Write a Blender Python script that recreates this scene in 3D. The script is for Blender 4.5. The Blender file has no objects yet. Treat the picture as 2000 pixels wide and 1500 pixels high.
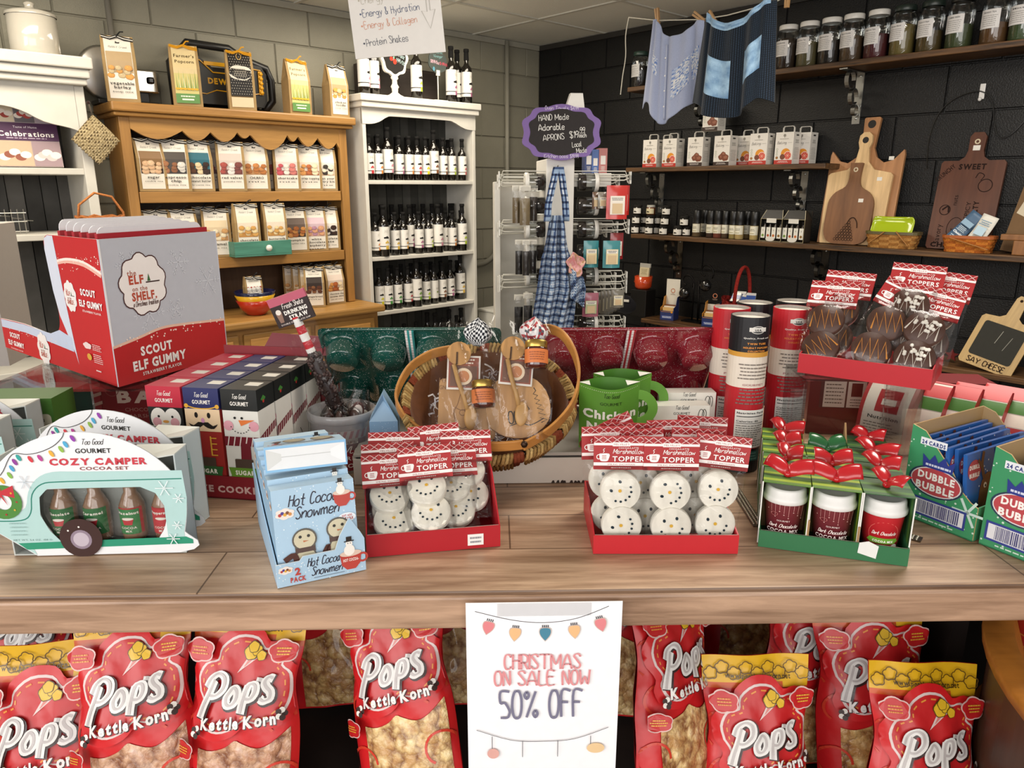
import bpy, math, random
from math import sin, cos, pi, radians as R_
from mathutils import Vector as V3, Matrix, geometry
random.seed(7)
SC = bpy.context.scene
# ---------------------------------------------------------------- camera
FPX = 1430.0; PITCH = math.atan(385 / FPX); CZ = 1.5
cam = bpy.data.objects.new('camera', bpy.data.cameras.new('camera')); SC.collection.objects.link(cam)
cam.data.sensor_width = 36; cam.data.lens = 36 * FPX / 2000; cam.data.clip_start = .02
cam.location = (0, 0, CZ); cam.rotation_euler = (pi / 2 - PITCH, 0, 0); SC.camera = cam
# ---------------------------------------------------------------- world, lights, exposure
SC.view_settings.view_transform = 'Standard'; SC.view_settings.look = 'None'
SC.view_settings.gamma = 1; SC.view_settings.use_curve_mapping = False; SC.view_settings.exposure = EXPOSURE = 0.08
W = bpy.data.worlds.new('daylight'); SC.world = W; W.use_nodes = True
W.node_tree.nodes['Background'].inputs[0].default_value = (1, .985, .96, 1); W.node_tree.nodes['Background'].inputs[1].default_value = .5
def area(name, loc, rot, sx, sy, power, col=(1, 1, 1)):
    l = bpy.data.lights.new(name, 'AREA'); l.shape = 'RECTANGLE'; l.size = sx; l.size_y = sy; l.energy = power; l.color = col
    o = bpy.data.objects.new(name, l); SC.collection.objects.link(o); o.location = loc; o.rotation_euler = rot; return o
area('shop_window_daylight', (-2.4, -1.4, 1.9), (R_(72), 0, R_(-56)), 2.2, 1.6, 66, (1, .97, .95))
area('shop_front_daylight', (.4, -2.2, 1.75), (R_(84), 0, 0), 3.6, 1.8, 70, (1, .97, .94))
area('ceiling_panel_light_a', (-1.7, 2.3, 2.41), (0, 0, R_(42.5)), 1.2, .6, 34, (1, .90, .74))
area('ceiling_panel_light_b', (1.2, 1.9, 2.41), (0, 0, R_(42.5)), 1.2, .6, 34, (1, .93, .83))
area('ceiling_panel_light_c', (-.35, 3.9, 2.41), (0, 0, R_(42.5)), 1.2, .6, 26, (1, .90, .74))
SC.cycles.max_bounces = 7; SC.cycles.diffuse_bounces = 3; SC.cycles.glossy_bounces = 3; SC.cycles.transparent_max_bounces = 20
SC.cycles.caustics_reflective = False; SC.cycles.caustics_refractive = False
# ---------------------------------------------------------------- photo rays (to measure where things stand on their own surfaces)
_cp, _sp = cos(PITCH), sin(PITCH)
def ray(px, py):
    x = (px - 1000) / FPX; y = (750 - py) / FPX
    return V3((x, _cp + y * _sp, -_sp + y * _cp))
def at(px, py, z):
    d = ray(px, py); return V3((0, 0, CZ)) + d * ((z - CZ) / d.z)
def atY(px, py, Y):
    d = ray(px, py); return V3((0, 0, CZ)) + d * (Y / d.y)
AZ = R_(47.5); COR = V3((.19, 5.5, 0))
UL = V3((-sin(AZ), -cos(AZ), 0)); VR = V3((cos(AZ), -sin(AZ), 0))
RZL = R_(42.5); RZR = R_(-47.5); RZK = R_(1.36)
def LP(u, off, z): return COR + UL * u + VR * off + V3((0, 0, z))     # along the grey wall, off from it
def RP(v, off, z): return COR + VR * v + UL * off + V3((0, 0, z))     # along the black wall
def onL(px, py, off):
    d = ray(px, py); t = (COR + VR * off).dot(VR) / d.dot(VR); return V3((0, 0, CZ)) + d * t
def onR(px, py, off):
    d = ray(px, py); t = (COR + UL * off).dot(UL) / d.dot(UL); return V3((0, 0, CZ)) + d * t
def lu(px, py, off): return (onL(px, py, off) - COR).dot(UL)
def rv(px, py, off): return (onR(px, py, off) - COR).dot(VR)
# ---------------------------------------------------------------- colours and materials
_cc = {}
def C(h):
    if not isinstance(h, str): return h
    if h not in _cc:
        t = []
        for i in (0, 2, 4):
            c = int(h[i:i + 2], 16) / 255
            t.append(c / 12.92 if c <= .04045 else ((c + .055) / 1.055) ** 2.4)
        _cc[h] = tuple(t)
    return _cc[h]
MATS = {}
def newmat(name):
    m = bpy.data.materials.new(name); m.use_nodes = True; MATS[name] = m
    nt = m.node_tree; b = nt.nodes['Principled BSDF']
    a = nt.nodes.new('ShaderNodeAttribute'); a.attribute_name = 'Col'
    return m, nt, b, a.outputs['Color']
def node(nt, typ, **kw):
    n = nt.nodes.new('ShaderNode' + typ)
    for k, v in kw.items():
        if k.startswith('i_'):
            key = k[2:]; key = int(key) if key.isdigit() else key.replace('_', ' ')
            n.inputs[key].default_value = v
        else: setattr(n, k, v)
    return n
def coords(nt, scale, rot=(0, 0, 0)):
    t = node(nt, 'TexCoord'); mp = node(nt, 'Mapping'); mp.inputs['Scale'].default_value = scale; mp.inputs['Rotation'].default_value = rot
    nt.links.new(t.outputs['Object'], mp.inputs['Vector']); return mp.outputs[0]
def mixc(nt, typ, a, b, fac):
    m = node(nt, 'Mix', data_type='RGBA', blend_type=typ)
    for s, v in ((6, a), (7, b), (0, fac)):
        if hasattr(v, 'is_linked'): nt.links.new(v, m.inputs[s])
        else: m.inputs[s].default_value = v if s == 0 else (*v, 1)
    return m.outputs[2]
def simple(name, rough=.5, metal=0, coat=0, spec=.5, var=.04, vscale=60, bump=0, bscale=80, sheen=0, trans=0):
    m, nt, b, col = newmat(name)
    n = node(nt, 'TexNoise', i_Scale=vscale, i_Detail=3.0); nt.links.new(coords(nt, (1, 1, 1)), n.inputs['Vector'])
    mr = node(nt, 'MapRange'); mr.inputs[3].default_value = 1 - var * 2; mr.inputs[4].default_value = 1 + var * 2
    nt.links.new(n.outputs[0], mr.inputs[0])
    nt.links.new(mixc(nt, 'MULTIPLY', col, mr.outputs[0], 1.0), b.inputs['Base Color'])
    b.inputs['Roughness'].default_value = rough; b.inputs['Metallic'].default_value = metal
    b.inputs['Coat Weight'].default_value = coat; b.inputs['Specular IOR Level'].default_value = spec
    b.inputs['Coat Roughness'].default_value = .12
    if sheen: b.inputs['Sheen Weight'].default_value = sheen
    if bump:
        n2 = node(nt, 'TexNoise', i_Scale=bscale, i_Detail=2.0); nt.links.new(coords(nt, (1, 1, 1)), n2.inputs['Vector'])
        bp = node(nt, 'Bump', i_Strength=bump, i_Distance=.004); nt.links.new(n2.outputs[0], bp.inputs['Height']); nt.links.new(bp.outputs[0], b.inputs['Normal'])
    return m
simple('card', .42, spec=.4, var=.02); simple('gloss', .22, coat=.35, var=.02); simple('matte', .85, spec=.2, var=.05)
simple('paint', .5, spec=.35, var=.05, vscale=14); simple('blockpaint', .55, spec=.4, var=.05, vscale=9, bump=.35, bscale=160)
simple('blackblock', .48, spec=.35, var=.15, vscale=9, bump=.55, bscale=150)
simple('foil', .36, spec=.45, coat=.1, var=.02, bump=.5, bscale=28); simple('cloth', .9, spec=.1, var=.06, vscale=300, bump=.3, bscale=600, sheen=.2)
simple('knit', .95, spec=.1, var=.25, vscale=120, bump=.9, bscale=130); simple('metal', .32, metal=1, var=.06, vscale=20); simple('chrome', .12, metal=1, var=.02)
simple('iron', .45, metal=.85, var=.15, vscale=40, bump=.3); simple('plastic', .35, spec=.5, var=.02); simple('ceramic', .12, coat=.6, var=.01)
simple('bottleglass', .06, coat=.5, spec=.7, var=.02); simple('choc', .45, spec=.4, var=.12, vscale=50, bump=.25, bscale=60); simple('marsh', .75, spec=.2, var=.03, bump=.15, bscale=200)
simple('tile', .9, var=.05, vscale=200, bump=.4, bscale=260); simple('rope', .85, spec=.15, var=.25, vscale=160, bump=.6, bscale=220); simple('kraft', .75, spec=.25, var=.06, vscale=40, bump=.1, bscale=40)
simple('dark', .9, spec=.1, var=.3, vscale=8)
def wood(name, sc, amt=.5, rough=.45, dark=.45, bump=.1):
    m, nt, b, col = newmat(name)
    n = node(nt, 'TexNoise', i_Scale=1.0, i_Detail=6.0, i_Roughness=.6, i_Distortion=.6); nt.links.new(coords(nt, sc), n.inputs['Vector'])
    n3 = node(nt, 'TexNoise', i_Scale=.22, i_Detail=3.0, i_Distortion=1.5); nt.links.new(coords(nt, sc), n3.inputs['Vector'])
    r = node(nt, 'ValToRGB'); r.color_ramp.elements[0].position = .36; r.color_ramp.elements[1].position = .62
    r.color_ramp.elements[0].color = (dark, dark * .86, dark * .74, 1); r.color_ramp.elements[1].color = (1.06, 1.03, 1, 1)
    ad = node(nt, 'Math', operation='ADD'); mu = node(nt, 'Math', operation='MULTIPLY', i_1=.5)
    nt.links.new(n.outputs[0], ad.inputs[0]); nt.links.new(n3.outputs[0], ad.inputs[1]); nt.links.new(ad.outputs[0], mu.inputs[0]); nt.links.new(mu.outputs[0], r.inputs[0])
    nt.links.new(mixc(nt, 'MULTIPLY', col, r.outputs[0], amt), b.inputs['Base Color']); b.inputs['Roughness'].default_value = rough
    bp = node(nt, 'Bump', i_Strength=bump, i_Distance=.003); nt.links.new(n.outputs[0], bp.inputs['Height']); nt.links.new(bp.outputs[0], b.inputs['Normal'])
wood('woodx', (5, 60, 60)); wood('woodz', (60, 60, 5)); wood('shelfwood', (7, 110, 110), 1.0, .5, .12, .3); wood('boardwood', (40, 40, 4), .8, .4, .5)
wood('counterwood', (6, 75, 75), .95, .42, .42, .12)
def counter_top():
    m, nt, b, col = newmat('planks'); t = coords(nt, (1, 1, 1))
    br = node(nt, 'TexBrick', offset=.37, i_Scale=1.0, i_Mortar_Size=.0016, i_Mortar_Smooth=.4, i_Brick_Width=1.15, i_Row_Height=.118)
    br.inputs['Color1'].default_value = (.80, .74, .68, 1); br.inputs['Color2'].default_value = (1.12, 1.08, 1.02, 1); br.inputs['Mortar'].default_value = (.3, .24, .2, 1)
    nt.links.new(t, br.inputs['Vector'])
    n = node(nt, 'TexNoise', i_Scale=1.0, i_Detail=7.0, i_Roughness=.62, i_Distortion=.8); nt.links.new(coords(nt, (4.5, 62, 62)), n.inputs['Vector'])
    n2 = node(nt, 'TexNoise', i_Scale=1.0, i_Detail=4.0, i_Distortion=1.8); nt.links.new(coords(nt, (1.6, 13, 13)), n2.inputs['Vector'])
    r = node(nt, 'ValToRGB'); r.color_ramp.elements[0].position = .33; r.color_ramp.elements[1].position = .6
    r.color_ramp.elements[0].color = (.50, .42, .36, 1); r.color_ramp.elements[1].color = (1.05, 1.03, 1.0, 1)
    r2 = node(nt, 'ValToRGB'); r2.color_ramp.elements[0].position = .32; r2.color_ramp.elements[1].position = .58
    r2.color_ramp.elements[0].color = (.62, .53, .46, 1); r2.color_ramp.elements[1].color = (1.05, 1.04, 1.03, 1)
    nt.links.new(n.outputs[0], r.inputs[0]); nt.links.new(n2.outputs[0], r2.inputs[0])
    c1 = mixc(nt, 'MULTIPLY', col, r.outputs[0], .8); c2 = mixc(nt, 'MULTIPLY', c1, r2.outputs[0], .85); c3 = mixc(nt, 'MULTIPLY', c2, br.outputs[0], 1.0)
    nt.links.new(c3, b.inputs['Base Color']); b.inputs['Roughness'].default_value = .4
    bp = node(nt, 'Bump', i_Strength=.15, i_Distance=.002); nt.links.new(n.outputs[0], bp.inputs['Height']); nt.links.new(bp.outputs[0], b.inputs['Normal'])
counter_top()
def speckle():
    m, nt, b, col = newmat('enamel')
    v = node(nt, 'TexVoronoi', i_Scale=480.0); nt.links.new(coords(nt, (1, 1, 1)), v.inputs['Vector'])
    n = node(nt, 'TexNoise', i_Scale=30.0); nt.links.new(coords(nt, (1, 1, 1)), n.inputs['Vector'])
    th = node(nt, 'Math', operation='MULTIPLY', i_1=.50); nt.links.new(n.outputs[0], th.inputs[0])
    lt = node(nt, 'Math', operation='LESS_THAN'); nt.links.new(v.outputs['Distance'], lt.inputs[0]); nt.links.new(th.outputs[0], lt.inputs[1])
    sp = node(nt, 'Separate' + 'Color'); nt.links.new(v.outputs['Color'], sp.inputs[0])
    g2 = node(nt, 'Math', operation='GREATER_THAN', i_1=.76); nt.links.new(sp.outputs[0], g2.inputs[0])
    mu = node(nt, 'Math', operation='MULTIPLY'); nt.links.new(lt.outputs[0], mu.inputs[0]); nt.links.new(g2.outputs[0], mu.inputs[1])
    nt.links.new(mixc(nt, 'MIX', col, (.75, .75, .72), mu.outputs[0]), b.inputs['Base Color'])
    b.inputs['Roughness'].default_value = .1; b.inputs['Coat Weight'].default_value = .7
speckle()
def popcorn():
    m, nt, b, col = newmat('popcorn')
    w = node(nt, 'TexNoise', i_Scale=62.0, i_Detail=4.0); nt.links.new(coords(nt, (1, 1, 1)), w.inputs['Vector'])
    cd = mixc(nt, 'ADD', coords(nt, (1, 1, 1)), w.outputs['Color'], .030)
    v = node(nt, 'TexVoronoi', i_Scale=50.0); nt.links.new(cd, v.inputs['Vector'])
    r = node(nt, 'ValToRGB'); e = r.color_ramp.elements
    e[0].position = 0; e[0].color = (1.12, 1.08, 1.0, 1); e[1].position = .85; e[1].color = (.32, .16, .08, 1)
    x = e.new(.45); x.color = (.95, .8, .55, 1)
    nt.links.new(v.outputs['Distance'], r.inputs[0])
    n = node(nt, 'TexNoise', i_Scale=45.0, i_Detail=3.0); nt.links.new(coords(nt, (1, 1, 1)), n.inputs['Vector'])
    r3 = node(nt, 'ValToRGB'); r3.color_ramp.elements[0].position = .4; r3.color_ramp.elements[1].position = .62
    r3.color_ramp.elements[0].color = (.62, .36, .2, 1); r3.color_ramp.elements[1].color = (1.1, 1.05, 1, 1)
    nt.links.new(n.outputs[0], r3.inputs[0])
    c1 = mixc(nt, 'MULTIPLY', col, r.outputs[0], 1.0)
    nt.links.new(mixc(nt, 'MULTIPLY', c1, r3.outputs[0], .75), b.inputs['Base Color']); b.inputs['Roughness'].default_value = .35; b.inputs['Coat Weight'].default_value = .5
    bp = node(nt, 'Bump', i_Strength=.5, i_Distance=.01, invert=True); nt.links.new(v.outputs['Distance'], bp.inputs['Height']); nt.links.new(bp.outputs[0], b.inputs['Normal'])
popcorn()
def clear(name, opac, rough, bump, bscale, tint=(1, 1, 1)):
    m = bpy.data.materials.new(name); m.use_nodes = True; MATS[name] = m; nt = m.node_tree; nt.nodes.clear()
    o = node(nt, 'OutputMaterial'); t = node(nt, 'BsdfTransparent'); t.inputs[0].default_value = (*tint, 1)
    g = node(nt, 'BsdfGlossy'); g.inputs['Roughness'].default_value = rough
    f = node(nt, 'Fresnel', i_IOR=1.45); a = node(nt, 'Math', operation='MULTIPLY_ADD', i_1=.6, i_2=opac, use_clamp=True); mx = node(nt, 'MixShader')
    nt.links.new(f.outputs[0], a.inputs[0]); nt.links.new(a.outputs[0], mx.inputs[0]); nt.links.new(t.outputs[0], mx.inputs[1]); nt.links.new(g.outputs[0], mx.inputs[2]); nt.links.new(mx.outputs[0], o.inputs[0])
    if bump:
        n2 = node(nt, 'TexNoise', i_Scale=bscale, i_Detail=3.0, i_Distortion=1.0); nt.links.new(coords(nt, (1, 1, 1)), n2.inputs['Vector'])
        bp = node(nt, 'Bump', i_Strength=bump, i_Distance=.01); nt.links.new(n2.outputs[0], bp.inputs['Height']); nt.links.new(bp.outputs[0], g.inputs['Normal'])
clear('film', .012, .10, .35, 26); clear('acrylic', .03, .03, 0, 1, (.95, .97, .97)); clear('jarglass', .06, .05, .15, 20, (.9, .92, .92)); clear('tubplastic', .05, .2, 0, 1)
_n = MATS['tubplastic'].node_tree; _d = node(_n, 'BsdfDiffuse'); _d.inputs[0].default_value = (.75, .75, .77, 1); _x = node(_n, 'MixShader'); _x.inputs[0].default_value = .3
_l = [l for l in _n.links if l.to_node.type == 'OUTPUT_MATERIAL'][0]; _f, _t = _l.from_socket, _l.to_socket; _n.links.new(_f, _x.inputs[1]); _n.links.new(_d.outputs[0], _x.inputs[2]); _n.links.new(_x.outputs[0], _t)
# ---------------------------------------------------------------- lettering
GL = {}
CH = "ABCDEFGHIJKLMNOPQRSTUVWXYZabcdefghijklmnopqrstuvwxyz0123456789&.,'%$-/:"
def _glyphs():
    obs = []
    for b in (0, .02, .045):
        for ch in CH + '|':
            cu = bpy.data.curves.new('g', 'FONT'); cu.body = ch; cu.offset = b; cu.resolution_u = 2
            o = bpy.data.objects.new('g', cu); SC.collection.objects.link(o); obs.append((o, cu, ch, b))
    dg = bpy.context.evaluated_depsgraph_get()
    for o, cu, ch, b in obs:
        e = o.evaluated_get(dg); me = e.to_mesh()
        vs = [(v.co.x, v.co.y) for v in me.vertices]; fs = [tuple(p.vertices) for p in me.polygons]; e.to_mesh_clear()
        x0 = min(v[0] for v in vs); x1 = max(v[0] for v in vs)
        GL[ch, b] = ([(x - x0, y) for x, y in vs], fs, x1 - x0)
    for o, cu, ch, b in obs: bpy.data.objects.remove(o); bpy.data.curves.remove(cu)
_glyphs()
# single-line pen letters on a grid: x 0-6, baseline 2, x-height 6, cap 9
PEN = dict(a='5645342324334354 5756535262', b='192245554434232', c='', )
PEN = {
'a': '56 36 24 23 32 42 54|56 53 62', 'b': '19 13 22 42 54 46 26 14', 'c': '55 46 26 14 13 22 42 53', 'd': '55 36 15 13 22 42 54|59 53 62', 'e': '14 44 55 46 26 14 13 22 42 53',
'f': '58 49 38 32|16 46', 'g': '55 36 15 14 23 43 55|56 51 40 10', 'h': '19 12|14 36 46 55 52', 'i': '26 23 32|28 29', 'j': '36 31 20 10|38 39', 'k': '19 12|46 14 42 52', 'l': '29 23 32 42',
'm': '06 02|05 16 26 32|35 46 56 62', 'n': '16 12|14 36 46 55 52', 'o': '36 15 13 22 42 53 55 46 36', 'p': '16 10|15 36 46 54 43 32 13', 'q': '55 36 15 14 23 43 55|56 50', 'r': '16 12|14 36 46 55',
's': '55 46 26 15 24 44 53 42 22 13', 't': '39 33 42 52|16 56', 'u': '16 13 22 32 53|56 53 62', 'v': '16 32 56', 'w': '06 12 35 52 66', 'x': '16 52|56 12', 'y': '16 33|56 32 20 10', 'z': '16 56 12 52',
'A': '02 39 62|14 54', 'B': '12 19|19 39 48 47 36 16|36 55 53 42 12', 'C': '58 49 29 17 14 22 42 53', 'D': '12 19|19 39 57 54 32 12', 'E': '59 19 12 52|16 46', 'F': '59 19 12|16 46', 'G': '58 49 29 17 14 22 42 53 55 35',
'H': '19 12|59 52|16 56', 'I': '39 32', 'J': '49 43 32 22 13', 'K': '19 12|59 15 52', 'L': '19 12 52', 'M': '02 09 34 69 62', 'N': '12 19 52 59', 'O': '39 29 17 14 22 42 54 57 49 39', 'P': '12 19|19 39 58 56 45 15',
'R': '12 19|19 39 58 56 45 15|35 52', 'S': '58 49 29 18 27 36 45 54 53 42 22 13', 'T': '09 69|39 32', 'U': '19 14 22 42 54 59', 'V': '09 32 69', 'W': '09 12 36 52 69', 'X': '19 52|59 12', 'Y': '09 36 69|36 32', 'Z': '19 59 12 52',
'0': '39 29 17 14 22 42 54 57 49 39', '1': '27 39 32', '5': '59 19 16 36 54 53 42 12', '9': '56 46 25 28 39 49 58 56 42', '4': '49 14 54|49 42', '8': '36 48 39 29 18 36 54 42 22 14 36', '%': '59 12|19 28 17 08 19|54 63 52 43 54',
'&': '52 18 29 38 14 13 22 32 55', '$': '58 29 17 45 53 42 13|39 31', '.': '22 23', "'": '29 27', '?': '17 29 48 36 34|32 33', '-': '15 45', '/': '12 59'}
def crom(p, n=4):
    if len(p) < 3: return p
    o = []
    for i in range(len(p) - 1):
        a, b, c, d = p[max(i - 1, 0)], p[i], p[i + 1], p[min(i + 2, len(p) - 1)]
        for k in range(n):
            t = k / n; o.append(tuple(.5 * (2 * b[j] + (c[j] - a[j]) * t + (2 * a[j] - 5 * b[j] + 4 * c[j] - d[j]) * t * t + (3 * b[j] - a[j] - 3 * c[j] + d[j]) * t ** 3) for j in range(len(b))))
    return o + [p[-1]]
def circ(u, v, r, ry=None, n=18, a0=0, a1=2 * pi, rot=0):
    ry = r if ry is None else ry; e = n if abs(a1 - a0 - 2 * pi) < 1e-6 else n + 1; o = []
    for i in range(e):
        a = a0 + (a1 - a0) * i / n; x, y = r * cos(a), ry * sin(a); o.append((u + x * cos(rot) - y * sin(rot), v + x * sin(rot) + y * cos(rot)))
    return o
def rrect(u0, v0, u1, v1, r, n=4):
    o = []
    for cx, cy, a in ((u1 - r, v1 - r, 0), (u0 + r, v1 - r, 1), (u0 + r, v0 + r, 2), (u1 - r, v0 + r, 3)):
        o += [(cx + r * cos(pi / 2 * (a + k / n)), cy + r * sin(pi / 2 * (a + k / n))) for k in range(n + 1)]
    return o
def cloud(u, v, r, ry, k=8, amp=.14, n=48, rot=0):
    return [(u + r * (1 + amp * abs(sin(k * t / 2 + .4))) * cos(t + rot), v + ry * (1 + amp * abs(sin(k * t / 2 + .4))) * sin(t + rot)) for t in [2 * pi * i / n for i in range(n)]]
# ---------------------------------------------------------------- mesh builder
class MB:
    def __init__(s, mat='card', col='cccccc'):
        s.v = []; s.f = []; s.c = []; s.mi = []; s.sm = []; s.mat = mat; s.col = col; s.map = None; s.lay = 0; s.step = .00012; s.curv = 0
    def add(s, vs, fs, col=None, mat=None, sm=False, cols=None):
        b = len(s.v); s.v += [tuple(v) for v in vs]; c = C(col or s.col); m = mat or s.mat
        for i, f in enumerate(fs):
            s.f.append(tuple(b + k for k in f)); s.c.append(C(cols[i]) if cols else c); s.mi.append(m); s.sm.append(sm)
        return s
    def hexa(s, p, col=None, mat=None, cols=None):
        return s.add(p, [(0, 3, 2, 1), (4, 5, 6, 7), (0, 1, 5, 4), (1, 2, 6, 5), (2, 3, 7, 6), (3, 0, 4, 7)], col, mat, cols=cols)
    def box(s, x0, x1, y0, y1, z0, z1, col=None, mat=None, cols=None):   # faces: bottom top front right back left
        return s.hexa([(x0, y0, z0), (x1, y0, z0), (x1, y1, z0), (x0, y1, z0), (x0, y0, z1), (x1, y0, z1), (x1, y1, z1), (x0, y1, z1)], col, mat, cols)
    def lathe(s, prof, n=20, c=(0, 0, 0), col=None, mat=None, sm=True, cols=None, a0=0, a1=2 * pi, sx=1, sy=1):
        full = abs(a1 - a0 - 2 * pi) < 1e-6; m = n if full else n + 1; vs = []; fs = []; fc = []
        for r, z in prof:
            for i in range(m):
                a = a0 + (a1 - a0) * i / n; vs.append((c[0] + r * sx * cos(a), c[1] + r * sy * sin(a), c[2] + z))
        for j in range(len(prof) - 1):
            for i in range(n):
                k = (i + 1) % m; fs.append((j * m + i, j * m + k, (j + 1) * m + k, (j + 1) * m + i)); fc.append((cols[j] if cols else (col or s.col)))
        return s.add(vs, fs, col, mat, sm, cols=fc)
    def tube(s, path, r, n=8, col=None, mat=None, closed=False, ry=None, up=None, cap=True, rr=None):
        P = [V3(p) for p in path]; L = len(P); vs = []; fs = []
        up = V3(up) if up else None; prev = None
        for i, p in enumerate(P):
            a = P[i - 1] if (i or closed) else p; b = P[(i + 1) % L] if (i < L - 1 or closed) else p
            t = (b - a).normalized() if (b - a).length > 1e-9 else V3((0, 0, 1))
            u = up or prev or (V3((0, 0, 1)) if abs(t.z) < .9 else V3((1, 0, 0)))
            u = (u - t * u.dot(t)); u = u.normalized() if u.length > 1e-6 else t.orthogonal().normalized(); prev = u; w = t.cross(u)
            k = rr[i] if rr else 1
            for q in range(n):
                an = 2 * pi * (q + .5) / n; vs.append(p + u * (r * k * cos(an)) + w * ((ry or r) * k * sin(an)))
        for i in range(L if closed else L - 1):
            j = (i + 1) % L
            for q in range(n): fs.append((i * n + q, i * n + (q + 1) % n, j * n + (q + 1) % n, j * n + q))
        if cap and not closed: fs += [tuple(range(n))[::-1], tuple((L - 1) * n + q for q in range(n))]
        return s.add(vs, fs, col, mat, n > 5)
    def prism(s, pts, y0, y1, col=None, mat=None, ax='xz', side=None):
        n = len(pts); mp = {'xz': lambda p, y: (p[0], y, p[1]), 'yz': lambda p, y: (y, p[0], p[1]), 'xy': lambda p, y: (p[0], p[1], y)}[ax]
        vs = [mp(p, y0) for p in pts] + [mp(p, y1) for p in pts]
        s.add(vs, [tuple(range(n)), tuple(range(2 * n - 1, n - 1, -1))], col, mat)
        return s.add(vs, [(i, n + i, n + (i + 1) % n, (i + 1) % n) for i in range(n)], side or col, mat)
    def grid(s, fn, nu, nv, col=None, mat=None, sm=True, cf=None, close=False):
        m = nu if close else nu + 1
        vs = [fn(i / nu, j / nv) for j in range(nv + 1) for i in range(m)]
        fs = [(j * m + i, j * m + (i + 1) % m, (j + 1) * m + (i + 1) % m, (j + 1) * m + i) for j in range(nv) for i in range(nu)]
        return s.add(vs, fs, col, mat, sm, cols=[cf((i + .5) / nu, (j + .5) / nv) for j in range(nv) for i in range(nu)] if cf else None)
    def ell(s, c, rx, ry, rz, col=None, mat=None, n=12, m=8):
        return s.grid(lambda u, v: (c[0] + rx * sin(pi * v) * cos(2 * pi * u), c[1] + ry * sin(pi * v) * sin(2 * pi * u), c[2] - rz * cos(pi * v)), n, m, col, mat, close=True)
    # ---- printing on a face
    def frame(s, o, ex, ey, lift=.0003, step=.00007):
        o, ex, ey = V3(o), V3(ex), V3(ey); n = ex.cross(ey).normalized(); s.lay = 0; s.step = step; s.curv = 0
        s.map = lambda u, v, h: o + ex * u + ey * v + n * (h + lift); return s
    def warp(s, fn, curv=.05, lift=.0003, step=.00012):
        s.lay = 0; s.step = step; s.curv = curv; s.map = lambda u, v, h: fn(u, v, h + lift); return s
    def poly(s, pts, col, mat=None, keep=False):
        if not keep: s.lay += 1
        h = s.lay * s.step
        if s.curv:
            us = [p[0] for p in pts]; vs_ = [p[1] for p in pts]; g = s.curv; q = []
            L = len(pts)
            for i, p in enumerate(pts):
                b = pts[(i + 1) % L]; k = max(1, int(math.hypot(b[0] - p[0], b[1] - p[1]) / g))
                q += [(p[0] + (b[0] - p[0]) * j / k, p[1] + (b[1] - p[1]) * j / k) for j in range(k)]
            n0 = len(q); ins = []
            u = math.ceil(min(us) / g) * g
            while u < max(us):
                v = math.ceil(min(vs_) / g) * g
                while v < max(vs_): ins.append((u + .0007, v + .0011)); v += g
                u += g
            r = geometry.delaunay_2d_cdt([V3(p).to_2d() if len(p) > 2 else V3((p[0], p[1], 0)).to_2d() for p in q + ins], [], [list(range(n0))], 1, 1e-6)
            return s.add([s.map(p.x, p.y, h) for p in r[0]], [tuple(f) for f in r[2]], col, mat, True)
        return s.add([s.map(u, v, h) for u, v in pts], [tuple(range(len(pts)))], col, mat)
    def rect(s, u0, v0, u1, v1, col, mat=None): return s.poly([(u0, v0), (u1, v0), (u1, v1), (u0, v1)], col, mat)
    def disc(s, u, v, r, col, ry=None, n=18, rot=0, mat=None): return s.poly(circ(u, v, r, ry, n, rot=rot), col, mat)
    def line(s, pts, w, col, closed=False, keep=False, cal=0):
        if not keep: s.lay += 1
        h = s.lay * s.step; L = len(pts); vs = []
        if L < 2: return s
        for i, p in enumerate(pts):
            a = pts[i - 1] if (i or closed) else p; b = pts[(i + 1) % L] if (i < L - 1 or closed) else p
            dx, dy = b[0] - a[0], b[1] - a[1]; l = math.hypot(dx, dy) or 1; k = w / 2
            if cal: k *= 1 - cal + 2 * cal * abs((dx * .35 - dy) / l * .94)
            vs += [s.map(p[0] - dy / l * k, p[1] + dx / l * k, h), s.map(p[0] + dy / l * k, p[1] - dx / l * k, h)]
        return s.add(vs, [(2 * i, 2 * i + 1, 2 * ((i + 1) % L) + 1, 2 * ((i + 1) % L)) for i in range(L if closed else L - 1)], col)
    def ring(s, u, v, r, w, col, ry=None, n=22): return s.line(circ(u, v, r, ry, n), w, col, True)
    def text(s, t, u, v, size, col, al='c', bold=0, xs=1, shear=0, rot=0, gap=.1, wid=None):
        b = (0, .02, .045)[bold]; s.lay += 1; h = s.lay * s.step; x = 0; lay = []
        for ch in t:
            if ch == ' ': x += .32; continue
            g = GL.get((ch, b)) or GL['-', b]; lay.append((g, x)); x += g[2] + gap
        x = max(x - gap, .01)
        if wid: xs = wid / (x * size)
        o = {'c': x / 2, 'l': 0, 'r': x}[al]; cr, sr = cos(rot), sin(rot)
        for g, gx in lay:
            vs = []
            for px, py in g[0]:
                a = (px + gx - o + py * shear) * size * xs; c = py * size; vs.append(s.map(u + a * cr - c * sr, v + a * sr + c * cr, h))
            s.add(vs, g[1], col)
        return s
    def hand(s, t, u, v, size, col, w=.08, al='c', xs=1, shear=0, rot=0, cal=0, gap=1.4, serif=False, wid=None, wob=0):
        s.lay += 1; x = 0; st = []
        for ch in t:
            if ch == ' ': x += 4; continue
            d = PEN.get(ch) or PEN['-']; ss = [[(int(q[0]), int(q[1]) - 2) for q in k.split()] for k in d.split('|')]
            x0 = min(p[0] for k in ss for p in k); x1 = max(p[0] for k in ss for p in k); jy = random.uniform(-wob, wob)
            for k in ss: st.append([(p[0] - x0 + x, p[1] + jy) for p in k])
            x += x1 - x0 + gap
        x -= gap; f = size / 7
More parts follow.
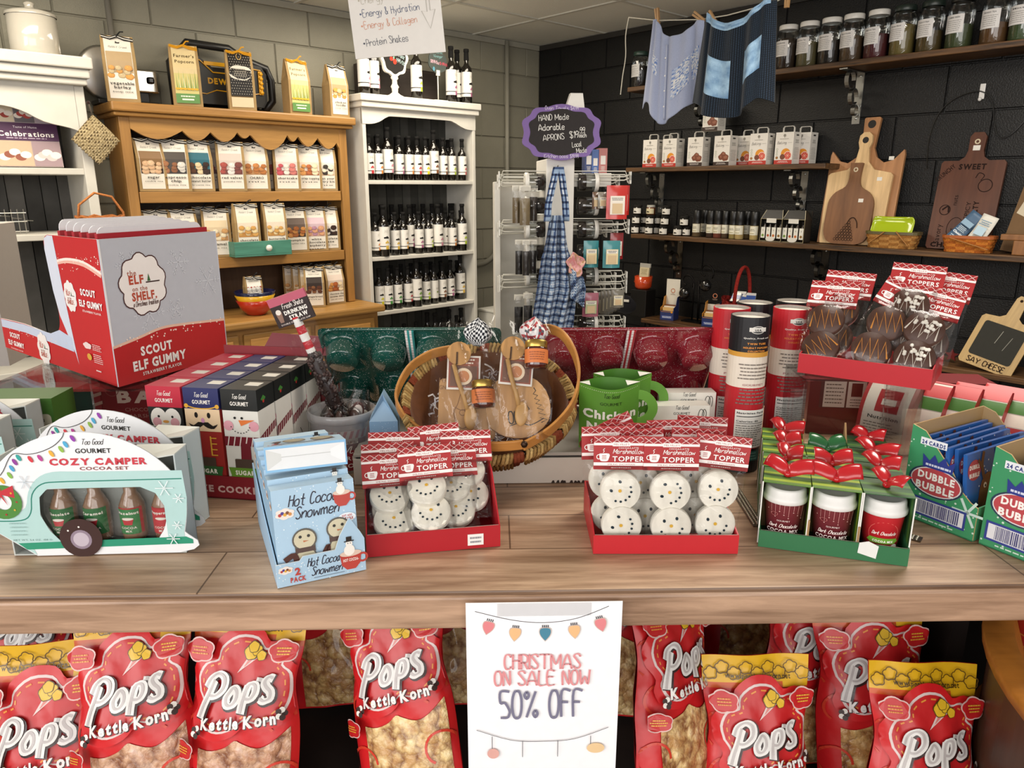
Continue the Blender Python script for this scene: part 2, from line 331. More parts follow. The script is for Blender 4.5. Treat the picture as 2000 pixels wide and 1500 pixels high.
        if wid: xs = wid / (x * f)
        o = {'c': x / 2, 'l': 0, 'r': x}[al]; cr, sr = cos(rot), sin(rot)
        def T(p):
            a = (p[0] - o) * f * xs + p[1] * f * shear; c = p[1] * f; return (u + a * cr - c * sr, v + a * sr + c * cr)
        for k in st:
            s.line([T(p) for p in crom(k)], w * size, col, keep=True, cal=cal)
            if serif:
                for p in (k[0], k[-1]): s.line([T((p[0] - .7, p[1])), T((p[0] + .7, p[1]))], w * size * .8, col, keep=True)
        return s
    def greek(s, u0, v0, u1, v1, rows, col, fill=.45, al='c'):
        s.lay += 1; dv = (v1 - v0) / rows
        for i in range(rows):
            k = random.uniform(.72, 1); a = (u1 - u0) * (1 - k) / 2 if al == 'c' else 0; x = u0 + a; e = x + (u1 - u0) * k; v = v0 + dv * (i + .5)
            while x < e:
                l = min(random.uniform(.05, .16) * (u1 - u0) + .002, e - x); s.poly([(x, v - dv * fill / 2), (x + l, v - dv * fill / 2), (x + l, v + dv * fill / 2), (x, v + dv * fill / 2)], col, keep=True); x += l + (u1 - u0) * .025
        return s
    def mesh(s, name):
        me = bpy.data.meshes.new(name); me.from_pydata(s.v, [], s.f); ms = sorted(set(s.mi)); ix = {m: i for i, m in enumerate(ms)}
        for m in ms: me.materials.append(MATS[m])
        me.polygons.foreach_set('material_index', [ix[m] for m in s.mi]); me.polygons.foreach_set('use_smooth', s.sm)
        ca = me.color_attributes.new('Col', 'FLOAT_COLOR', 'CORNER'); d = []
        for f, c in zip(s.f, s.c): d += (c[0], c[1], c[2], 1.0) * len(f)
        ca.data.foreach_set('color', d); me.update(); return me
    def build(s, name, parent=None, bevel=0, loc=None, rot=None, solid=0, label=None):
        o = bpy.data.objects.new(name, s.mesh(name)); SC.collection.objects.link(o)
        if parent: o.parent = parent
        if loc is not None: o.location = loc
        if rot: o.rotation_euler = rot
        if label: o['label'] = label
        if solid:
            m = o.modifiers.new('thickness', 'SOLIDIFY'); m.thickness = solid; m.offset = -1
        if bevel:
            m = o.modifiers.new('edges', 'BEVEL'); m.width = bevel; m.segments = 2; m.limit_method = 'ANGLE'; m.angle_limit = R_(50)
        return o
def tag(o, label=None, cat=None, group=None, kind=None):
    for k, v in (('label', label), ('category', cat), ('group', group), ('kind', kind)):
        if v: o[k] = v
    return o
def thing(name, label, cat, loc=(0, 0, 0), rz=0, group=None, rx=0, ry=0):
    o = bpy.data.objects.new(name, None); SC.collection.objects.link(o); o.empty_display_size = .05
    o.location = loc; o.rotation_euler = (rx, ry, rz); return tag(o, label, cat, group)
def dup(o, loc=None, rot=None, label=None, parent=None):
    c = o.copy(); SC.collection.objects.link(c)
    if parent: c.parent = parent
    for ch in list(o.children): dup(ch, parent=c)
    if loc is not None: c.location = loc
    if rot is not None: c.rotation_euler = rot
    if label: c['label'] = label
    return c
def struct(name, mb, label=None, **k): return tag(mb.build(name, **k), label, None, None, 'structure')
ORD = ['first', 'second', 'third', 'fourth', 'fifth', 'sixth', 'seventh', 'eighth', 'ninth', 'tenth', 'eleventh', 'twelfth', 'thirteenth', 'fourteenth', 'fifteenth']
# ---------------------------------------------------------------- the room
def blockwall(name, length, height, col, groove, mat, rz, label):
    m = MB(mat, col); m.box(-.14, length + .14, .008, .13, 0, height, groove)
    bh, bw, g, b = .203, .406, .0025, .0035
    j = 0; z = 0
    while z < height - .01:
        x = -(bw / 2 if j % 2 else 0); z1 = min(z + bh, height)
        while x < length:
            x0, x1 = max(x, 0) + g, min(x + bw, length) - g
            if x1 - x0 > .02:
                p = [(x0, .009, z + g), (x1, .009, z + g), (x1, .009, z1 - g), (x0, .009, z1 - g), (x0 + b, 0, z + g + b), (x1 - b, 0, z + g + b), (x1 - b, 0, z1 - g - b), (x0 + b, 0, z1 - g - b)]
                k = random.uniform(.94, 1.05); c = tuple(q * k for q in C(col))
                m.add(p, [(4, 5, 6, 7), (0, 1, 5, 4), (1, 2, 6, 5), (2, 3, 7, 6), (3, 0, 4, 7)], c)
            x += bw
        z += bh; j += 1
    o = struct(name, m, label); return o
o = blockwall('wall_left', 5.2, 2.44, '8e8a7a', '858172', 'blockpaint', RZL, 'grey painted concrete block wall'); o.location = LP(5.2, 0, 0); o.rotation_euler.z = RZL
o = blockwall('wall_right', 5.2, 2.44, '151413', '0e0d0d', 'blackblock', RZR, 'black painted concrete block wall'); o.location = COR; o.rotation_euler.z = RZR
m = MB('paint', '8b8378'); m.box(-5.5, 5.5, -4, 6.2, -.1, 0); struct('floor', m, 'grey shop floor')
m = MB('tile', 'eceadf'); m.box(-.15, 5.2, -.15, 5.2, 2.44, 2.5)
for i in range(9):
    a = i * .61 - .02
    m.box(a, a + .024, 0, 5.2, 2.434, 2.441, 'cfccc0'); m.box(0, 5.2, a, a + .024, 2.4345, 2.4405, 'cfccc0')
o = struct('ceiling', m, 'pale suspended ceiling with a metal grid'); o.location = COR
o.matrix_world = Matrix(((UL.x, VR.x, 0, COR.x), (UL.y, VR.y, 0, COR.y), (0, 0, 1, 0), (0, 0, 0, 1)))
m = MB('paint', 'a09c8e'); m.box(0, 5.2, -.02, 0, 2.405, 2.436); o = struct('trim_1', m, 'wall angle under the ceiling on the grey wall'); o.location = LP(5.2, 0, 0); o.rotation_euler.z = RZL
m = MB('paint', '33302c'); m.box(0, 5.2, -.02, 0, 2.405, 2.436); o = struct('trim_2', m, 'dark wall angle under the ceiling on the black wall'); o.location = COR; o.rotation_euler.z = RZR
def conduit(name, path, r, col, label):
    m = MB('paint', col); m.tube(path, r, 10); return tag(m.build(name), label, 'pipe')
p = LP(.33, .03, 0); conduit('conduit_pipe', [p + V3((0, 0, z)) for z in (.9, 1.6, 2.43)], .015, '8e8a7c', 'grey conduit pipe running up the grey wall beside the room corner')
p = LP(2.75, .03, 0); conduit('conduit_pipe', [p + V3((0, 0, z)) for z in (1.0, 1.7, 2.43)], .013, '77736a', 'grey conduit pipe running up the wall above the chrome slicer')
m = MB('paint', '7f7c70'); m.box(-.045, .045, -.06, -.001, -.075, .075); m.box(-.04, .04, -.068, -.058, -.07, .07, '89867a'); 
o = tag(m.build('junction_box', loc=onL(974, 410, .03), rot=(0, 0, RZL), bevel=.004), 'small grey electrical box on the wall below the conduit', 'electrical box')
q = [onL(x, y, .03) for x, y in ((974, 435), (974, 465), (969, 490), (955, 508), (935, 516), (905, 518))]
conduit('flexible_conduit', crom([tuple(k) for k in q]), .018, '7a776b', 'bent grey conduit curving down from the electrical box behind the white bookcase')
# ================================================================ pine dresser along the grey wall
def lthing(name, label, cat, u, off, z, group=None, rz=0, **k): return thing(name, label, cat, LP(u, off, z), RZL + rz, group, **k)
PINE = 'aa7d42'
D0, DW = 2.83, 1.13                      # far-left u, width; local x runs from the left stile
dr = lthing('pine_dresser', 'honey pine dresser with scalloped top and open shelves of baking mixes', 'dresser', D0, 0, 0)
def P(mb, name, root, bevel=.003, **k): return mb.build(name, root, bevel=bevel, **k)
for i, x in enumerate((0, DW - .045)):
    m = MB('woodz', PINE); m.box(x, x + .045, -.25, -.225, .87, 1.80)
    m.box(x if i == 0 else x + .025, x + .02 if i == 0 else x + .045, -.226, -.03, .87, 1.80); P(m, 'stile', dr)
m = MB('woodx', PINE); m.box(-.035, DW + .035, -.30, -.01, 1.818, 1.858); m.box(-.025, DW + .025, -.285, -.01, 1.80, 1.818); P(m, 'cornice', dr, .008)
pts = [(.045, 1.80)]; n = 0
for a, b, d in ((.045, .27, .055), (.27, .40, .055), (.40, .53, .055), (.53, .60, .035), (.60, .79, .085), (.79, .85, .04), (.85, .96, .062), (.96, 1.085, .07)):
    pts += [(a + (b - a) * t / 8, 1.765 - d * .25 - d * .75 * sin(pi * t / 8)) for t in range(8)]
pts += [(1.085, 1.70), (1.085, 1.80)]
m = MB('woodx', 'b5884a'); m.prism(pts, -.247, -.228); P(m, 'valance', dr, 0)
m = MB('woodz', '4a3524'); m.box(.02, DW - .02, -.03, -.015, .87, 1.80); P(m, 'back_panel', dr, 0)
for z, h in ((1.478, .05), (1.16, .052)):
    m = MB('woodx', PINE); m.box(.05, DW - .05, -.245, -.03, z - h, z); P(m, 'shelf', dr)
m = MB('woodx', 'b08446'); m.box(-.06, DW + .06, -.47, -.01, .83, .868); P(m, 'countertop', dr, .01)
m = MB('woodx', PINE); m.box(-.03, DW + .03, -.43, -.01, .05, .83); m.box(-.05, DW + .05, -.45, -.01, 0, .06); P(m, 'lower_case', dr)
for i in range(3):
    x = .0 + i * .385; m = MB('woodx', 'b08446'); m.box(x, x + .36, -.445, -.43, .64, .80); m.box(x + .03, x + .33, -.452, -.443, .665, .775, 'cb9752'); dw_ = P(m, 'drawer', dr, .006)
    m = MB('iron', '2a2420'); m.lathe([(.022, 0), (.02, .006), (.006, .012)], 12); kn = m.build('drawer_pull', dw_, loc=(x + .18, -.452, .72), rot=(pi / 2, 0, 0))
    m2 = MB('iron', '2a2420'); m2.tube([(x + .18 + .02 * cos(a), -.462, .705 + .022 * sin(a)) for a in [i * pi / 5 for i in range(11)]], .004, 6); m2.build('pull_ring', dw_)
    m = MB('woodz', 'b08446'); m.box(x, x + .36, -.445, -.43, .09, .61); m.box(x + .05, x + .31, -.45, -.443, .15, .55, 'cb9752'); P(m, 'door', dr, .006)
# ---------------------------------------------------------------- kraft bags of baking mix
KR = 'a3875b'
def gusset(m, w, d, h, col, lean=.025, t=.012):
    m.hexa([(-w/2, 0, 0), (w/2, 0, 0), (w/2, d, 0), (-w/2, d, 0), (-w/2, .0, h*.62), (w/2, 0, h*.62), (w/2, d, h*.6), (-w/2, d, h*.6)], col, 'kraft')
    y = d * .45
    m.add([(-w/2, 0, h*.62), (w/2, 0, h*.62), (w/2, d, h*.6), (-w/2, d, h*.6), (-w/2*.97, y - t/2, h), (w/2*.97, y - t/2, h), (w/2*.97, y + t/2, h), (-w/2*.97, y + t/2, h), (-w/2*.86, d*.5, h*.72), (w/2*.86, d*.5, h*.72)],
          [(0, 1, 5, 4), (2, 3, 7, 6), (4, 5, 6, 7), (0, 4, 8), (4, 7, 8), (7, 3, 8), (3, 0, 8), (1, 9, 5), (5, 9, 6), (6, 9, 2), (2, 9, 1)], col, 'kraft')
def bow(m, w, z, y, col, band='eeeeee'):
    for k in range(3):
        m.tube([(-w*.45, y, z - .004 + k*.004), (-w*.2, y - .006, z - .012 + k*.004), (0, y - .01, z - .002 + k*.003), (w*.2, y - .006, z - .012 + k*.005), (w*.48, y, z - .016 + k*.005)], .0022, 5, col if k != 1 else band, 'cloth')
    m.tube([(0, y - .01, z), (w*.12, y - .014, z + .018), (w*.22, y - .008, z + .02)], .003, 5, col, 'cloth')
def mixbag(name, label, title, pic, loc, rz, group, w=.105, d=.062, h=.235, ribbon='1c1c1c', style='std', lab='e6dfd2', front=True):
    root = thing(name, label, 'bag', loc, rz, group)
    m = MB('kraft', KR); gusset(m, w, d, h, KR); m.build('bag_body', root)
    if not front: return root
    L = MB('card', lab); g = .0012; lw = w * .8; lh = h * .93
    zb = h * .62; ty = d * .45 - .006; s = (h - zb); ln = math.hypot(s, ty)
    def wp(u, v, hh):
        z = h * .05 + v * lw
        if z <= zb: return V3((-lw/2 + u * lw, -g - hh, z))
        f = min((z - zb) / ln, 1); return V3((-lw/2 + u * lw, ty * f - g - hh, zb + s * f))
    H = (ln + zb - h * .05) / lw; K = (zb - h * .05) / lw
    L.warp(wp, 0, 0, .0002)
    def R2(u0, v0, u1, v1, c):
        if v0 < K < v1: L.rect(u0, v0, u1, K, c); L.lay -= 1; L.rect(u0, K, u1, v1, c)
        else: L.rect(u0, v0, u1, v1, c)
    if style == 'std':
        R2(0, 0, 1, H * .99, lab)
        L.hand('Rabbit Creek', .5, H * .80, .085, '55504a', .1, shear=.3, wid=.7); L.poly([(.42, H*.875), (.58, H*.875), (.6, H*.9), (.5, H*.895), (.44, H*.915)], '2a2725')
        R2(.02, H * .30, .98, H * .74, pic[0])
        L.rect(.02, H * .30, .98, H * .40, pic[1])
        random.seed(len(label))
        for k in range(9):
            x, y, r = .18 + .31 * (k % 3) + random.uniform(-.06, .06), H * .355 + .15 * (k // 3) + random.uniform(-.03, .03), random.uniform(.10, .16); c = C(pic[2 + k % (len(pic) - 2)])
            L.poly(cloud(x, y, r, r * .75, 5, .12, 20, k), tuple(q * .72 for q in c)); L.poly(cloud(x - .015, y + .02, r * .85, r * .6, 5, .12, 20, k), c); L.disc(x - .04, y + .045, r * .28, tuple(min(1, q * 1.35) for q in c), r * .16, n=8)
        n = len(title)
        for k, t in enumerate(title): L.text(t, .5, H * .275 - .155 * (k + 1) + .01, .15 if k < n - 1 or n == 1 else .1, '26221e', bold=1 if k < n - 1 else 0, wid=min(.9, .105 * len(t)) if k < n - 1 else .78)
    elif style == 'popcorn':
        R2(0, 0, 1, H * .99, 'd9c493'); L.text("Farmer's", .5, H * .78, .2, '4a3a1c', bold=1, wid=.86); L.text('Popcorn', .5, H * .68, .19, '4a3a1c', bold=1, wid=.8)
        R2(0, H * .12, 1, H * .5, 'cfc27c')
        for k in range(14): L.poly([(.08 + k * .065, H * .22), (.12 + k * .065, H * .22), (.09 + k * .065 + .07 * sin(k * 2.1), H * (.5 + .06 * sin(k * 1.7)))], ('5d8a3a', '86a84c', 'dfe3b6')[k % 3])
        for k in range(6): L.disc(.1 + k * .16, H * .24, .09, 'd9a92e', .05)
        R2(0, 0, 1, H * .16, '5f8c4c'); L.rect(.25, H * .05, .75, H * .075, 'f0efe0'); L.greek(.15, H * .09, .85, H * .14, 1, 'dfe8cf')
    elif style == 'dots':
        R2(0, H * .2, 1, H * .99, '24211f')
        for j in range(16):
            for i in range(9): L.disc(.06 + i * .11 + (j % 2) * .05, H * .23 + j * H * .047, .018, 'cfc8bb', n=5); L.lay -= 1
        L.lay += 1; L.poly(cloud(.5, H * .60, .47, .32, 4, .15), 'd9d3c6'); L.ring(.5, H * .9, .11, .03, 'c9a25c', .15); L.greek(.2, H * .52, .8, H * .68, 4, '8d877c')
        R2(0, 0, 1, H * .17, 'd9c6a4'); L.line([(0, H * .19), (1, H * .19)], .03, '1a1816')
    L.build('label', root, label=None)
    if ribbon:
        m = MB('cloth'); bow(m, w, h * .985, d * .45 - .012, ribbon, 'e8e4da' if ribbon == '1c1c1c' else ribbon); m.build('ribbon', root)
    return root
PK = dict(sugar=('8a6a48', '3a2a20', 'd8b08a', 'e0bd98'), espresso=('4a423c', '35302c', 'a06a42', '8c5a38', 'd8d2c8'), pb=('2f6674', '2b211d', '5b3a26', 'e3c9a0', '3a2822'), velvet=('cfc0b6', '6d3a34', 'a6483e', 'e9ddd6', '7a3c36'),
 churro=('e6ddd0', 'b58a5c', 'b5723c', 'c4824a'), short=('d9cfc8', '8a4a40', 'c2515a', 'f0e2d4', 'd27a72'), crisp=('e3d2c4', '9c5a38', 'd99a58', 'b5663c', 'f0dcb8'), pastry=('efe6d8', 'c9a884', 'eedfc9', '3a322c'),
 cookie=('ddc9a6', 'b98a58', 'd2a066', 'efe0c0'), oat=('e6d6b4', 'caa064', 'e2c68c', 'f2e6cc'), pancake=('e9dcc8', 'c08a4a', 'd8a45c', 'f0d9a8'), donut=('ece4da', '2c2120', '37241e', 'd8cfc6'), rasp=('d2b8c0', 'c79a8a', 'd8a07a', 'b88aa0'), muffin=('6a5a50', '3c3029', 'c98a4a', 'a86434'), soup=('b59a72', 'efe6da', 'd99a4a', 'c9b48a'))
zT = 1.858
def dx(px, off=.25): return lu(px, 300, off)
def bag(px, z, label, title, pic, group, off=.235, name='baking_mix_bag', rz=0, y=300, **k):
    u_ = lu(px, y, off); hw = k.get('w', .105) / 2 + abs(sin(rz)) * .05 + .003
    if z < 1.8: u_ = min(max(u_, 1.748 + hw), 2.782 - hw)
    return mixbag(name, label, title, PK[pic] if isinstance(pic, str) else pic, LP(u_, off, z + .0015), RZL + rz, group, **k)
G1 = 'mix bags standing on top of the pine dresser'
bag(237, zT, 'kraft bag of vegetable barley soup mix on the dresser top before the chrome slicer', ['vegetable', 'barley', 'soup mix'], 'soup', G1, .26, 'soup_mix_bag', -.25, 150, w=.13, d=.08, h=.27)
bag(363, zT, 'popcorn bag with a yellow ribbon overlapping the left end of the black radio', [], 'soup', G1, .26, 'popcorn_bag', -.3, 150, w=.125, d=.08, h=.265, ribbon='d99a1c', style='popcorn')
bag(470, zT, 'black polka dot bag with pale oval label in front of the black and yellow radio', [], 'soup', G1, .26, 'mix_bag', -.3, 150, w=.125, d=.08, h=.27, ribbon='d99a1c', style='dots')
bag(584, zT, 'popcorn bag with a yellow ribbon standing clear of the radio on the dresser top', [], 'soup', G1, .26, 'popcorn_bag', 0, 150, w=.12, d=.08, h=.262, ribbon='d99a1c', style='popcorn')
bag(661, zT, 'kraft bag of chicken noodle soup mix at the dresser end beside the white bookcase', ['chicken', 'noodle', 'soup mix'], 'soup', G1, .26, 'soup_mix_bag', .05, 150, w=.115, d=.075, h=.258)
G2 = 'mix bags on the upper dresser shelf'
for px, t, p, l, a in ((282, ['sugar', 'cookie mix'], 'sugar', 'sugar cookie mix bag with two pale round cookies pictured, upper dresser shelf', .12), (338, ['espresso', 'chip', 'cookie mix'], 'espresso', 'espresso chip cookie mix bag with dark picture, upper dresser shelf', -.28), (386, ['chocolate', 'peanut butter', 'brownie mix'], 'pb', 'peanut butter brownie mix bag with teal picture, upper dresser shelf', -.05),
    (449, ['red velvet', 'pancake mix'], 'velvet', 'red velvet mix bag with red and cream picture, upper dresser shelf', -.35), (497, ['CHURRO', 'mix'], 'churro', 'churro mix bag with pale wrapper, upper dresser shelf', -.2), (558, ['shortcake', 'mix'], 'short', 'shortcake mix bag with pink strawberry stack, upper dresser shelf', -.35), (602, ['crisp topping', 'mix'], 'crisp', 'crisp topping mix bag with a bowl of crumble, upper dresser shelf', -.2), (642, ['toast your', 'pastry kit', 'mix'], 'pastry', 'pastry kit bag with six iced squares, at the end of the upper dresser shelf', -.25)):
    bag(px, 1.478, l, t, p, G2, .225, rz=a, w=.132, d=.07, h=.235)
for px, a, l in ((424, -.3, 'mix bag mostly hidden behind the red velvet mix bag'), (538, -.3, 'mix bag mostly hidden behind the shortcake mix bag'), (622, -.2, 'mix bag mostly hidden between the crisp topping and pastry kit bags')):
    bag(px, 1.478, l, ['cake', 'mix'], 'velvet', G2, .135, rz=a, w=.11, d=.06, h=.245)
G3 = 'mix bags on the lower dresser shelf'
for px, t, p, l, a in ((300, ['oatmeal', 'cookie mix'], 'cookie', 'cookie mix bag at the left end of the lower dresser shelf', .1), (358, ['nutty', 'cookie mix'], 'oat', 'mix bag with pale crumbly picture, second on the lower dresser shelf', 0), (420, ['caramel', 'scone mix'], 'cookie', 'caramel mix bag beside the green wooden tray on the lower dresser shelf', -.3),
    (576, ['pumpkin', 'muffin mix'], 'muffin', 'pumpkin mix bag with dark muffin picture behind the green tray', -.15), (614, ['white', 'chocolate', 'raspberry', 'mix'], 'rasp', 'white chocolate raspberry mix bag with pink picture, lower dresser shelf', -.2), (650, ['chocolate', 'glaze', 'donut mix'], 'donut', 'chocolate donut mix bag with dark donuts, end of the lower dresser shelf', -.2)):
    bag(px, 1.16, l, t, p, G3, .215, rz=a, y=420, w=.132, d=.07, h=.235)
for px, l in ((463, 'kraft mix bag standing behind the chocolate chip pancake bag'), (398, 'mix bag half hidden behind the caramel mix bag')): bag(px, 1.16, l, ['biscuit', 'mix'], 'cookie', G3, .12, rz=-.35, y=420, w=.11, d=.06, h=.245)
def green_tray(loc, rz):
    r = thing('wooden_tray', 'teal green wooden drawer tray with a white knob holding two pancake mix bags', 'tray', loc, rz)
    m = MB('woodx', '4f8f7c'); w, d, h, t = .30, .088, .075, .008
    m.box(-w/2, w/2, 0, d, 0, t); m.box(-w/2, w/2, 0, t, t, h); m.box(-w/2, w/2, d - t, d, t, h); m.box(-w/2, -w/2 + t, t, d - t, t, h); m.box(w/2 - t, w/2, t, d - t, t, h); m.build('tray_box', r, bevel=.002)
    m = MB('ceramic', 'e9e6dc'); m.lathe([(.004, 0), (.006, .008), (.016, .012), (.016, .02), (.008, .026), (.0, .027)], 14); m.build('knob', r, loc=(.02, 0, .04), rot=(pi/2, 0, 0))
green_tray(LP(lu(512, 490, .28), .305, 1.161), RZL)
bag(487, 1.174, 'chocolate chip pancake mix bag standing in the green tray', ['chocolate', 'chip', 'pancake mix'], 'pancake', 'pancake mix bags in the green tray', .290, rz=-.08, y=480, w=.125, d=.05, h=.245)
bag(542, 1.174, 'buttermilk pancake mix bag with a tall pancake stack standing in the green tray', ['buttermilk', 'pancake mix'], 'pancake', 'pancake mix bags in the green tray', .290, rz=-.06, y=480, w=.12, d=.05, h=.245)
G4 = 'mix bags on the dresser countertop'
bag(617, .868, 'gingerbread mix bag with a dark loaf pictured, on the dresser countertop', ['gingerbread', 'mix'], ('3a2f2a', 'b9b0a6', '5b3524', '8a5a38'), G4, .30, rz=-.45, y=600, w=.105, d=.075, h=.212)
bag(657, .868, 'chocolate chip scone mix bag with red picture, nearest the white bookcase on the countertop', ['chocolate chip', 'scone mix', 'just add water'], 'crisp', G4, .27, rz=0, y=580, w=.115, d=.07, h=.212)
for i, (px, off) in enumerate(((606, .235), (592, .175), (576, .115), (640, .16))):
    bag(px, .868, ('kraft mix bag directly behind the gingerbread mix bag', 'third kraft bag back in the row behind the gingerbread bag', 'rearmost kraft bag in the row behind the gingerbread bag', 'kraft bag behind the chocolate chip scone mix bag')[i], ['scone', 'mix'], 'cookie', G4, off, rz=-.4 if i < 3 else 0, y=590, w=.105, d=.05, h=.212)
# ---------------------------------------------------------------- nested bowls
b0 = LP(lu(500, 600, .30), .30, .869)
for i, (c, r, z, l) in enumerate((('b8321f', .095, 0, 'red glazed bowl at the bottom of the nest on the dresser countertop'), ('e3b02a', .099, .026, 'yellow bowl nested between the red and navy bowls'), ('1d2244', .102, .044, 'navy blue bowl nested on top of the yellow bowl'))):
    m = MB('ceramic', c); m.lathe([(0, .004), (.045, .0), (.05, .006), (r * .78, .03), (r, .075), (r - .004, .077), (r * .74, .034), (.04, .012), (0, .011)], 28)
    tag(m.build('bowl', loc=b0 + V3((0, 0, z))), l, 'bowl', 'nested bowls on the dresser')
r = mixbag('seasoning_bag', 'small kraft bag with a red checked label standing inside the navy bowl', ['barn', 'seasoning'], ('f4efe6', 'f4efe6', 'f4efe6'), b0 + V3((0, 0, .058)), RZL - .05, None, w=.09, d=.04, h=.135, ribbon='1c1c1c')
m = MB('card'); m.frame((-.035, -.003, .015), (.07, 0, 0), (0, 0, .07), .0005)
for i in range(9):
    for j in range(9):
        if (i + j) % 2 == 0: m.rect(i / 9, j / 9, (i + 1) / 9, (j + 1) / 9, 'b5312c'); m.lay -= 1
m.lay += 1; m.rect(.12, .12, .88, .88, 'f4efe6'); m.text('barn', .5, .6, .18, '222222', bold=2); m.greek(.2, .2, .8, .5, 3, '777777'); m.build('checked_label', r)
# ---------------------------------------------------------------- slicer and radio on the dresser
sl = lthing('food_slicer', 'chrome food slicer with a round blade behind the vegetable barley bag', 'slicer', lu(210, 150, .10), .10, zT + .001)
m = MB('metal', 'e0deda'); m.lathe([(0, -.004), (.105, -.004), (.118, 0), (.105, .008), (.05, .016), (0, .018)], 36); m.build('blade', sl, loc=(.0, .03, .135), rot=(pi/2, 0, .1))
m = MB('chrome', 'bdbdb8'); m.box(.06, .21, -.02, .05, .06, .16); m.box(.16, .19, -.035, -.02, .10, .13, '2a2a2a'); m.build('motor_housing', sl, bevel=.012)
m = MB('plastic', '222222'); m.box(-.06, .2, -.04, .08, 0, .018); m.box(.12, .17, 0, .04, .018, .07); m.build('base', sl, bevel=.004)
rd = lthing('jobsite_radio', 'black rugged radio with yellow trim and big carry handle on the dresser top', 'radio', 2.29, .085, zT + .001)
m = MB('plastic', '1d1c1b'); pts = [(-.22, .03), (.19, .03), (.21, .06), (.215, .19), (.19, .225), (.12, .235), (.07, .20), (-.06, .20), (-.12, .245), (-.19, .245), (-.225, .2)]
m.prism(pts, -.05, .06); m.prism([(x * .93, .03 + (z - .03) * .9) for x, z in pts], -.058, -.05, '2b2b29'); m.build('case', rd, bevel=.008)
m = MB('plastic', '1d1c1b'); m.tube([(-.23, 0, .02), (-.235, 0, .21), (-.15, 0, .305), (.05, 0, .30), (.13, 0, .255), (.24, 0, .225), (.262, 0, .17), (.262, 0, .07), (.21, 0, .015)], .019, 8); m.tube([(-.22, 0, .015), (.21, 0, .015)], .015, 8); m.build('carry_frame', rd)
m = MB('plastic', 'e0a51c'); m.tube([(-.19, -.061, .225), (-.12, -.061, .225), (-.06, -.061, .175), (.07, -.061, .175), (.12, -.061, .21), (.18, -.061, .205)], .003, 5); m.tube([(-.2, -.061, .085), (-.1, -.061, .075), (-.05, -.061, .095), (.12, -.061, .085), (.19, -.061, .10)], .0025, 5)
m.box(-.10, .04, -.064, -.052, .205, .222); m.box(.165, .185, -.066, -.05, .09, .2)
for i in range(5): m.ell((.178, -.066, .1 + i * .022), .012, .006, .009, n=8, m=6)
m.frame((-.06, -.0585, .10), (.12, 0, 0), (0, 0, .12)); m.text('DEWALT', .5, .2, .3, 'd9a21c', bold=2); m.build('yellow_trim', rd)
# ================================================================ white hutch at the far left
wh = lthing('white_hutch', 'white painted hutch with arched top and dark corrugated back, beside the pine dresser', 'hutch', 2.975, 0, 0)
WP = 'c6c2b8'
m = MB('paint', WP); m.box(-1.0, 0.03, -.42, -.01, 1.96, 2.005); m.box(-1.0, .018, -.405, -.01, 1.925, 1.96); m.box(-1.0, .008, -.39, -.01, 1.90, 1.925); P(m, 'cornice', wh, .006)
m = MB('paint', WP); pts = [(-.94, 1.90), (-.94, 1.72), (-.86, 1.74), (-.78, 1.795), (-.66, 1.81), (-.34, 1.81), (-.24, 1.795), (-.16, 1.755), (-.07, 1.735), (-.035, 1.72), (-.035, 1.90)]
m.prism(crom(pts[1:-1], 3) + [pts[-1], pts[0]], -.35, -.33); P(m, 'valance', wh, 0)
for x in (-.94, -.04):
    m = MB('paint', WP); m.box(x, x + .04, -.35, -.02, .02, 1.90); P(m, 'side_panel', wh)
for z in (1.575, 1.31, .75):
    m = MB('paint', WP); m.box(-.93, -.03, -.335, -.03, z - .026, z); P(m, 'shelf', wh)
m = MB('dark', '4d4c4a')
for i in range(14): m.box(-.94 + i * .066, -.94 + i * .066 + .062, -.03 - .006 * (i % 2), -.015, .02, 1.9, ('4b4a48', '5c5a57', '403f3d')[i % 3])
P(m, 'back_panel', wh, 0)
cn = lthing('enamel_canister', 'white enamel canister with a lid on top of the white hutch', 'canister', 3.105, .25, 2.006)
m = MB('ceramic', 'beb8ab'); m.lathe([(0, 0), (.085, 0), (.088, .004), (.088, .155), (.084, .158)], 28); m.build('body', cn)
m = MB('ceramic', 'bab4a7'); m.lathe([(.091, .152), (.092, .162), (.07, .172), (.03, .182), (.018, .184), (.016, .19), (.02, .2), (.012, .207), (0, .208)], 28); m.build('lid', cn)
bk = lthing('cookbook', 'purple and photo cookbook standing on the white hutch shelf', 'book', lu(62, 330, .27),   .285, 1.58, rx=R_(-8))
m = MB('card', 'e6e0d6'); m.box(-.115, .115, 0, .022, 0, .25, cols=['e6e0d6', 'e6e0d6', 'b9a7a5', 'e6e0d6', '4b2a4a', '4b2a4a'])
m.frame((-.115, 0, 0), (.23, 0, 0), (0, 0, .23))
for u0, v0, u1, v1, c, d in ((.01, .76, .36, 1.08, 'd9c9ae', 'a04038'), (.37, .76, .67, 1.08, '6b6468', 'b04a44'), (.68, .76, .99, 1.08, 'a79aa0', 'd6d0d2'), (.01, .01, .55, .44, 'c7a58a', '8a5040'), (.56, .01, .99, .44, '9a8488', 'c9b8b4')):
    m.rect(u0, v0, u1, v1, c)
    for k in range(5): m.disc(u0 + (u1 - u0) * (.2 + .15 * k), v0 + (v1 - v0) * (.35 + .1 * (k % 3)), (v1 - v0) * .2, d if k % 2 else 'e8ddd0', (v1 - v0) * .14)
m.rect(0, .45, 1, .75, '4b2a4a'); m.text('Celebrations', .5, .52, .12, 'f2ece4', bold=1, wid=.86); m.text('Taste of Home', .5, .66, .055, 'e0d6dc'); m.greek(.15, .475, .85, .5, 1, 'cbbccb'); m.build('cover', bk)
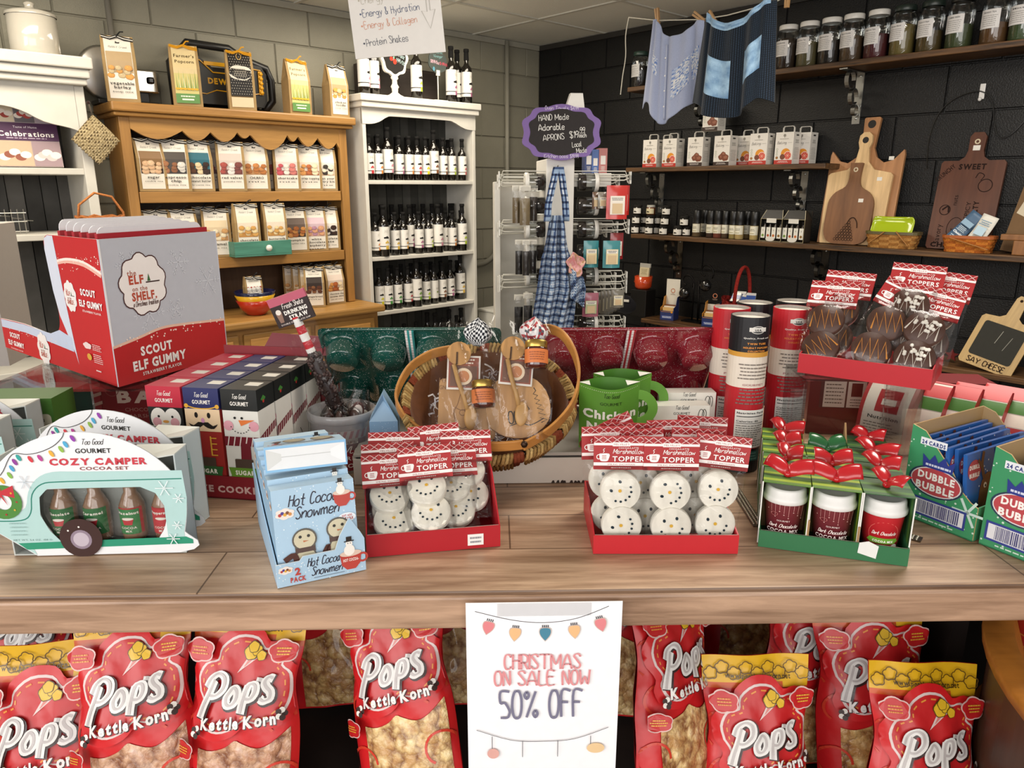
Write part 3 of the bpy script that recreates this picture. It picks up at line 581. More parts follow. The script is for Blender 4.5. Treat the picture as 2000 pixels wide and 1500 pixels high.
m = MB('card', 'cfc8bd'); m.box(-.1, .09, 0, .02, 0, .23); o = tag(m.build('cookbook', loc=LP(lu(-18, 330, .27), .26, 1.58), rot=(R_(-8), 0, RZL)), 'pale book spine edge standing beside the purple cookbook', 'book')
ph = lthing('pot_holder', 'square tan knitted pot holder hanging from the side of the white hutch', 'pot holder', lu(172, 200, .37), .375, onL(172, 202, .37).z, ry=0)
m = MB('knit', '8f7f60'); S = .088
def kn(u, v): return ((u - v) * S * 1.02 + .005, -.006 - .012 * sin(pi * u) * sin(pi * v) - .0025 * ((int(u * 16) + int(v * 16)) % 2), -.045 - (u + v) * S * 1.12)
m.grid(kn, 32, 32, cf=lambda u, v: ('8a7a5a', 'b5a481', '5c4e38', 'a08f6c')[int(u * 32) % 2 + 2 * (random.random() < .35)]); m.build('knitted_square', ph, solid=.01)
m = MB('cloth', '4a4036'); m.tube([(0, 0, .0), (.004, 0, -.02), (.008, -.004, -.05)], .003, 6); m.ell((0, .002, .002), .008, .006, .008, '2a1a16', n=8, m=6); m.build('hanging_loop', ph)
hb = lthing('wicker_basket', 'wicker basket with a thin bent handle in front of the pine dresser', 'basket', lu(197, 430, .62), .62, onL(197, 440, .62).z - .03)
st = thing('display_stand', 'slim white stand carrying the wicker basket between hutch and dresser', 'stand', LP(lu(197, 430, .62), .62, 0), RZL)
m = MB('paint', 'd0ccc2'); m.box(-.1, .1, -.1, .1, 0, .03); m.box(-.03, .03, -.03, .03, .03, hb.location.z - .02); m.box(-.1, .1, -.1, .1, hb.location.z - .02, hb.location.z); m.build('stand_body', st)
m = MB('rope', 'a5683a'); m.tube([(-.085, 0, .02), (-.07, 0, .11), (-.01, 0, .155), (.05, 0, .14), (.085, 0, .08), (.09, 0, .02)], .005, 6); m.build('handle', hb)
m = MB('rope', '93592f'); m.lathe([(.05, 0), (.075, .02), (.085, .06), (.08, .062), (.07, .025), (0, .012)], 20, cols=['93592f', 'a86c3c', '7c4826', '93592f', '5c3a20']); m.tube([(.085 * cos(a), .085 * sin(a), .062 + .004 * sin(9 * a)) for a in [i * pi / 12 for i in range(24)]], .006, 6, closed=True); m.build('bowl', hb)
wr = lthing('wire_rack', 'small white wire rack on the lower shelf of the white hutch', 'rack', lu(18, 430, .30), .25, 1.311)
m = MB('metal', 'd8d6d0')
for i in range(7): m.tube([(-.07 + i * .022, 0, 0), (-.07 + i * .022, 0, .10)], .0018, 5)
for z in (.01, .05, .085): m.tube([(-.075, 0, z), (.07, 0, z)], .002, 5)
for i in range(4): m.tube([(-.06 + i * .04, 0, .085 - i*.01), (-.02 + i * .04, .05, .08 - i*.01)], .0018, 5)
for x in (-.07, .062): m.tube([(x, 0, .01), (x, .08, .01)], .0018, 5)
m.build('wires', wr)
# ================================================================ white bookcase of oil and vinegar bottles
BL, BW = 1.628, .792
WB = 'd4d0c6'
bc = lthing('white_bookcase', 'tall white bookcase of dark oil and vinegar bottles beside the pine dresser', 'bookcase', BL, 0, 0)
m = MB('paint', WB); m.box(-.022, BW + .022, -.335, -.008, 1.945, 1.982); m.box(-.012, BW + .012, -.325, -.008, 1.915, 1.945); P(m, 'cornice', bc, .005)
m = MB('paint', WB)
pts = [(.0, 1.83), (.06, 1.832), (.11, 1.846), (.16, 1.872), (.22, 1.878), (.56, 1.878), (.62, 1.872), (.68, 1.848), (.73, 1.834), (BW, 1.832)]
m.prism(crom(pts, 3) + [(BW, 1.915), (0, 1.915)], -.302, -.284); P(m, 'valance', bc, 0)
for x in (0, BW - .022):
    m = MB('paint', WB); m.box(x, x + .022, -.30, -.01, 0, 1.915); P(m, 'side_panel', bc)
m = MB('paint', WB)
for z in (1.536, 1.112, .797, .45, .1):
    m = MB('paint', WB); m.box(.022, BW - .022, -.295, -.03, z - .022, z); P(m, 'shelf', bc)
m = MB('dark', '4e4d4a')
for i in range(13): m.box(.02 + i * .058, .02 + i * .058 + .055, -.03 - .005 * (i % 2), -.012, .05, 1.92, ('55544f', '5d5c57', '494844')[i % 3])
P(m, 'back_panel', bc, 0)
# ---------------------------------------------------------------- bottles
def bprof(h, r): return [(0, .001), (r * .93, 0), (r, .004), (r, h * .60), (r * .93, h * .66), (r * .55, h * .71), (r * .40, h * .745), (r * .38, h * .80)]
BODY = {}; CAPM = {}; LABM = {}
ACC = dict(red='c23a3f', orange='dc8a3a', pink='cf8fa0', plum='b0688c', amber='e0a030', yellow='d8d02c', green='7fb04a', lime='b4cc3a', brown='8a5a3c', gold='d9b44a', leaf='4f9a48', rose='d86a6a', blank='d9d2c2')
def bottle(label, loc, size, acc, group, turn=0, tint='17130f'):
    h, r = size; k = (size, tint)
    if k not in BODY:
        m = MB('bottleglass', tint); m.lathe(bprof(h, r), 18); BODY[k] = m.mesh('bottle_body')
        m = MB('matte', '1b1a19'); m.lathe([(r * .45, h * .795), (r * .47, h * .80), (r * .45, h * .90), (r * .42, h * .94), (r * .50, h * .945), (r * .50, h * .995), (r * .44, h), (0, h)], 14); CAPM[k] = m.mesh('cap')
    k2 = (size, acc)
    if k2 not in LABM:
        m = MB('card', 'eeeae2'); z0, z1 = h * .14, h * .585; rr = r + .0006; A0, A1 = -2.5, 1.0
        u2 = lambda u, v, hh: V3(((rr + hh) * sin(A0 + (A1 - A0) * u), -(rr + hh) * cos(A0 + (A1 - A0) * u), z0 + v * r * 3.5))
        H = (z1 - z0) / (r * 3.5); m.warp(u2, .06, 0, .0002); m.rect(0, 0, 1, H, 'eeeae2')
        c = ACC[acc]
        if acc != 'blank':
            m.rect(0, H * .12, .70, H * .155, '2a2826'); m.rect(.68, 0, .86, H * .17, c)
            m.poly([(.58, H * .48), (.86, H * .48), (.86, H * .54), (.8, H * .57), (.76, H * .60), (.72, H * .57), (.58, H * .545)], '262422')
            for q in range(3): m.disc(.70 + .06 * q, H * (.3 + .05 * (q % 2)), .05, c, .05, n=10)
            m.line(crom([(.62, H * .72), (.66, H * .86), (.71, H * .75), (.76, H * .88), (.8, H * .73), (.84, H * .84)]), .012, 'b9b4ab')
        else:
            m.disc(.7, H * .35, .09, '8a9a52', .06); m.greek(.55, H * .5, .88, H * .6, 2, 'a9a394')
        LABM[k2] = m.mesh('label')
    o = thing('oil_bottle', label, 'bottle', loc, RZL + turn, group)
    for nm, me in (('bottle_body', BODY[k]), ('cap', CAPM[k]), ('label', LABM[k2])):
        c = bpy.data.objects.new(nm, me); SC.collection.objects.link(c); c.parent = o
    return o
SM, BG = (.245, .0268), (.286, .0305)
NOTE = dict(red='red berry', orange='orange', pink='pale pink', plum='plum', amber='amber', yellow='yellow', green='green', lime='lime green', brown='brown', gold='gold', leaf='leaf green', rose='rose', blank='plain cream')
def row(spec, z, off, where, group):
    spec = [tuple(s) + (off,) * (4 - len(s)) for s in spec]
    for i, (px, sz, acc, of) in enumerate(spec):
        l = '%s dark bottle, %s label accent, %s from the dresser end, %s' % ('tall' if sz == BG else 'short', NOTE[acc], ORD[i], where)
        bottle(l, LP(max(lu(px, 350, of), .864 + sz[1]), of, z + .001), sz, acc, group, random.uniform(-.15, .35))
row([(723, SM, 'red'), (740, SM, 'orange'), (759, BG, 'pink'), (781, SM, 'plum'), (800, SM, 'orange'), (816, SM, 'red'), (832, SM, 'yellow'), (848, BG, 'brown'), (866, SM, 'brown'), (883, SM, 'lime'), (903, SM, 'rose')], 1.536, .255, 'top bookcase shelf', 'bottles at the front of the top bookcase shelf')
row([(728, SM, 'orange', .25), (745, BG, 'gold', .272), (767, SM, 'gold'), (784, SM, 'amber'), (797, BG, 'plum', .2), (815, SM, 'plum'), (834, SM, 'lime'), (853, BG, 'pink', .268), (868, SM, 'pink', .21), (881, SM, 'orange'), (901, BG, 'lime', .262), (917, SM, 'yellow', .21)], 1.112, .255, 'second bookcase shelf', 'bottles at the front of the second bookcase shelf')
row([(731, SM, 'yellow', .24), (749, SM, 'leaf'), (768, SM, 'leaf'), (789, SM, 'red'), (807, BG, 'green', .265), (826, SM, 'lime', .245), (842, SM, 'blank', .24), (859, SM, 'brown', .235), (875, SM, 'plum', .225), (889, SM, 'amber', .17), (902, BG, 'gold', .2)], .797, .255, 'third bookcase shelf', 'bottles at the front of the third bookcase shelf')
row([(754, SM, 'red', .25), (778, SM, 'leaf', .24), (803, SM, 'rose', .24), (826, BG, 'pink', .2), (842, BG, 'plum', .24), (858, SM, 'amber', .24), (871, BG, 'lime', .2), (886, SM, 'red', .22), (902, BG, 'orange', .2)], .45, .24, 'lowest bookcase shelf', 'bottles on the lowest visible bookcase shelf')
def back(pxs, z, where, sz=SM):
    for i, px in enumerate(pxs): bottle('dark bottle in the rear row, %s from the dresser end, %s' % (ORD[i], where), LP(max(lu(px, 350, .13), .895), .13, z + .001), sz, 'red', 'bottles at the back of the ' + where)
back((738, 757, 776, 796, 818, 836, 856, 876, 892), 1.536, 'top bookcase shelf'); back((742, 762, 780, 806, 824, 842, 860, 878, 896), 1.112, 'second bookcase shelf', BG); back((756, 776, 796, 816, 836, 856, 876), .797, 'third bookcase shelf')
zB = 1.983
for i, (px, off, acc, l) in enumerate(((710, .22, 'pink', 'tall bottle on the bookcase top at the dresser end under the handwritten sign'), (729, .20, 'pink', 'tall bottle on the bookcase top just beside the cherry chalkboard'), (813, .24, 'lime', 'tall bottle with lime label on the bookcase top between the two price boards'),
    (881, .24, 'plum', 'tall bottle with plum label on the bookcase top, front of the cluster of three'), (893, .17, 'plum', 'tall bottle at the back of the cluster of three on the bookcase top'), (911, .23, 'plum', 'tall bottle at the corner end of the bookcase top'))):
    bottle(l, LP(lu(px, 140, off), off, zB), (.315, .0325), acc, 'bottles on top of the white bookcase', .25 if i > 1 else .55)
# cherry chalkboard on a turned stand
ck = lthing('chalkboard_stand', 'white framed chalkboard with painted cherries on a turned stand atop the bookcase', 'chalkboard', lu(768, 140, .22), .23, zB)
m = MB('paint', 'dcd8cc'); m.lathe([(0, 0), (.055, 0), (.055, .01), (.035, .018), (.018, .03), (.02, .05), (.026, .06), (.016, .075), (.015, .095), (.024, .105), (.018, .12), (.014, .125)], 20, sy=.7); m.build('turned_stand', ck)
def wavy(a, b, n=64, k=8, am=.06): return [(a * (1 + am * cos(k * t)) * cos(t), .215 + b * (1 + am * cos(k * t)) * sin(t)) for t in [2 * pi * i / n for i in range(n)]]
m = MB('paint', 'e4e0d4'); m.prism(wavy(.088, .102), -.008, .010); m.build('frame', ck, bevel=.004)
m = MB('matte', '2c2a28'); m.prism(wavy(.072, .086, am=.04), -.0095, -.006)
m.frame((-.08, -.0095, .12), (.16, 0, 0), (0, 0, .16)); m.hand('Olive', .6, .98, .13, 'e6e2d8', .09, wob=.3); m.hand('$18.99/8oz', .66, .62, .12, 'c9e3e0', .1, wid=.48, rot=-.25, wob=.3); m.hand('$21.99/lb', .66, .42, .12, 'c9e3e0', .1, wid=.5, rot=-.25, wob=.3)
m.line(crom([(.3, 1.05), (.33, .8), (.36, .62)]), .02, '4f9a4a'); m.line(crom([(.33, 1.0), (.45, .75), (.5, .55)]), .02, '4f9a4a'); m.disc(.36, .52, .07, 'c8402f'); m.disc(.5, .44, .075, 'c8402f', .09); m.build('chalkboard', ck)
ps = lthing('price_sign', 'small clear sign with chalk prices on a thin white stand atop the bookcase', 'sign', lu(852, 150, .22), .235, zB)
m = MB('paint', 'dcd9cf'); m.box(-.045, .05, -.03, .03, 0, .01); m.tube([(.0, 0, .01), (0, 0, .16)], .0035, 6); m.box(-.012, .012, -.006, .002, .145, .175); m.build('stand', ps)
m = MB('plastic', '4d5450'); m.prism(cloud(0, .22, .062, .058, 6, .1), -.003, .003); m.frame((-.075, -.0035, .15), (.15, 0, 0), (0, 0, .15))
m.hand('Balsamic', .5, .78, .1, '8fc0c0', .1, wob=.3, wid=.5); m.hand('Vinegar', .52, .62, .1, '8fc0c0', .1, wob=.3, wid=.44); m.hand('$18.99/8oz', .36, .40, .11, 'e2b8c4', .12, wid=.42, rot=-.1); m.hand('$21.99/lb', .78, .36, .1, 'e0556a', .12, wid=.36, rot=-.1); m.disc(.3, .2, .05, '5f9bb0', .08); m.build('board', ps)
bx = lthing('dark_case', 'dark wooden case standing against the wall behind the bottles atop the bookcase', 'case', lu(790, 150, .06), .09, zB)
m = MB('woodx', '3c332d'); m.box(-.32, .22, 0, .07, 0, .19); m.frame((-.32, 0, 0), (.54, 0, 0), (0, 0, .54)); m.line([(.02, .02), (.98, .02), (.98, .33), (.02, .33)], .012, '4d423a', True); m.build('case_box', bx, bevel=.004)
wb = lthing('white_box', 'low white wooden box on the floor side between the bookcase and the spinner rack', 'box', .70, .30, 0)
m = MB('paint', 'd6d3c9'); m.box(-.03, .13, -.12, .12, 0, .70); m.box(-.035, .135, -.125, .125, .70, .715); m.build('box_body', wb, bevel=.003)
# ---------------------------------------------------------------- hanging handwritten sign
sg = thing('hanging_sign', 'white hanging poster with a handwritten list of drinks and an outlined arrow', 'sign', atY(775, 40, 2.1), R_(4), ry=R_(-5))
w_ = 158 / FPX * 2.16; m = MB('card', 'd6d2cc'); m.box(-w_/2, w_/2, 0, .004, -.085, .26)
m.frame((-w_/2, 0, -.085), (w_, 0, 0), (0, 0, w_))
for t, v, c, wd in (('Energy', .55, 'b0a99a', .24), ('Energy & Hydration', .415, '3c4a6a', .62), ('Energy & Collagen', .295, 'c98a6c', .58), ('Protein Shakes', .12, '3f4350', .46)):
    m.disc(.115, v + .03, .01, c); m.hand(t, .14, v, .072, c, .07, 'l', wid=wd, wob=.25, rot=.05 if wd > .3 else 0)
m.line([(.84, 1.2), (.84, .42), (.78, .43), (.86, .25), (.93, .44), (.875, .43), (.875, 1.2)], .007, 'aaa59c'); m.build('poster', sg)
m = MB('cloth', 'd8d5cc')
for x in (-w_/2 + .02, w_/2 - .02): m.tube([(x, .002, .26), (x, .002, .42)], .0012, 5)
m.build('string', sg)
hz = sg.location.z
# ================================================================ shelves on the black wall
def rthing(name, label, cat, v, off, z, group=None, rz=0, **k): return thing(name, label, cat, RP(v, off, z), RZR + rz, group, **k)
def wall_shelf(label, v0, v1, z, t=.026, d=.22):
    m = MB('shelfwood', '6c4c2b'); m.box(0, v1 - v0, -d, -.001, -t, 0); o = tag(m.build('wall_shelf', bevel=.003), label, 'shelf', 'rough dark plank shelves on the black wall'); o.location = RP(v0, 0, z); o.rotation_euler.z = RZR
ZT, Z2, Z3, Z4 = 2.068, 1.612, 1.222, .718
wall_shelf('topmost wall shelf holding large tea jars', rv(1229, 183, .2), 3.6, ZT)
wall_shelf('short wall shelf holding the white gable boxes', rv(1222, 327, .22), rv(1612, 320, .22), Z2)
wall_shelf('long wall shelf of small jars, cutting boards and split baskets', rv(1232, 457, .22), 3.6, Z3)
wall_shelf('lowest wall shelf under the red basket and small chalkboard', rv(1252, 620, .25), 3.6, Z4, d=.25)
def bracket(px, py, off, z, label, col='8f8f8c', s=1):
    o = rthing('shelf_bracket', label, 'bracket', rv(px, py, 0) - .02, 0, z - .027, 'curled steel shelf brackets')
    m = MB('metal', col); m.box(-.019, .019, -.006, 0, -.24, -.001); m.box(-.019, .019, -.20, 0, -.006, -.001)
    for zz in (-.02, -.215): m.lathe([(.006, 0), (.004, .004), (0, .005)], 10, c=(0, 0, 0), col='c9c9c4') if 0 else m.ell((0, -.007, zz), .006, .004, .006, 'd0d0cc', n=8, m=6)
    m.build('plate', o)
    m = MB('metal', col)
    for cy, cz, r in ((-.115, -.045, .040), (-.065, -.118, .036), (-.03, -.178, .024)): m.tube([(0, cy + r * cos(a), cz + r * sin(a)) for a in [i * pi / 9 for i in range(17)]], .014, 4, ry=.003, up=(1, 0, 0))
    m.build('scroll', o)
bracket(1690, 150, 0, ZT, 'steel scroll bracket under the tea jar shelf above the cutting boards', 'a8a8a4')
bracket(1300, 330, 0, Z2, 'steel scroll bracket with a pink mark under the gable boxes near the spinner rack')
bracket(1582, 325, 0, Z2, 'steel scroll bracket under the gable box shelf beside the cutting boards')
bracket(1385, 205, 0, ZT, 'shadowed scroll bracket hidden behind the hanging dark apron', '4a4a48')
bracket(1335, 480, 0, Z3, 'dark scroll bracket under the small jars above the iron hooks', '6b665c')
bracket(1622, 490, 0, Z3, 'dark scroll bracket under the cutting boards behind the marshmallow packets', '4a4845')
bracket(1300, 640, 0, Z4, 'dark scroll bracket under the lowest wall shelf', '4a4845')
# ---------------------------------------------------------------- big tea jars
def teajar(px, py, label, lid, tea, title, k=1.0):
    o = rthing('tea_jar', label, 'jar', rv(px, py, .12), .12, ZT + .001, 'large tea jars on the top wall shelf', R_(random.uniform(-8, 2)))
    r, h = .053 * k, .212 * k; m = MB('jarglass'); m.lathe([(r * .9, 0), (r, .012), (r, h * .74), (r * .97, h * .8), (r * .78, h * .88), (r * .78, h * .92)], 22); m.build('glass', o)
    m = MB('matte', tea); f = random.uniform(.4, .7); m.lathe([(0, .006), (r * .9, .006), (r * .95, .014), (r * .95, h * f), (r * .5, h * (f + .03)), (0, h * (f + .01))], 18); m.build('loose_tea', o)
    m = MB('plastic', lid); m.lathe([(r * .84, h * .89), (r * .86, h * .90), (r * .86, h * .985), (r * .82, h), (0, h)], 24)
    m.build('lid', o)
    m = MB('card', 'd9d6d2'); rr = r + .001; m.warp(lambda u, v, hh: V3(((rr + hh) * sin(-.95 + u * 1.5), -(rr + hh) * cos(-.95 + u * 1.5), h * .30 + v * r * 1.5)), .12, 0, .0002)
    m.rect(0, 0, 1, .92, 'dcd9d6'); m.text(title, .5, .74, .1, '3a3836', bold=1, wid=.6); m.greek(.1, .08, .9, .66, 6, '8b8884', .3); m.build('label', o)
for i, (px, py, t, lid) in enumerate(((1537, 100, 'DARJEELING', 'e6e3dc'), (1578, 95, 'Earl Grey Tea', 'e6e3dc'), (1621, 90, 'English Breakfast', 'e6e3dc'), (1664, 85, 'Peach & Paradise', 'e6e3dc'), (1712, 80, 'HIBISCUS TEA', 'e6e3dc'), (1762, 80, 'German Blend', '1f2a24'), (1815, 78, 'Turmeric & Ginger', '1f2a24'), (1872, 75, 'JASMINE GREEN', '22211f'), (1940, 70, 'MANGO TEA', '22211f'), (1997, 65, 'Mint', '22211f'))):
    teajar(px, py, 'large jar of loose tea with %s lid, %s from the hanging dark apron' % ('white' if i < 5 else 'black', ORD[i]), lid, ('3a2c22', '6b6242', '2f2822', '5a4632', '5b2a2c', '7a6a3a', '5a4a2a', '4c5434', '6a4a2c', '4a5a38')[i], t)
teajar(1250, 150, 'jar of dark tea with a green lid behind the pale blue apron', '2c4238', '2a241f', 'Green Tea', .95)
# ---------------------------------------------------------------- white gable boxes
def gable(px, py, label, kind, z=Z2, off=.19, dz=0):
    o = rthing('gable_box', label, 'box', rv(px, py, off), off, z + .001, 'white gable boxes with handles', R_(random.uniform(-2, 2)))
    w, d, h = .098, .075, .155; m = MB('card', 'e6e1d8'); m.box(-w/2, w/2, 0, d, 0, h)
    m.frame((-w/2, 0, 0), (w, 0, 0), (0, 0, w)); H = h / w
    b = 'b8392e' if kind == 'fruit' else '35241e'
    m.rect(0, 0, 1, .2, b); m.greek(.15, .06, .85, .16, 2, 'f0e8e0', .35)
    if kind == 'fruit':
        m.disc(.62, .52, .26, 'e0932c'); m.disc(.74, .42, .22, 'f0cfc0'); m.disc(.74, .42, .185, 'd04a3c')
        for k in range(8): m.line([(.74, .42), (.74 + .17 * cos(k * pi / 4), .42 + .17 * sin(k * pi / 4))], .015, 'f0b8a0')
        m.disc(.46, .36, .14, '7a4632'); m.disc(.15, .32, .07, 'a0703a')
    else:
        for x, y, r in ((.5, .45, .17), (.75, .42, .2), (.62, .6, .14)): m.poly(cloud(x, y, r, r * .85, 5, .15), '7a4430'); m.poly(cloud(x + .02, y + .03, r * .55, r * .4, 5, .2), '96604a')
    for k in range(3): m.ring(.14, .48 + .13 * k, .045, .012, '8fa07a')
    m.hand('Baking 327', .52, 1.0, .14, '5d5852', .07, shear=.25, wid=.8); m.disc(.5, 1.42, .07, '8d887e'); m.line([(.5, 1.3), (.5, 1.42)], .02, '8d887e'); m.greek(.2, 1.22, .8, 1.28, 1, 'a5a096')
    m.frame((w/2, 0, 0), (0, d, 0), (0, 0, d)); m.greek(.15, .3, .85, 1.1, 9, '8f8a82', .3); m.greek(.25, 1.35, .75, 1.6, 3, '6f6a62', .4); m.poly(rrect(.32, 1.82, .68, 1.92, .05), '2e2a26'); m.build('carton', o)
    m = MB('card', 'e9e5dc'); m.tube([(-w*.3, d*.5, h - .001), (-w*.3, d*.5, h + .022), (-w*.24, d*.5, h + .03), (w*.24, d*.5, h + .03), (w*.3, d*.5, h + .022), (w*.3, d*.5, h - .001)], .009, 4, ry=.0015, up=(0, 1, 0)); m.build('handle', o)
for px, k, l, off in ((1269, 'fruit', 'white gable box with orange and grapefruit, nearest the spinner rack', .19), (1307, 'fruit', 'white gable box with orange and grapefruit, second from the spinner rack', .19), (1357, 'choc', 'white gable box with chocolates pictured, third along the shelf', .19), (1409, 'choc', 'white gable box with chocolates pictured, fourth along the shelf', .19), (1452, 'fruit', 'white gable box with fruit half hidden behind its neighbour', .10), (1480, 'fruit', 'white gable box with large grapefruit slice, standing forward of its neighbour', .205), (1530, 'fruit', 'white gable box with fruit front, beside the plain sided last box', .19)): gable(px, 300, l, k, off=off)
gable(1563, 300, 'white gable box at the shelf end showing mostly its printed side', 'fruit', off=.10)
gable(1296, 300, 'white gable box behind the first one with only its handle showing', 'fruit', off=.095)
gable(1387, 240, 'white gable box stacked on top of two chocolate boxes under the dark apron', 'choc', z=Z2 + .186, off=.17)
# ---------------------------------------------------------------- small jars, grinders, carriers
def sjar(px, z, off, label, mat='1f1c18', lab='e4e0d6', lid='22201d'):
    o = rthing('condiment_jar', label, 'jar', rv(px, 440, off), off, z, 'small white labelled condiment jars'); r, h = .027, .056
    m = MB('bottleglass', mat); m.lathe([(0, 0), (r, 0), (r, h * .72), (r * .85, h * .78)], 14); m.build('jar_body', o)
    m = MB('matte', lid); m.lathe([(r * .92, h * .76), (r * .94, h * .78), (r * .94, h * .98), (r * .88, h), (0, h)], 14); m.build('lid', o)
    m = MB('card', lab); rr = r + .0007; m.warp(lambda u, v, hh: V3(((rr + hh) * sin(-1.7 + u * 3.0), -(rr + hh) * cos(-1.7 + u * 3.0), h * .1 + v * r * 3)), .1, 0, .0002); m.rect(0, 0, 1, .38, lab)
    m.poly([(.42, .09), (.66, .09), (.66, .16), (.6, .16), (.57, .19), (.48, .19), (.45, .16), (.42, .16)], '2a2724'); m.build('label', o)
J = .0575
for i, (px, l, off) in enumerate(((1242, 0, .17), (1257, 0, .11), (1269, 0, .17), (1281, 0, .12), (1297, 0, .17), (1243, 1, .17), (1258, 1, .11), (1270, 1, .17), (1283, 1, .12), (1299, 1, .17), (1245, 2, .17), (1301, 2, .17), (1325, 0, .17), (1342, 0, .14), (1337, 1, .155))):
    sjar(px, Z3 + .001 + l * J, off, 'small jar with white label, %s row of the %s, %s along' % (('bottom', 'middle', 'top')[l], 'stack by the spinner rack' if i < 12 else 'short stack by the grinders', ORD[(i % 5 if i < 10 else i - 10 if i < 12 else i - 12)]))
sjar(1270, Z3 + .001 + 2 * J, .16, 'small jar with silver lid and cream label atop the jar stack', '6b3a1c', 'd9cda8', 'b5b2a8')
def grinder(px, off, i, herb):
    o = rthing('spice_grinder', 'glass spice grinder with black cap, %s from the small jars' % ORD[i], 'grinder', rv(px, 440, off), off, Z3 + .001, 'spice grinders between the small jars and carriers'); r, h = .0225, .15
    m = MB('matte', herb, ); m.lathe([(0, 0), (r * .95, 0), (r, .004), (r, h * .5), (0, h * .5)], 14, cols=[herb, herb, herb, '3a342c']); m.build('spice_glass', o)
    m = MB('plastic', '191817'); m.lathe([(r * 1.02, h * .5), (r * .98, h * .66), (r * 1.05, h * .7), (r * 1.0, h * .97), (r * .9, h), (0, h)], 16); m.build('grinder_cap', o)
    m = MB('card', 'ded9c4'); rr = r + .0008; m.warp(lambda u, v, hh: V3(((rr + hh) * sin(-1.6 + u * 3.0), -(rr + hh) * cos(-1.6 + u * 3.0), h * .17 + v * r * 3)), .1, 0, .0002); m.rect(0, 0, 1, .7, 'ded9c4'); m.greek(.3, .3, .75, .5, 2, '6a6658', .4); m.rect(.35, .1, .7, .16, 'b8b08a'); m.build('label', o)
for i, (px, off, c) in enumerate(((1361, .17, '5a4a34'), (1377, .10, '3c3226'), (1388, .17, '3a2a20'), (1402, .17, '6a3a2c'), (1417, .15, '4a3a2a'), (1433, .17, '8a7a4a'), (1445, .18, 'a08a5a'), (1460, .10, '6a5636'), (1474, .17, 'a5905c'))): grinder(px, off, i, c)
def carrier(px, label):
    o = rthing('spice_carrier', label, 'gift box', rv(px, 460, .17), .20, Z3 + .001, 'dark gift carriers of four spice bottles', R_(-4)); w, d, h = .125, .065, .16
    m = MB('card', '201d19'); m.box(-w/2, w/2, 0, d, 0, .004); m.box(-w/2, w/2, d - .003, d, 0, h); m.box(-w/2, -w/2 + .003, 0, d, 0, .115); m.box(w/2 - .003, w/2, 0, d, 0, .115); m.hexa([(-w/2, 0, .115), (w/2, 0, .115), (w/2, d, .115), (-w/2, d, .115), (-w*.38, d*.35, h), (w*.38, d*.35, h), (w*.38, d*.6, h), (-w*.38, d*.6, h)])
    for p in ((-w/2, 0, .115, -w*.38, d*.35, h), (w/2, 0, .115, w*.38, d*.35, h)): m.tube([p[:3], p[3:]], .0015, 4, 'cfc4a4')
    m.tube([(-w/2, -.001, .001), (-w/2, -.001, .115), (w/2, -.001, .115), (w/2, -.001, .001)], .0014, 4, 'b8aa84', closed=True); 
    m.box(-.028, .028, -.0025, 0, .095, .118, 'd8d4ca'); m.prism(circ(0, .012, .026, .012), -.003, 0, 'd8d4ca'); m.build('carrier_box', o)
    for k in range(4):
        x = -w/2 + w * (k + .5) / 4; m = MB('bottleglass', '2a2119'); m.lathe([(0, .005), (.013, .005), (.013, .07), (.006, .085), (.006, .09)], 10, c=(x, .017, 0)); m.lathe([(.007, .088), (.007, .104), (0, .105)], 8, c=(x, .017, 0), col='1a1816', mat='matte')
        m.box(x - .0115, x + .0115, .0015, .004, .016, .072, 'dfdcd0', 'card'); m.frame((x - .0115, .0014, .016), (.023, 0, 0), (0, 0, .023)); m.disc(.5, .6, .3, ('7a9a4a', 'b05a3c', 'c07040', '8a6a3a')[k]); m.text('0', .5, 1.6, .5, '55504a'); m.build('spice_bottle', o)
carrier(1510, 'dark carrier of four spice bottles beside the grinders'); carrier(1553, 'dark carrier of four spice bottles beside the cutting boards')
# ---------------------------------------------------------------- cutting boards
def board(name, label, px, off, pts, col, t, lean, rz=0, extra=None, mat='boardwood', z=Z3, hole=None, eye=None, sc=1.07):
    o = rthing(name, label, 'cutting board', rv(px, 475, off), off, z + .004, None, rz, rx=R_(-lean))
    m = MB(mat, col); m.prism(pts, 0, t); o.scale = (sc, 1, sc)
    if hole: m.frame((0, 0, 0), (1, 0, 0), (0, 0, 1)); m.disc(hole[0], hole[1], hole[2], '1a1614'); 
    if eye: m.frame((0, 0, 0), (1, 0, 0), (0, 0, 1)); m.ring(eye[0], eye[1], .008, .005, 'd8cdb0')
    m.build('board', o, bevel=.003)
    if extra: extra(o)
    return o
def sticker(o, x, z, w=.022, h=.016):
    m = MB('card', 'dedad0'); m.box(x, x + w, -.0012, -.0002, z, z + h); m.build('price_sticker', o)
def mir(p): return p + [(-x, z) for x, z in reversed(p)]
bb = mir([(.165, 0), (.165, .40), (.16, .42), (.12, .375), (.08, .365), (.045, .39), (.028, .43), (.036, .56), (.03, .565)])
board('cutting_board', 'largest cutting board, brown with scooped shoulders, rearmost of three leaning together', 1663, .11, bb, 'b58459', .018, 7.5, extra=lambda o: sticker(o, .10, .375), hole=(0, .535, .018))
pb_ = mir([(.135, 0), (.14, .02), (.145, .31), (.135, .32), (.06, .335), (.03, .37), (.022, .43), (.03, .455), (.028, .485), (.012, .5)])
board('cutting_board', 'pale maple cutting board leaning between the larger and smaller brown boards', 1656, .132, pb_, 'e6c592', .016, 7.5, extra=lambda o: sticker(o, .08, .285), hole=(0, .465, .014))
sb = mir(crom([(.05, 0), (.085, .015), (.105, .06), (.105, .15), (.10, .20), (.075, .235), (.035, .26), (.024, .30), (.028, .365)], 3))
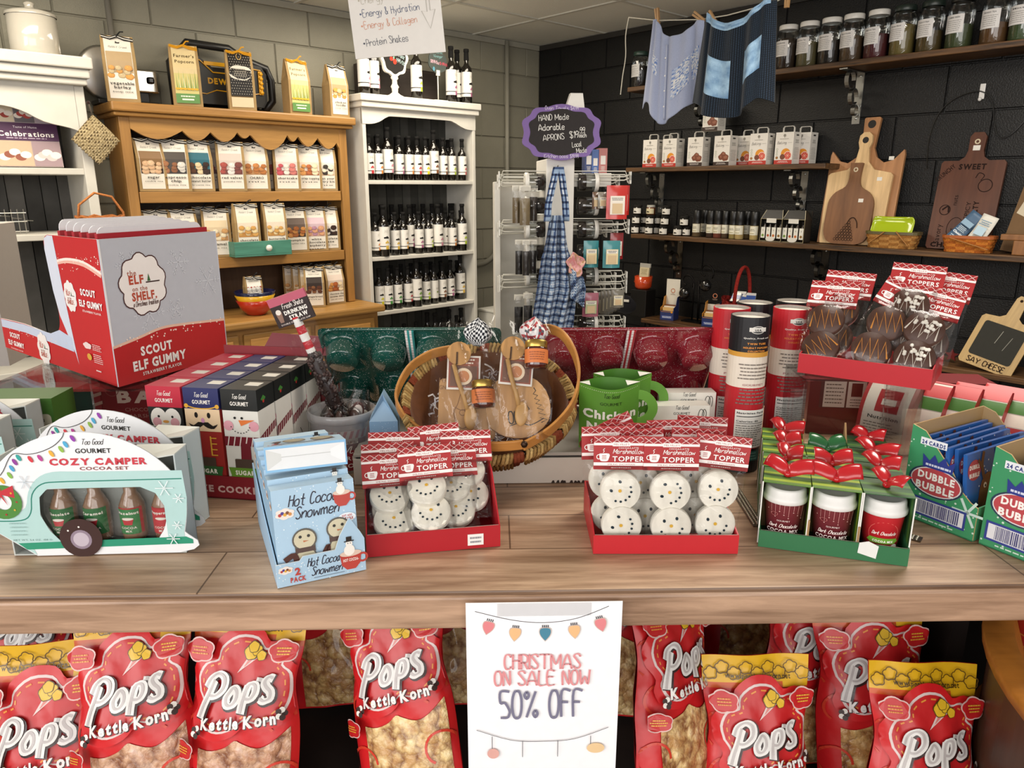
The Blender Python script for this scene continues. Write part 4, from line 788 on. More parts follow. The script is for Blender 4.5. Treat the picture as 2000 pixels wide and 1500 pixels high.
def bird(o):
    sticker(o, .035, .19); m = MB('matte', '2a1c14'); m.frame((0, -.0004, 0), (1, 0, 0), (0, 0, 1))
    for j in range(7):
        for i in range(7 - j): m.ring(-.045 + i * .013 + j * .009, .022 + j * .013, .006, .0022, '2f1f16', n=8)
    m.line(crom([(.0, .09), (.012, .115), (.03, .12), (.045, .1), (.05, .075)]), .004, '2f1f16'); m.build('engraving', o)
board('cutting_board', 'small walnut cutting board with an engraving, front of the three leaning boards', 1647, .154, sb, '7d5433', .016, 7.5, extra=bird, eye=(0, .335))
db = mir([(.11, 0), (.118, .01), (.118, .35), (.11, .36), (.055, .36), (.035, .375), (.028, .40), (.03, .455), (.018, .472)])
def words_(o):
    sticker(o, -.012, .40, .026, .02); m = MB('matte', '241611'); m.frame((0, -.0004, 0), (1, 0, 0), (0, 0, 1)); k = '241611'
    m.text('SWEET', .0, .325, .03, k, bold=2, wid=.10); m.text('CRUNCHY', -.09, .305, .026, k, bold=1, wid=.085, rot=.8); m.text('SALTY', .05, .16, .026, k, bold=2, wid=.075, rot=pi/2); m.text('SPICY', .022, .16, .024, k, bold=0, wid=.07, rot=pi/2); m.text('Savory', -.07, .06, .03, k, wid=.08, rot=pi/2)
    m.text('OLIVES', -.02, .055, .02, k, bold=1, wid=.06, rot=pi/2); m.text('CHEESE', -.04, .008, .026, k, bold=2, wid=.12); m.text('nuts', -.03, .2, .024, k, rot=pi/2); m.ring(.06, .26, .025, .003, k); m.ring(-.07, .16, .02, .003, k); m.ring(-.02, .085, .03, .002, k, .045); m.line(crom([(.02, .29), (.03, .31), (.05, .30), (.04, .28)]), .003, k); m.line(crom([(-.08, .16), (-.06, .175), (-.055, .15)]), .006, k)
    m.build('engraving', o)
board('cutting_board', 'dark walnut cutting board engraved with food words, leaning between the two split baskets', 1868, .10, db, '5a3320', .018, 9, extra=words_, eye=(0, .435), sc=1.09)
# ---------------------------------------------------------------- split wood baskets
def splitbasket(px, py, label, cols, w, h, hand_):
    o = rthing('split_basket', label, 'basket', rv(px, py, .17), .166, Z3 + .001, None, R_(2)); d = .11; nu, nv = 48, 12
    def sq(t, rx, ry):
        a = 2 * pi * t; c, s_ = cos(a), sin(a); k = (abs(c) ** 4 + abs(s_) ** 4) ** -.25; return rx * c * k, ry * s_ * k
    def fn(u, v):
        x, y = sq(u, w/2 * (.86 + .14 * v), d/2 * (.86 + .14 * v)); b = .0022 * ((int(u * nu + .5) // 3 + int(v * 6)) % 2); k = 1 + b / .05; return (x * k, y * k, v * h)
    m = MB('rope', cols[0]); m.grid(fn, nu, nv, cf=lambda u, v: cols[(int(u * 16) + int(v * 6)) % 2] if v < .85 else cols[2], close=True); m.grid(lambda u, v: (*[q * .97 * max(v, .02) for q in sq(u, w/2 * .86, d/2 * .86)], .003), nu, 2, '4a3018', close=True); m.build('woven_body', o)
    m = MB('woodx', cols[2]); m.tube([(*[q * 1.02 for q in sq(i / 32, w/2, d/2)], h - .006) for i in range(32)], .009, 4, ry=.003, closed=True, up=(0, 0, 1)); m.build('rim', o)
    m = MB('woodx', 'b07a3e')
    for p in hand_: m.tube(p, .009, 4, ry=.002, up=(0, 1, 0))
    m.build('folded_handle', o); return o
o1 = splitbasket(1742, 478, 'woven split basket with folded handles holding a lime green dish', ('a97a42', '8a5c2c', '5c5230'), .23, .075, ([(-.085, -.062, .02), (-.02, -.062, .075)], [(.03, -.062, .078), (.09, -.062, .015)]))
gd = rthing('green_dish', 'shiny lime green rectangular dish standing up in the woven basket', 'dish', rv(1738, 445, .16), .165, Z3 + .05, rx=R_(-22))
gd.scale = (1.25, 1, 1.2); m = MB('ceramic', 'a4b81c'); m.grid(lambda u, v: (lambda x, z: (x, .012 * (abs(u - .5) * 2) ** 4 * -1 + .010 * -(abs(v - .5) * 2) ** 4 + .02, z))((u - .5) * .15 * (1 - .12 * abs(v * 2 - 1) ** 6), .085 * (v - .5) * (1 - .12 * abs(u * 2 - 1) ** 6) + .042), 20, 12); m.build('dish_body', gd, solid=.004)
o2 = splitbasket(1890, 487, 'woven split basket holding folded leaflets in front of the dark board', ('b8702c', '99531f', 'a85c2a'), .20, .072, ([(-.06, -.062, .062), (.09, -.062, .018)],))
def leaflet(px, py, label, c, rz, rx, w, h, dz, txt):
    o = rthing('leaflet', label, 'leaflet', rv(px, py, .16), .17, Z3 + dz, None, R_(rz), rx=R_(rx), ry=R_(35 if txt else 20)); m = MB('card', 'd8dcdc'); m.grid(lambda u, v: ((u - .5) * w, .012 * sin(v * 3), v * h), 4, 8, c)
    m.frame((-w/2, -.012, 0), (w, 0, 0), (0, 0, w))
    if txt: m.text('Classic', .5, .55, .22, 'e8ecec', bold=2, wid=.7); m.greek(.15, .8, .85, 1.2, 4, 'b9ccd6'); m.rect(.1, 1.3, .9, 1.7, '7f9fb5'); m.greek(.2, .15, .8, .4, 2, 'b9ccd6')
    else: m.rect(.2, .3, .8, .9, 'a9c3d0'); m.greek(.15, 1.0, .85, 1.4, 3, '6f8fa5')
    m.build('sheet', o, solid=.002)
leaflet(1858, 470, 'blue printed leaflet sticking out of the second woven basket', '47637e', 0, -20, .06, .15, .05, True); leaflet(1905, 465, 'white leaflet with pale blue print in the second woven basket', 'dcd8cc', 0, -25, .065, .12, .055, False)
kb = rthing('kraft_board', 'brown board with torn paper label leaning at the far shelf end', 'board', rv(1985, 490, .15), .12, Z3 + .004, rx=R_(-10), ry=R_(8)); m = MB('kraft', '6e5438'); m.box(-.07, .1, 0, .012, 0, .28); m.frame((-.06, 0, .15), (.12, 0, 0), (0, 0, .12)); m.poly([(0, .1), (.3, 0), (.5, .08), (1, 0), (1, 1), (.2, 1)], 'c4b8a0'); m.build('board', kb)
rp = rthing('wooden_paddle', 'chunky wooden paddle lying across the far end of the long shelf', 'paddle', rv(1990, 480, .2), .19, Z3 + .001); m = MB('boardwood', '8f6238'); m.box(-.07, .12, -.02, .03, .06, .085); m.box(-.02, .12, -.02, .04, 0, .06); m.build('paddle_body', rp, bevel=.004)
# wall hook and cord
wk = thing('adhesive_hook', 'white adhesive hook stuck to the black wall with thin cord', 'hook', onR(1919, 180, .0), RZR); m = MB('plastic', 'dcdad6'); m.box(-.011, .011, -.008, -.001, -.03, .035); m.ell((-.002, -.016, -.03), .008, .01, .009, n=8, m=6); m.build('hook_body', wk, bevel=.003)
m = MB('plastic', '15130f'); pth = [onR(x, y, .012) for x, y in ((1810, 330), (1815, 270), (1835, 220), (1870, 190), (1915, 178), (1938, 200), (1942, 240), (1952, 268), (1975, 262), (2002, 235))]; m.tube(crom([tuple(p) for p in pth]), .0025, 5); tag(m.build('thin_cord'), 'thin black cord looping over the white adhesive hook on the black wall', 'cord')
# ---------------------------------------------------------------- lowest wall shelf
def rp4(name, label, cat, px, py, off, rz=0, **k): return thing(name, label, cat, RP(rv(px, py, off), off, Z4 + .001), RZR + rz, **k)
st4 = rp4('display_riser', 'black riser on the lowest wall shelf carrying the orange mug', 'riser', 1255, 600, .16); m = MB('plastic', '131211'); m.box(-.06, .06, -.05, .05, 0, .165); m.build('riser_block', st4, bevel=.004)
mg = thing('orange_mug', 'orange mug with a paper packet in it on the lowest wall shelf', 'mug', RP(rv(1256, 560, .16), .16, Z4 + .167), RZR - .2)
m = MB('ceramic', 'c2431c'); m.lathe([(0, 0), (.04, 0), (.052, .015), (.056, .08), (.052, .08), (.048, .012), (0, .01)], 24); m.build('cup', mg); m = MB('ceramic', 'c2431c'); m.tube([(-.05, 0, .062), (-.075, 0, .06), (-.08, 0, .035), (-.052, 0, .022)], .006, 6); m.build('handle', mg)
pk = thing('tea_packet', 'cream paper packet with a clear top standing in the orange mug', 'packet', mg.location + V3((0, 0, .012)), RZR, rx=R_(-6)); m = MB('card', 'cbbf9c'); m.box(-.035, .035, -.006, .006, 0, .12); m.box(-.038, .042, -.004, .004, .12, .145, 'a5a29a'); m.frame((-.03, -.006, .07), (.06, 0, 0), (0, 0, .06)); m.greek(.1, .1, .9, .7, 5, '8a7f5c'); m.build('pouch', pk)
bgk = rp4('black_case', 'black zipped case with a small label beside the spinner rack', 'case', 1222, 610, .21, .3); m = MB('cloth', '17161a'); m.grid(lambda u, v: (.1 * cos(2*pi*u) * sin(pi*v)**.6, .04 * sin(2*pi*u) * sin(pi*v)**.6, .12 * v), 20, 10, close=True); m.box(-.03, .035, -.043, -.04, .085, .1, 'd8d4cc'); m.build('case_body', bgk)
def dispbox(px, label, back, off):
    o = rp4('display_box', label, 'display box', px, 620, off, .25); w, d = .085, .085; m = MB('card', '2a3566'); m.box(-w/2, w/2, 0, d, 0, .055); m.box(-w/2 + .004, w/2 - .004, -.0006, .0002, .05, .052, 'd8902c')
    m.prism([(0, .055), (0, .075), (d * .4, .085), (d * .6, .135), (d, .14), (d, .055)], -w/2, -w/2 + .002, 'c98a34', ax='yz'); m.prism([(0, .055), (0, .075), (d * .4, .085), (d * .6, .135), (d, .14), (d, .055)], w/2 - .002, w/2, '2a3566', ax='yz'); m.box(-w/2, w/2, d - .002, d, .05, back, 'dcd6c8')
    m.frame((-w/2, -.0003, 0), (w, 0, 0), (0, 0, w)); m.rect(.1, .12, .9, .34, '3c4d8c'); m.greek(.15, .15, .85, .3, 2, 'dfe3ee', .5); m.disc(.85, .6, .08, 'd8902c'); m.frame((-w/2, d - .003, .14), (w, 0, 0), (0, 0, w)); m.ring(.5, .35, .14, .05, 'c07a5a'); m.greek(.3, .05, .7, .15, 2, 'a58a7a'); m.build('carton', o)
    for k in range(3): m = MB('card', ('d9b070', 'e6dcc8', '7a4a30')[k]); m.box(-w/2 + .008, w/2 - .008, .015 + k * .02, .028 + k * .02, .03, .075 + .006 * k); m.build('sachet', o)
dispbox(1302, 'blue and orange display box with a tall white back on the lowest wall shelf', .24, .2); dispbox(1385, 'low blue and orange display box next to the red paper tubes', .12, .2)
ih = rp4('iron_hook_stand', 'black wrought iron stand with two scrolled arms ending in balls', 'stand', 1352, 610, .12); m = MB('iron', '1d1b1a'); s_ = .055
def scroll(cx, cz, s): return [(cx + s * (1 - t * .62) * cos(-.6 + t * 5.2) , 0, cz + s * (1 - t * .62) * sin(-.6 + t * 5.2)) for t in [i / 24 for i in range(25)]]
m.tube([(.0, 0, 0), (.0, 0, .18), (.0, 0, .23)], .005, 6); m.tube([(.04, 0, 0), (.035, 0, .25)], .005, 6); m.tube(scroll(-.05, .235, .05), .0045, 6); m.tube(scroll(.075, .30, .055), .0045, 6); m.box(-.05, .08, -.04, .04, 0, .008); m.build('iron_frame', ih)
for x, z in ((-.055, .165), (.085, .225)): m = MB('ceramic', '161514'); m.ell((x, -.01, z), .036, .03, .036, n=16, m=10); m.build('iron_ball', ih)
rb = rp4('red_basket', 'red wicker basket with a tall hoop handle holding blue and white packets', 'basket', 1448, 600, .16, 0); nu = 40; rb.scale = (1.25, 1.1, 1.42)
m = MB('rope', '7a1e18'); m.grid(lambda u, v: ((.075 + .02 * v + .002 * ((int(u * 40) + int(v * 10)) % 2)) * cos(2*pi*u), (.06 + .015 * v + .002 * ((int(u * 40) + int(v * 10)) % 2)) * sin(2*pi*u), .11 * v + .02 * v * abs(cos(2*pi*u))), nu, 10, close=True, cf=lambda u, v: ('8a2620', '661611')[(int(u * 40) + int(v * 10)) % 2]); m.lathe([(0, .01), (.075, .01)], 16, sy=.8, col='3a0f0c'); m.build('wicker_body', rb)
m = MB('rope', '8a2620'); m.tube([(0, -.072 * cos(a), .10 + .15 * sin(a) ** .8) for a in [i * pi / 14 for i in range(15)]], .009, 6, ry=.006); m.build('hoop_handle', rb)
for k in range(6):
    o = thing('snack_packet', 'blue and white snack packet lying in the red basket, %s from the rack side' % ORD[k], 'packet', RP(rv(1448, 580, .16) - .06 + k * .024, .15 + .02 * (k % 2), Z4 + .155 + .006 * (k % 3)), RZR + .3 * (k % 3 - 1), 'packets in the red basket', rx=R_(-30)); m = MB('gloss', 'd8d6d0'); m.box(-.025, .025, 0, .012, 0, .055); m.box(-.025, .025, -.0006, 0, .015, .04, ('33488c', '3d5aa0')[k % 2]); m.build('wrapper', o, bevel=.003)
wp_ = rp4('cream_bag', 'cream paper bag with printed label half hidden by the red basket', 'bag', 1408, 595, .12); m = MB('card', 'c9bfa8'); m.box(-.04, .04, 0, .04, 0, .12); m.frame((-.04, 0, 0), (.08, 0, 0), (0, 0, .08)); m.greek(.1, .2, .6, 1.2, 6, '8a6a5a'); m.build('bag_body', wp_)
cb = rp4('small_chalkboard', 'small paddle chalkboard with a wooden frame reading say cheese, on the lowest shelf', 'chalkboard', 1918, 725, .235, R_(0), rx=R_(-22), ry=R_(14))
cb.location.z += .012
pts = mir([(.098, 0), (.108, .012), (.108, .215), (.098, .228), (.045, .235), (.026, .25), (.021, .33), (.012, .345)]); m = MB('woodz', 'b99a62'); m.prism(pts, 0, .014); m.build('wooden_frame', cb, bevel=.004)
m = MB('matte', '35342f'); m.frame((0, -.0005, 0), (1, 0, 0), (0, 0, 1)); m.poly(rrect(-.085, .045, .085, .205, .012), '34332e'); m.line([(-.01, .12), (-.002, .18)], .002, 'a09d92'); m.line([(.03, .1), (.042, .165)], .002, '8d8a80'); m.build('slate_panel', cb)
m = MB('matte', '2a1a10'); m.frame((0, -.0005, 0), (1, 0, 0), (0, 0, 1)); m.hand('SAY CHEESE', 0, .012, .022, '2a1a10', .17, wid=.15); m.disc(.0, .325, .006, '2a1a10'); m.build('lettering', cb)
sr = rp4('red_star', 'small dark red star ornament behind the marshmallow packets', 'ornament', 1858, 700, .15); m = MB('plastic', '6a1c18'); m.prism([(.03 * (1 if i % 2 == 0 else .45) * sin(i * pi / 5), .035 + .03 * (1 if i % 2 == 0 else .45) * cos(i * pi / 5)) for i in range(10)], -.004, .004); m.build('star', sr)
# ================================================================ clothes line of aprons
LN = 1.05   # how far the line hangs off the black wall
def onl(px, py, d=0): return onR(px, py, LN + d)
m = MB('cloth', 'c9c4b4'); m.tube([tuple(onl(x, y)) for x, y in ((1228, 34), (1285, 40), (1370, 38), (1420, 30), (1510, 6), (1570, -25))], .0022, 5); m.tube(crom([tuple(onl(x, y)) for x, y in ((1228, 34), (1222, 70), (1222, 110), (1216, 150), (1212, 185))]), .0022, 5)
tag(m.build('clothes_line'), 'pale clothes line with one loose end strung below the ceiling by the black wall', 'line')
def pin(px, py, rot, label):
    o = thing('clothespin', label, 'clothespin', onl(px, py), RZR, 'wooden clothespins on the line', ry=R_(rot)); 
    for s in (-1, 1): m = MB('woodz', 'b08a5c'); m.hexa([(s * .004 - .004, -.006, -.03), (s * .004 + .004, -.006, -.03), (s * .004 + .004, .006, -.03), (s * .004 - .004, .006, -.03), (s * .006 - .004, -.006, .035), (s * .006 + .004, -.006, .035), (s * .006 + .004, .006, .035), (s * .006 - .004, .006, .035)]); m.build('prong', o)
    m = MB('metal', 'a8a59c'); m.tube([(-.008, 0, .002), (.008, 0, .002)], .004, 8); m.build('spring', o)
pin(1284, 33, -10, 'wooden clothespin at the first shoulder of the pale blue apron'); pin(1366, 34, -55, 'wooden clothespin between the pale and dark aprons'); pin(1392, 36, -38, 'wooden clothespin at the first shoulder of the dark apron'); pin(1500, 4, -10, 'wooden clothespin holding the raised shoulder of the dark apron'); pin(1538, -2, 0, 'wooden clothespin on the line beyond the dark apron')
def cloth_outline(name, label, top, bot, dep, wav, off, cf, mat='cloth', nu=44, nv=44):
    """hanging garment: top and bottom edge points, rippled in depth"""
    def lerp(pts, u):
        k = u * (len(pts) - 1); i = min(int(k), len(pts) - 2); f = k - i; return (pts[i][0] + (pts[i + 1][0] - pts[i][0]) * f, pts[i][1] + (pts[i + 1][1] - pts[i][1]) * f)
    T = crom(top, 5); B = crom(bot, 5); n = U0 = UL; Vd = VR
    TP = [((onl(*p, off) - COR).dot(VR), onl(*p, off).z) for p in T]; BP = [((onl(*p, off) - COR).dot(VR), onl(*p, off).z) for p in B]; v0 = sum(p[0] for p in TP) / len(TP); zt = max(p[1] for p in TP)
    o = rthing(name, label, 'apron', v0, LN + off, zt)
    def fn(u, v):
        a, b = lerp(TP, u), lerp(BP, u); x = a[0] + (b[0] - a[0]) * v - v0; z = a[1] + (b[1] - a[1]) * v - zt; y = .012 * sin(u * wav) * (.35 + .65 * v) + .006 * sin(u * wav * 2.3 + 1) + dep * (sin(pi * u) ** .7) * -(.4 + .6 * v); return (x, y, z)
    m = MB(mat); m.grid(fn, nu, nv, cf=cf); m.build('apron_cloth', o, solid=.0025); return o, fn
random.seed(3)
def blue_c(u, v): return '9aa3bd'
ob, fb = cloth_outline('pale_apron', 'pale blue button front apron with floral pockets pegged on the clothes line', [(1275, 42), (1283, 38), (1292, 45), (1303, 68), (1320, 72), (1345, 62), (1362, 42), (1376, 40)], [(1254, 213), (1270, 200), (1290, 232), (1302, 244), (1320, 236), (1345, 215), (1362, 200), (1372, 208)], .05, 17, .03, blue_c)
def patch(o, fn, u0, u1, v0, v1, name, cf, col='cccccc', nu=14, nv=16, sk=0, lift=.004):
    m = MB('cloth', col)
    def g(u, v):
        p = fn(u0 + (u1 - u0) * u, v0 + (v1 - v0) * v + sk * (u - .5)); return (p[0], p[1] - lift, p[2])
    m.grid(g, nu, nv, cf=cf); return m.build(name, o)
FL = ['b9bdc9', '7d90bb', 'c9cbcf', '5d78b0', 'a9b7cf', 'd8d8d4', '93a3c0']
patch(ob, fb, .60, .93, .36, .72, 'floral_pocket', lambda u, v: random.choice(FL), nu=20, nv=22, sk=-.12); patch(ob, fb, .16, .31, .36, .54, 'floral_pocket', lambda u, v: random.choice(FL), nu=12, nv=14)
m = MB('cloth', 'a8b0c6'); 
pl = [fb(.47, v) for v in [i / 20 for i in range(2, 20)]]; m.tube([(p[0], p[1] - .004, p[2]) for p in pl], .006, 6, ry=.002)
for v in (.25, .45, .62, .8): p = fb(.47, v); m.ell((p[0], p[1] - .008, p[2]), .004, .002, .004, 'e6e6e4', n=8, m=6)
m.build('button_placket', ob)
od, fd = cloth_outline('dark_apron', 'dark navy dotted apron with tie-dye blue pockets pegged on the clothes line', [(1378, 34), (1388, 36), (1400, 46), (1425, 55), (1455, 45), (1480, 25), (1498, 8), (1515, 0)], [(1352, 200), (1375, 208), (1388, 226), (1420, 232), (1452, 230), (1470, 212), (1490, 194), (1508, 200)], .06, 14, .13, lambda u, v: '2f3d4e' if (int(u * 110) % 2 == 0 and int(v * 110) % 2 == 0) else '10161d', nu=110, nv=110)
from mathutils import noise
def TD(u, v):
    k = .5 + .5 * noise.noise((u * 3.5, v * 4.5, 2.0)) + .18 * noise.noise((u * 14, v * 14, 5.0)); a, b = C('4a6f96'), C('a3c2d8'); k = max(0, min(1, k)); return tuple(x + (y - x) * k for x, y in zip(a, b))
patch(od, fd, .24, .50, .36, .77, 'tie_dye_pocket', TD, nu=20, nv=24, sk=.04); patch(od, fd, .62, .86, .33, .68, 'tie_dye_pocket', TD, nu=20, nv=24, sk=-.01)
m = MB('cloth', '86a8c6'); 
def neck(u, v): p = fd(.1 + .84 * u, 0); return (p[0], p[1] - .006, p[2] + .002 + .03 * (v - .55) * (1.1 - .5 * u))
m.grid(neck, 24, 4, cf=lambda u, v: TD(u * 3, v)); m.build('neck_band', od)
# ================================================================ spinner rack with hanging goods
RY = 3.1
def ry(px, py, dy=0): return atY(px, py, RY + dy)
pc = ry(1095, 310); XR = pc.x; ZR_ = pc.z
rk = thing('display_rack', 'white post display rack with wire hooks and rows of lidded jars', 'rack', (XR, RY, 0), R_(6))
m = MB('paint', 'd8d5cd'); m.box(-.058, .058, 0, .30, .04, ZR_); m.build('post', rk, bevel=.004)
m = MB('paint', 'd2cfc6'); m.box(.058, .22, .03, .27, ZR_ - .11, ZR_ - .055); m.build('top_tray', rk, bevel=.003)
m = MB('paint', 'd0cdc4'); m.box(-.26, -.235, .12, .2, .04, ZR_ - .09); m.box(-.26, -.05, .2, .21, .04, ZR_ - .09); m.build('side_panel', rk, bevel=.003)
m = MB('paint', 'cfccc3'); m.lathe([(0, .06), (.3, .05), (.32, 0), (0, 0)], 24, c=(0, .15, 0)); m.build('base', rk)
def hookz(py): return atY(1095, py, RY).z
for side, rows in ((1, (345, 352, 438, 450, 540, 552, 566, 628, 640)), (-1, (345, 358, 440, 452, 545, 560))):
    for j, py in enumerate(rows):
        for k in range(3 if side == 1 else 2):
            m = MB('paint', 'cfccbf'); y = .02 + k * .07; x0, x1 = side * (.06 if side == 1 else .05), side * (.285 - .03 * k if side == 1 else .25); z = hookz(py) - .012 * k
            m.tube([(x0, y, z), (x1 - side * .02, y - .02, z), (x1, y - .03, z + .008)], .0028, 6)
            m.tube([(x0, y, z + .022), (x1 - side * .015, y - .02, z + .022), (x1 - side * .005, y - .03, z - .01)], .0022, 5); m.box(min(x1, x1 + side * .004), max(x1, x1 + side * .004), y - .048, y - .018, z - .014, z + .02, 'd9d8d0', 'plastic'); m.build('wire_hook', rk)
def hjar(px, py, side, label, dy=0):
    o = thing('mason_jar', label, 'jar', ry(px, py, .03 + dy), R_(6), 'lidded jars fixed sideways to the rack post', ry=side * pi / 2); r, h = .036, .085
    m = MB('jarglass'); m.lathe([(0, 0), (r, .004), (r, h * .8), (r * .9, h * .9)], 16); m.build('glass', o)
    m = MB('matte', '3c332c'); m.lathe([(0, .004), (r * .9, .006), (r * .9, h * .4), (0, h * .45)], 12); m.build('contents', o)
    m = MB('plastic', 'd9d6cd'); m.lathe([(r * 1.04, h * .82), (r * 1.08, h * .84), (r * 1.08, h * .99), (r * 1.0, h * 1.02), (0, h * 1.02)], 20); m.build('lid', o)
for j in range(7):
    py = 356 + j * 46
    hjar(1127, py, 1, 'sideways lidded jar on the apron pocket side of the post, %s from the top' % ORD[j]); hjar(1065, py, -1, 'sideways lidded jar on the bookcase side of the post, %s from the top' % ORD[j])
def pouch(px0, py0, px1, py1, dy, label, col, lab, name='spice_pouch', group=None, clearbag=False, cat='pouch', rz=6):
    a, b = ry(px0, py0, dy), ry(px1, py1, dy); w, h = abs(b.x - a.x), a.z - b.z
    o = thing(name, label, cat, (a.x + (b.x - a.x) / 2, RY + dy, b.z), R_(rz), group); m = MB('gloss', col)
    f = lambda s: (lambda u, v: ((u - .5) * w, s * (.012 * sin(pi * u) * (1 - v) ** .5 + .0015), v * h))
    if clearbag:
        m.grid(lambda u, v: ((u - .5) * w * .9, -.014 * sin(pi * u) * sin(pi * min(v * 1.05, 1)) ** .5, v * h * .68), 8, 8, col, 'choc'); m.build('contents', o); m = MB('film'); m.grid(lambda u, v: ((u - .5) * w, -.016 * sin(pi * u) * (1 - v) ** .5 - .001, v * h), 6, 8); m.box(-w * .5, w * .5, -.002, .002, h * .86, h, lab, 'card'); m.build('clear_bag', o); return o
    m.grid(f(-1), 8, 8); m.grid(f(1), 8, 8); m.build('pouch_body', o)
    m = MB('card', lab); m.warp(lambda u, v, hh: V3(((u - .5) * w * .7, -.0145 - hh, h * .14 + v * w * .7)), 0, 0, .0003); H = h * .55 / (w * .7); m.rect(0, 0, 1, H, lab); m.rect(.05, H * .72, .95, H * .95, 'e2ddd2'); m.greek(.1, H * .75, .9, H * .92, 2, '5a544c', .5); m.rect(.15, .06, .85, H * .6, 'c9b08a'); m.build('label', o); return o
pouch(1185, 362, 1224, 428, -.06, 'red spice pouch with white label on the front upper hook', 'b8261c', 'ded6c8'); pouch(1196, 362, 1228, 420, .03, 'second red spice pouch just behind the front red one', 'a82018', 'ded6c8')
pouch(1157, 375, 1171, 408, .0, 'brown paper packet on the upper hook beside the jar lids', '6a5140', 'c4a87c'); pouch(1168, 375, 1186, 407, -.02, 'cream labelled packet on the upper hook beside the red pouch', '8a8478', 'd8cba8')
pouch(1140, 470, 1168, 522, -.02, 'teal pouch with a cream label next to the apron pocket flower', '3a8084', 'd9c79c', group=None); pouch(1178, 470, 1210, 523, -.05, 'teal pouch with a cream label hanging farther out on the hook', '3a8084', 'd9c79c'); pouch(1192, 455, 1216, 506, .05, 'dark red pouch hanging behind the outer teal pouch', '8a1f22', 'd8cfc0')
pouch(1138, 572, 1168, 618, -.03, 'pink and green packet on the lower hook beside the apron', '9c5a68', 'a9b088')
for i in range(5): pouch(1166 + i * 7, 570 - i, 1190 + i * 7, 616 - i * 4, .04 - i * .02, 'cream packet in the lower hook row, %s counted outward from the post' % ORD[i], '6f6a5e', 'd6cba8', group='cream packets on the lower hooks')
for i in range(4): pouch(1136 + i * 16, 646, 1160 + i * 16, 690, .02 - .01 * i, 'pale green packet on the bottom hook, %s counted outward from the post' % ORD[i], '7d8a6c', 'c9c8b0', group='green packets on the bottom hooks')
TG = 'clear tea bags on the rack side hooks'
for i, (a, b, c, d, dy, col, l) in enumerate(((1000, 362, 1018, 436, -.03, '6b5a3c', 'clear bag of loose herb tea, upper hooks, outermost toward the bookcase'), (1014, 362, 1036, 440, -.05, '7a6a4c', 'clear bag of pale herb tea in the middle of the upper hooks'), (1034, 362, 1050, 432, 0, '3a3028', 'clear bag of dark tea on the upper hooks closest to the post'),
    (1006, 468, 1021, 536, -.03, '221d1a', 'narrow clear bag of black tea, middle hooks, outermost'), (1020, 468, 1034, 538, -.05, '2a2420', 'narrow clear bag of black tea at the centre of the middle hooks'), (1033, 468, 1048, 534, -.02, '1f1b18', 'narrow clear bag of black tea, middle hooks, beside the apron'),
    (1004, 575, 1022, 650, -.03, '1d1a18', 'clear bag of dark tea, lowest hooks, outermost'), (1022, 572, 1040, 648, -.05, '24201d', 'clear bag of dark tea on the lowest hooks next to the apron'))): pouch(a, b, c, d, dy, l, col, 'cfcabc', 'tea_bag', TG, True, 'tea bag')
# boxes and tent card on the rack
for i, (px, w, h, c, l) in enumerate(((1150, .035, .09, '33406e', 'dark blue box on the rack tray just past the purple chalkboard'), (1163, .03, .095, '46639c', 'mid blue box on the rack tray between the dark blue and pink boxes'), (1178, .035, .10, 'b0706a', 'pink box at the outer end of the rack tray'))):
    p = ry(px, 320, .08); o = thing('tea_box', l, 'box', (p.x, RY + .14, ZR_ - .054), R_(6), 'boxes on the rack tray'); m = MB('card', c); m.box(-w/2, w/2, -.03, .03, 0, h); m.frame((-w/2, -.03, 0), (w, 0, 0), (0, 0, w)); m.rect(.2, 1, .8, 2, 'd9d4cc'); m.greek(.25, .3, .75, .8, 3, 'd9d4cc'); m.build('carton', o)
p = ry(1127, 205); o = thing('tent_card', 'blank white folded tent card on a stem above the purple chalkboard', 'card', (p.x, RY + .12, ZR_), R_(6)); hz_ = p.z - ZR_
m = MB('card', 'dcd9d0'); m.prism([(-.038, 0), (.038, 0), (.03, .055), (-.02, .055)], -.02, -.018); m.prism([(-.038, 0), (.038, 0), (.03, .055), (-.02, .055)], .02, .022); m.box(-.02, .03, -.02, .022, .054, .056); 
for v in range(len(m.v)): m.v[v] = (m.v[v][0], m.v[v][1], m.v[v][2] + hz_)
m.build('card_sheet', o); m = MB('metal', 'b9b6ae'); m.tube([(0, 0, 0), (0, 0, hz_ + .03)], .004, 6); m.build('stem', o)
# purple framed chalkboard
p0, p1 = ry(1020, 312, -.05), ry(1176, 203, -.05); w = p1.x - p0.x; h = p1.z - p0.z
o = thing('chalkboard_sign', 'purple framed wavy chalkboard advertising handmade aprons on top of the rack post', 'chalkboard', ((p0.x + p1.x) / 2, RY - .045, p0.z), R_(2), rx=R_(-3))
def pl(k): return [(k * w / 2 * (1 + .04 * cos(10 * t + pi)) * math.copysign(abs(cos(t)) ** .8, cos(t)), h / 2 + k * h / 2 * (1 + .04 * cos(10 * t + pi)) * math.copysign(abs(sin(t)) ** .8, sin(t)) * .98) for t in [2 * pi * i / 72 for i in range(72)]]
m = MB('paint', '6f5590'); m.prism(pl(1), 0, .012); m.frame((-w/2, -.0003, 0), (w, 0, 0), (0, 0, w)); H = h / w
m.hand('Oven Towels $4.99', .5, H * .905, .045, 'cfc4dc', .09, wid=.42, wob=.2); m.hand('Kitchen Boas $19.99', .5, H * .035, .045, 'cfc4dc', .09, wid=.44, wob=.2); m.build('frame', o, bevel=.003)
m = MB('matte', '302d2d'); m.prism(pl(.83), -.0012, .002); m.frame((-w/2, -.0013, 0), (w, 0, 0), (0, 0, w)); ck_ = 'd9d7d2'
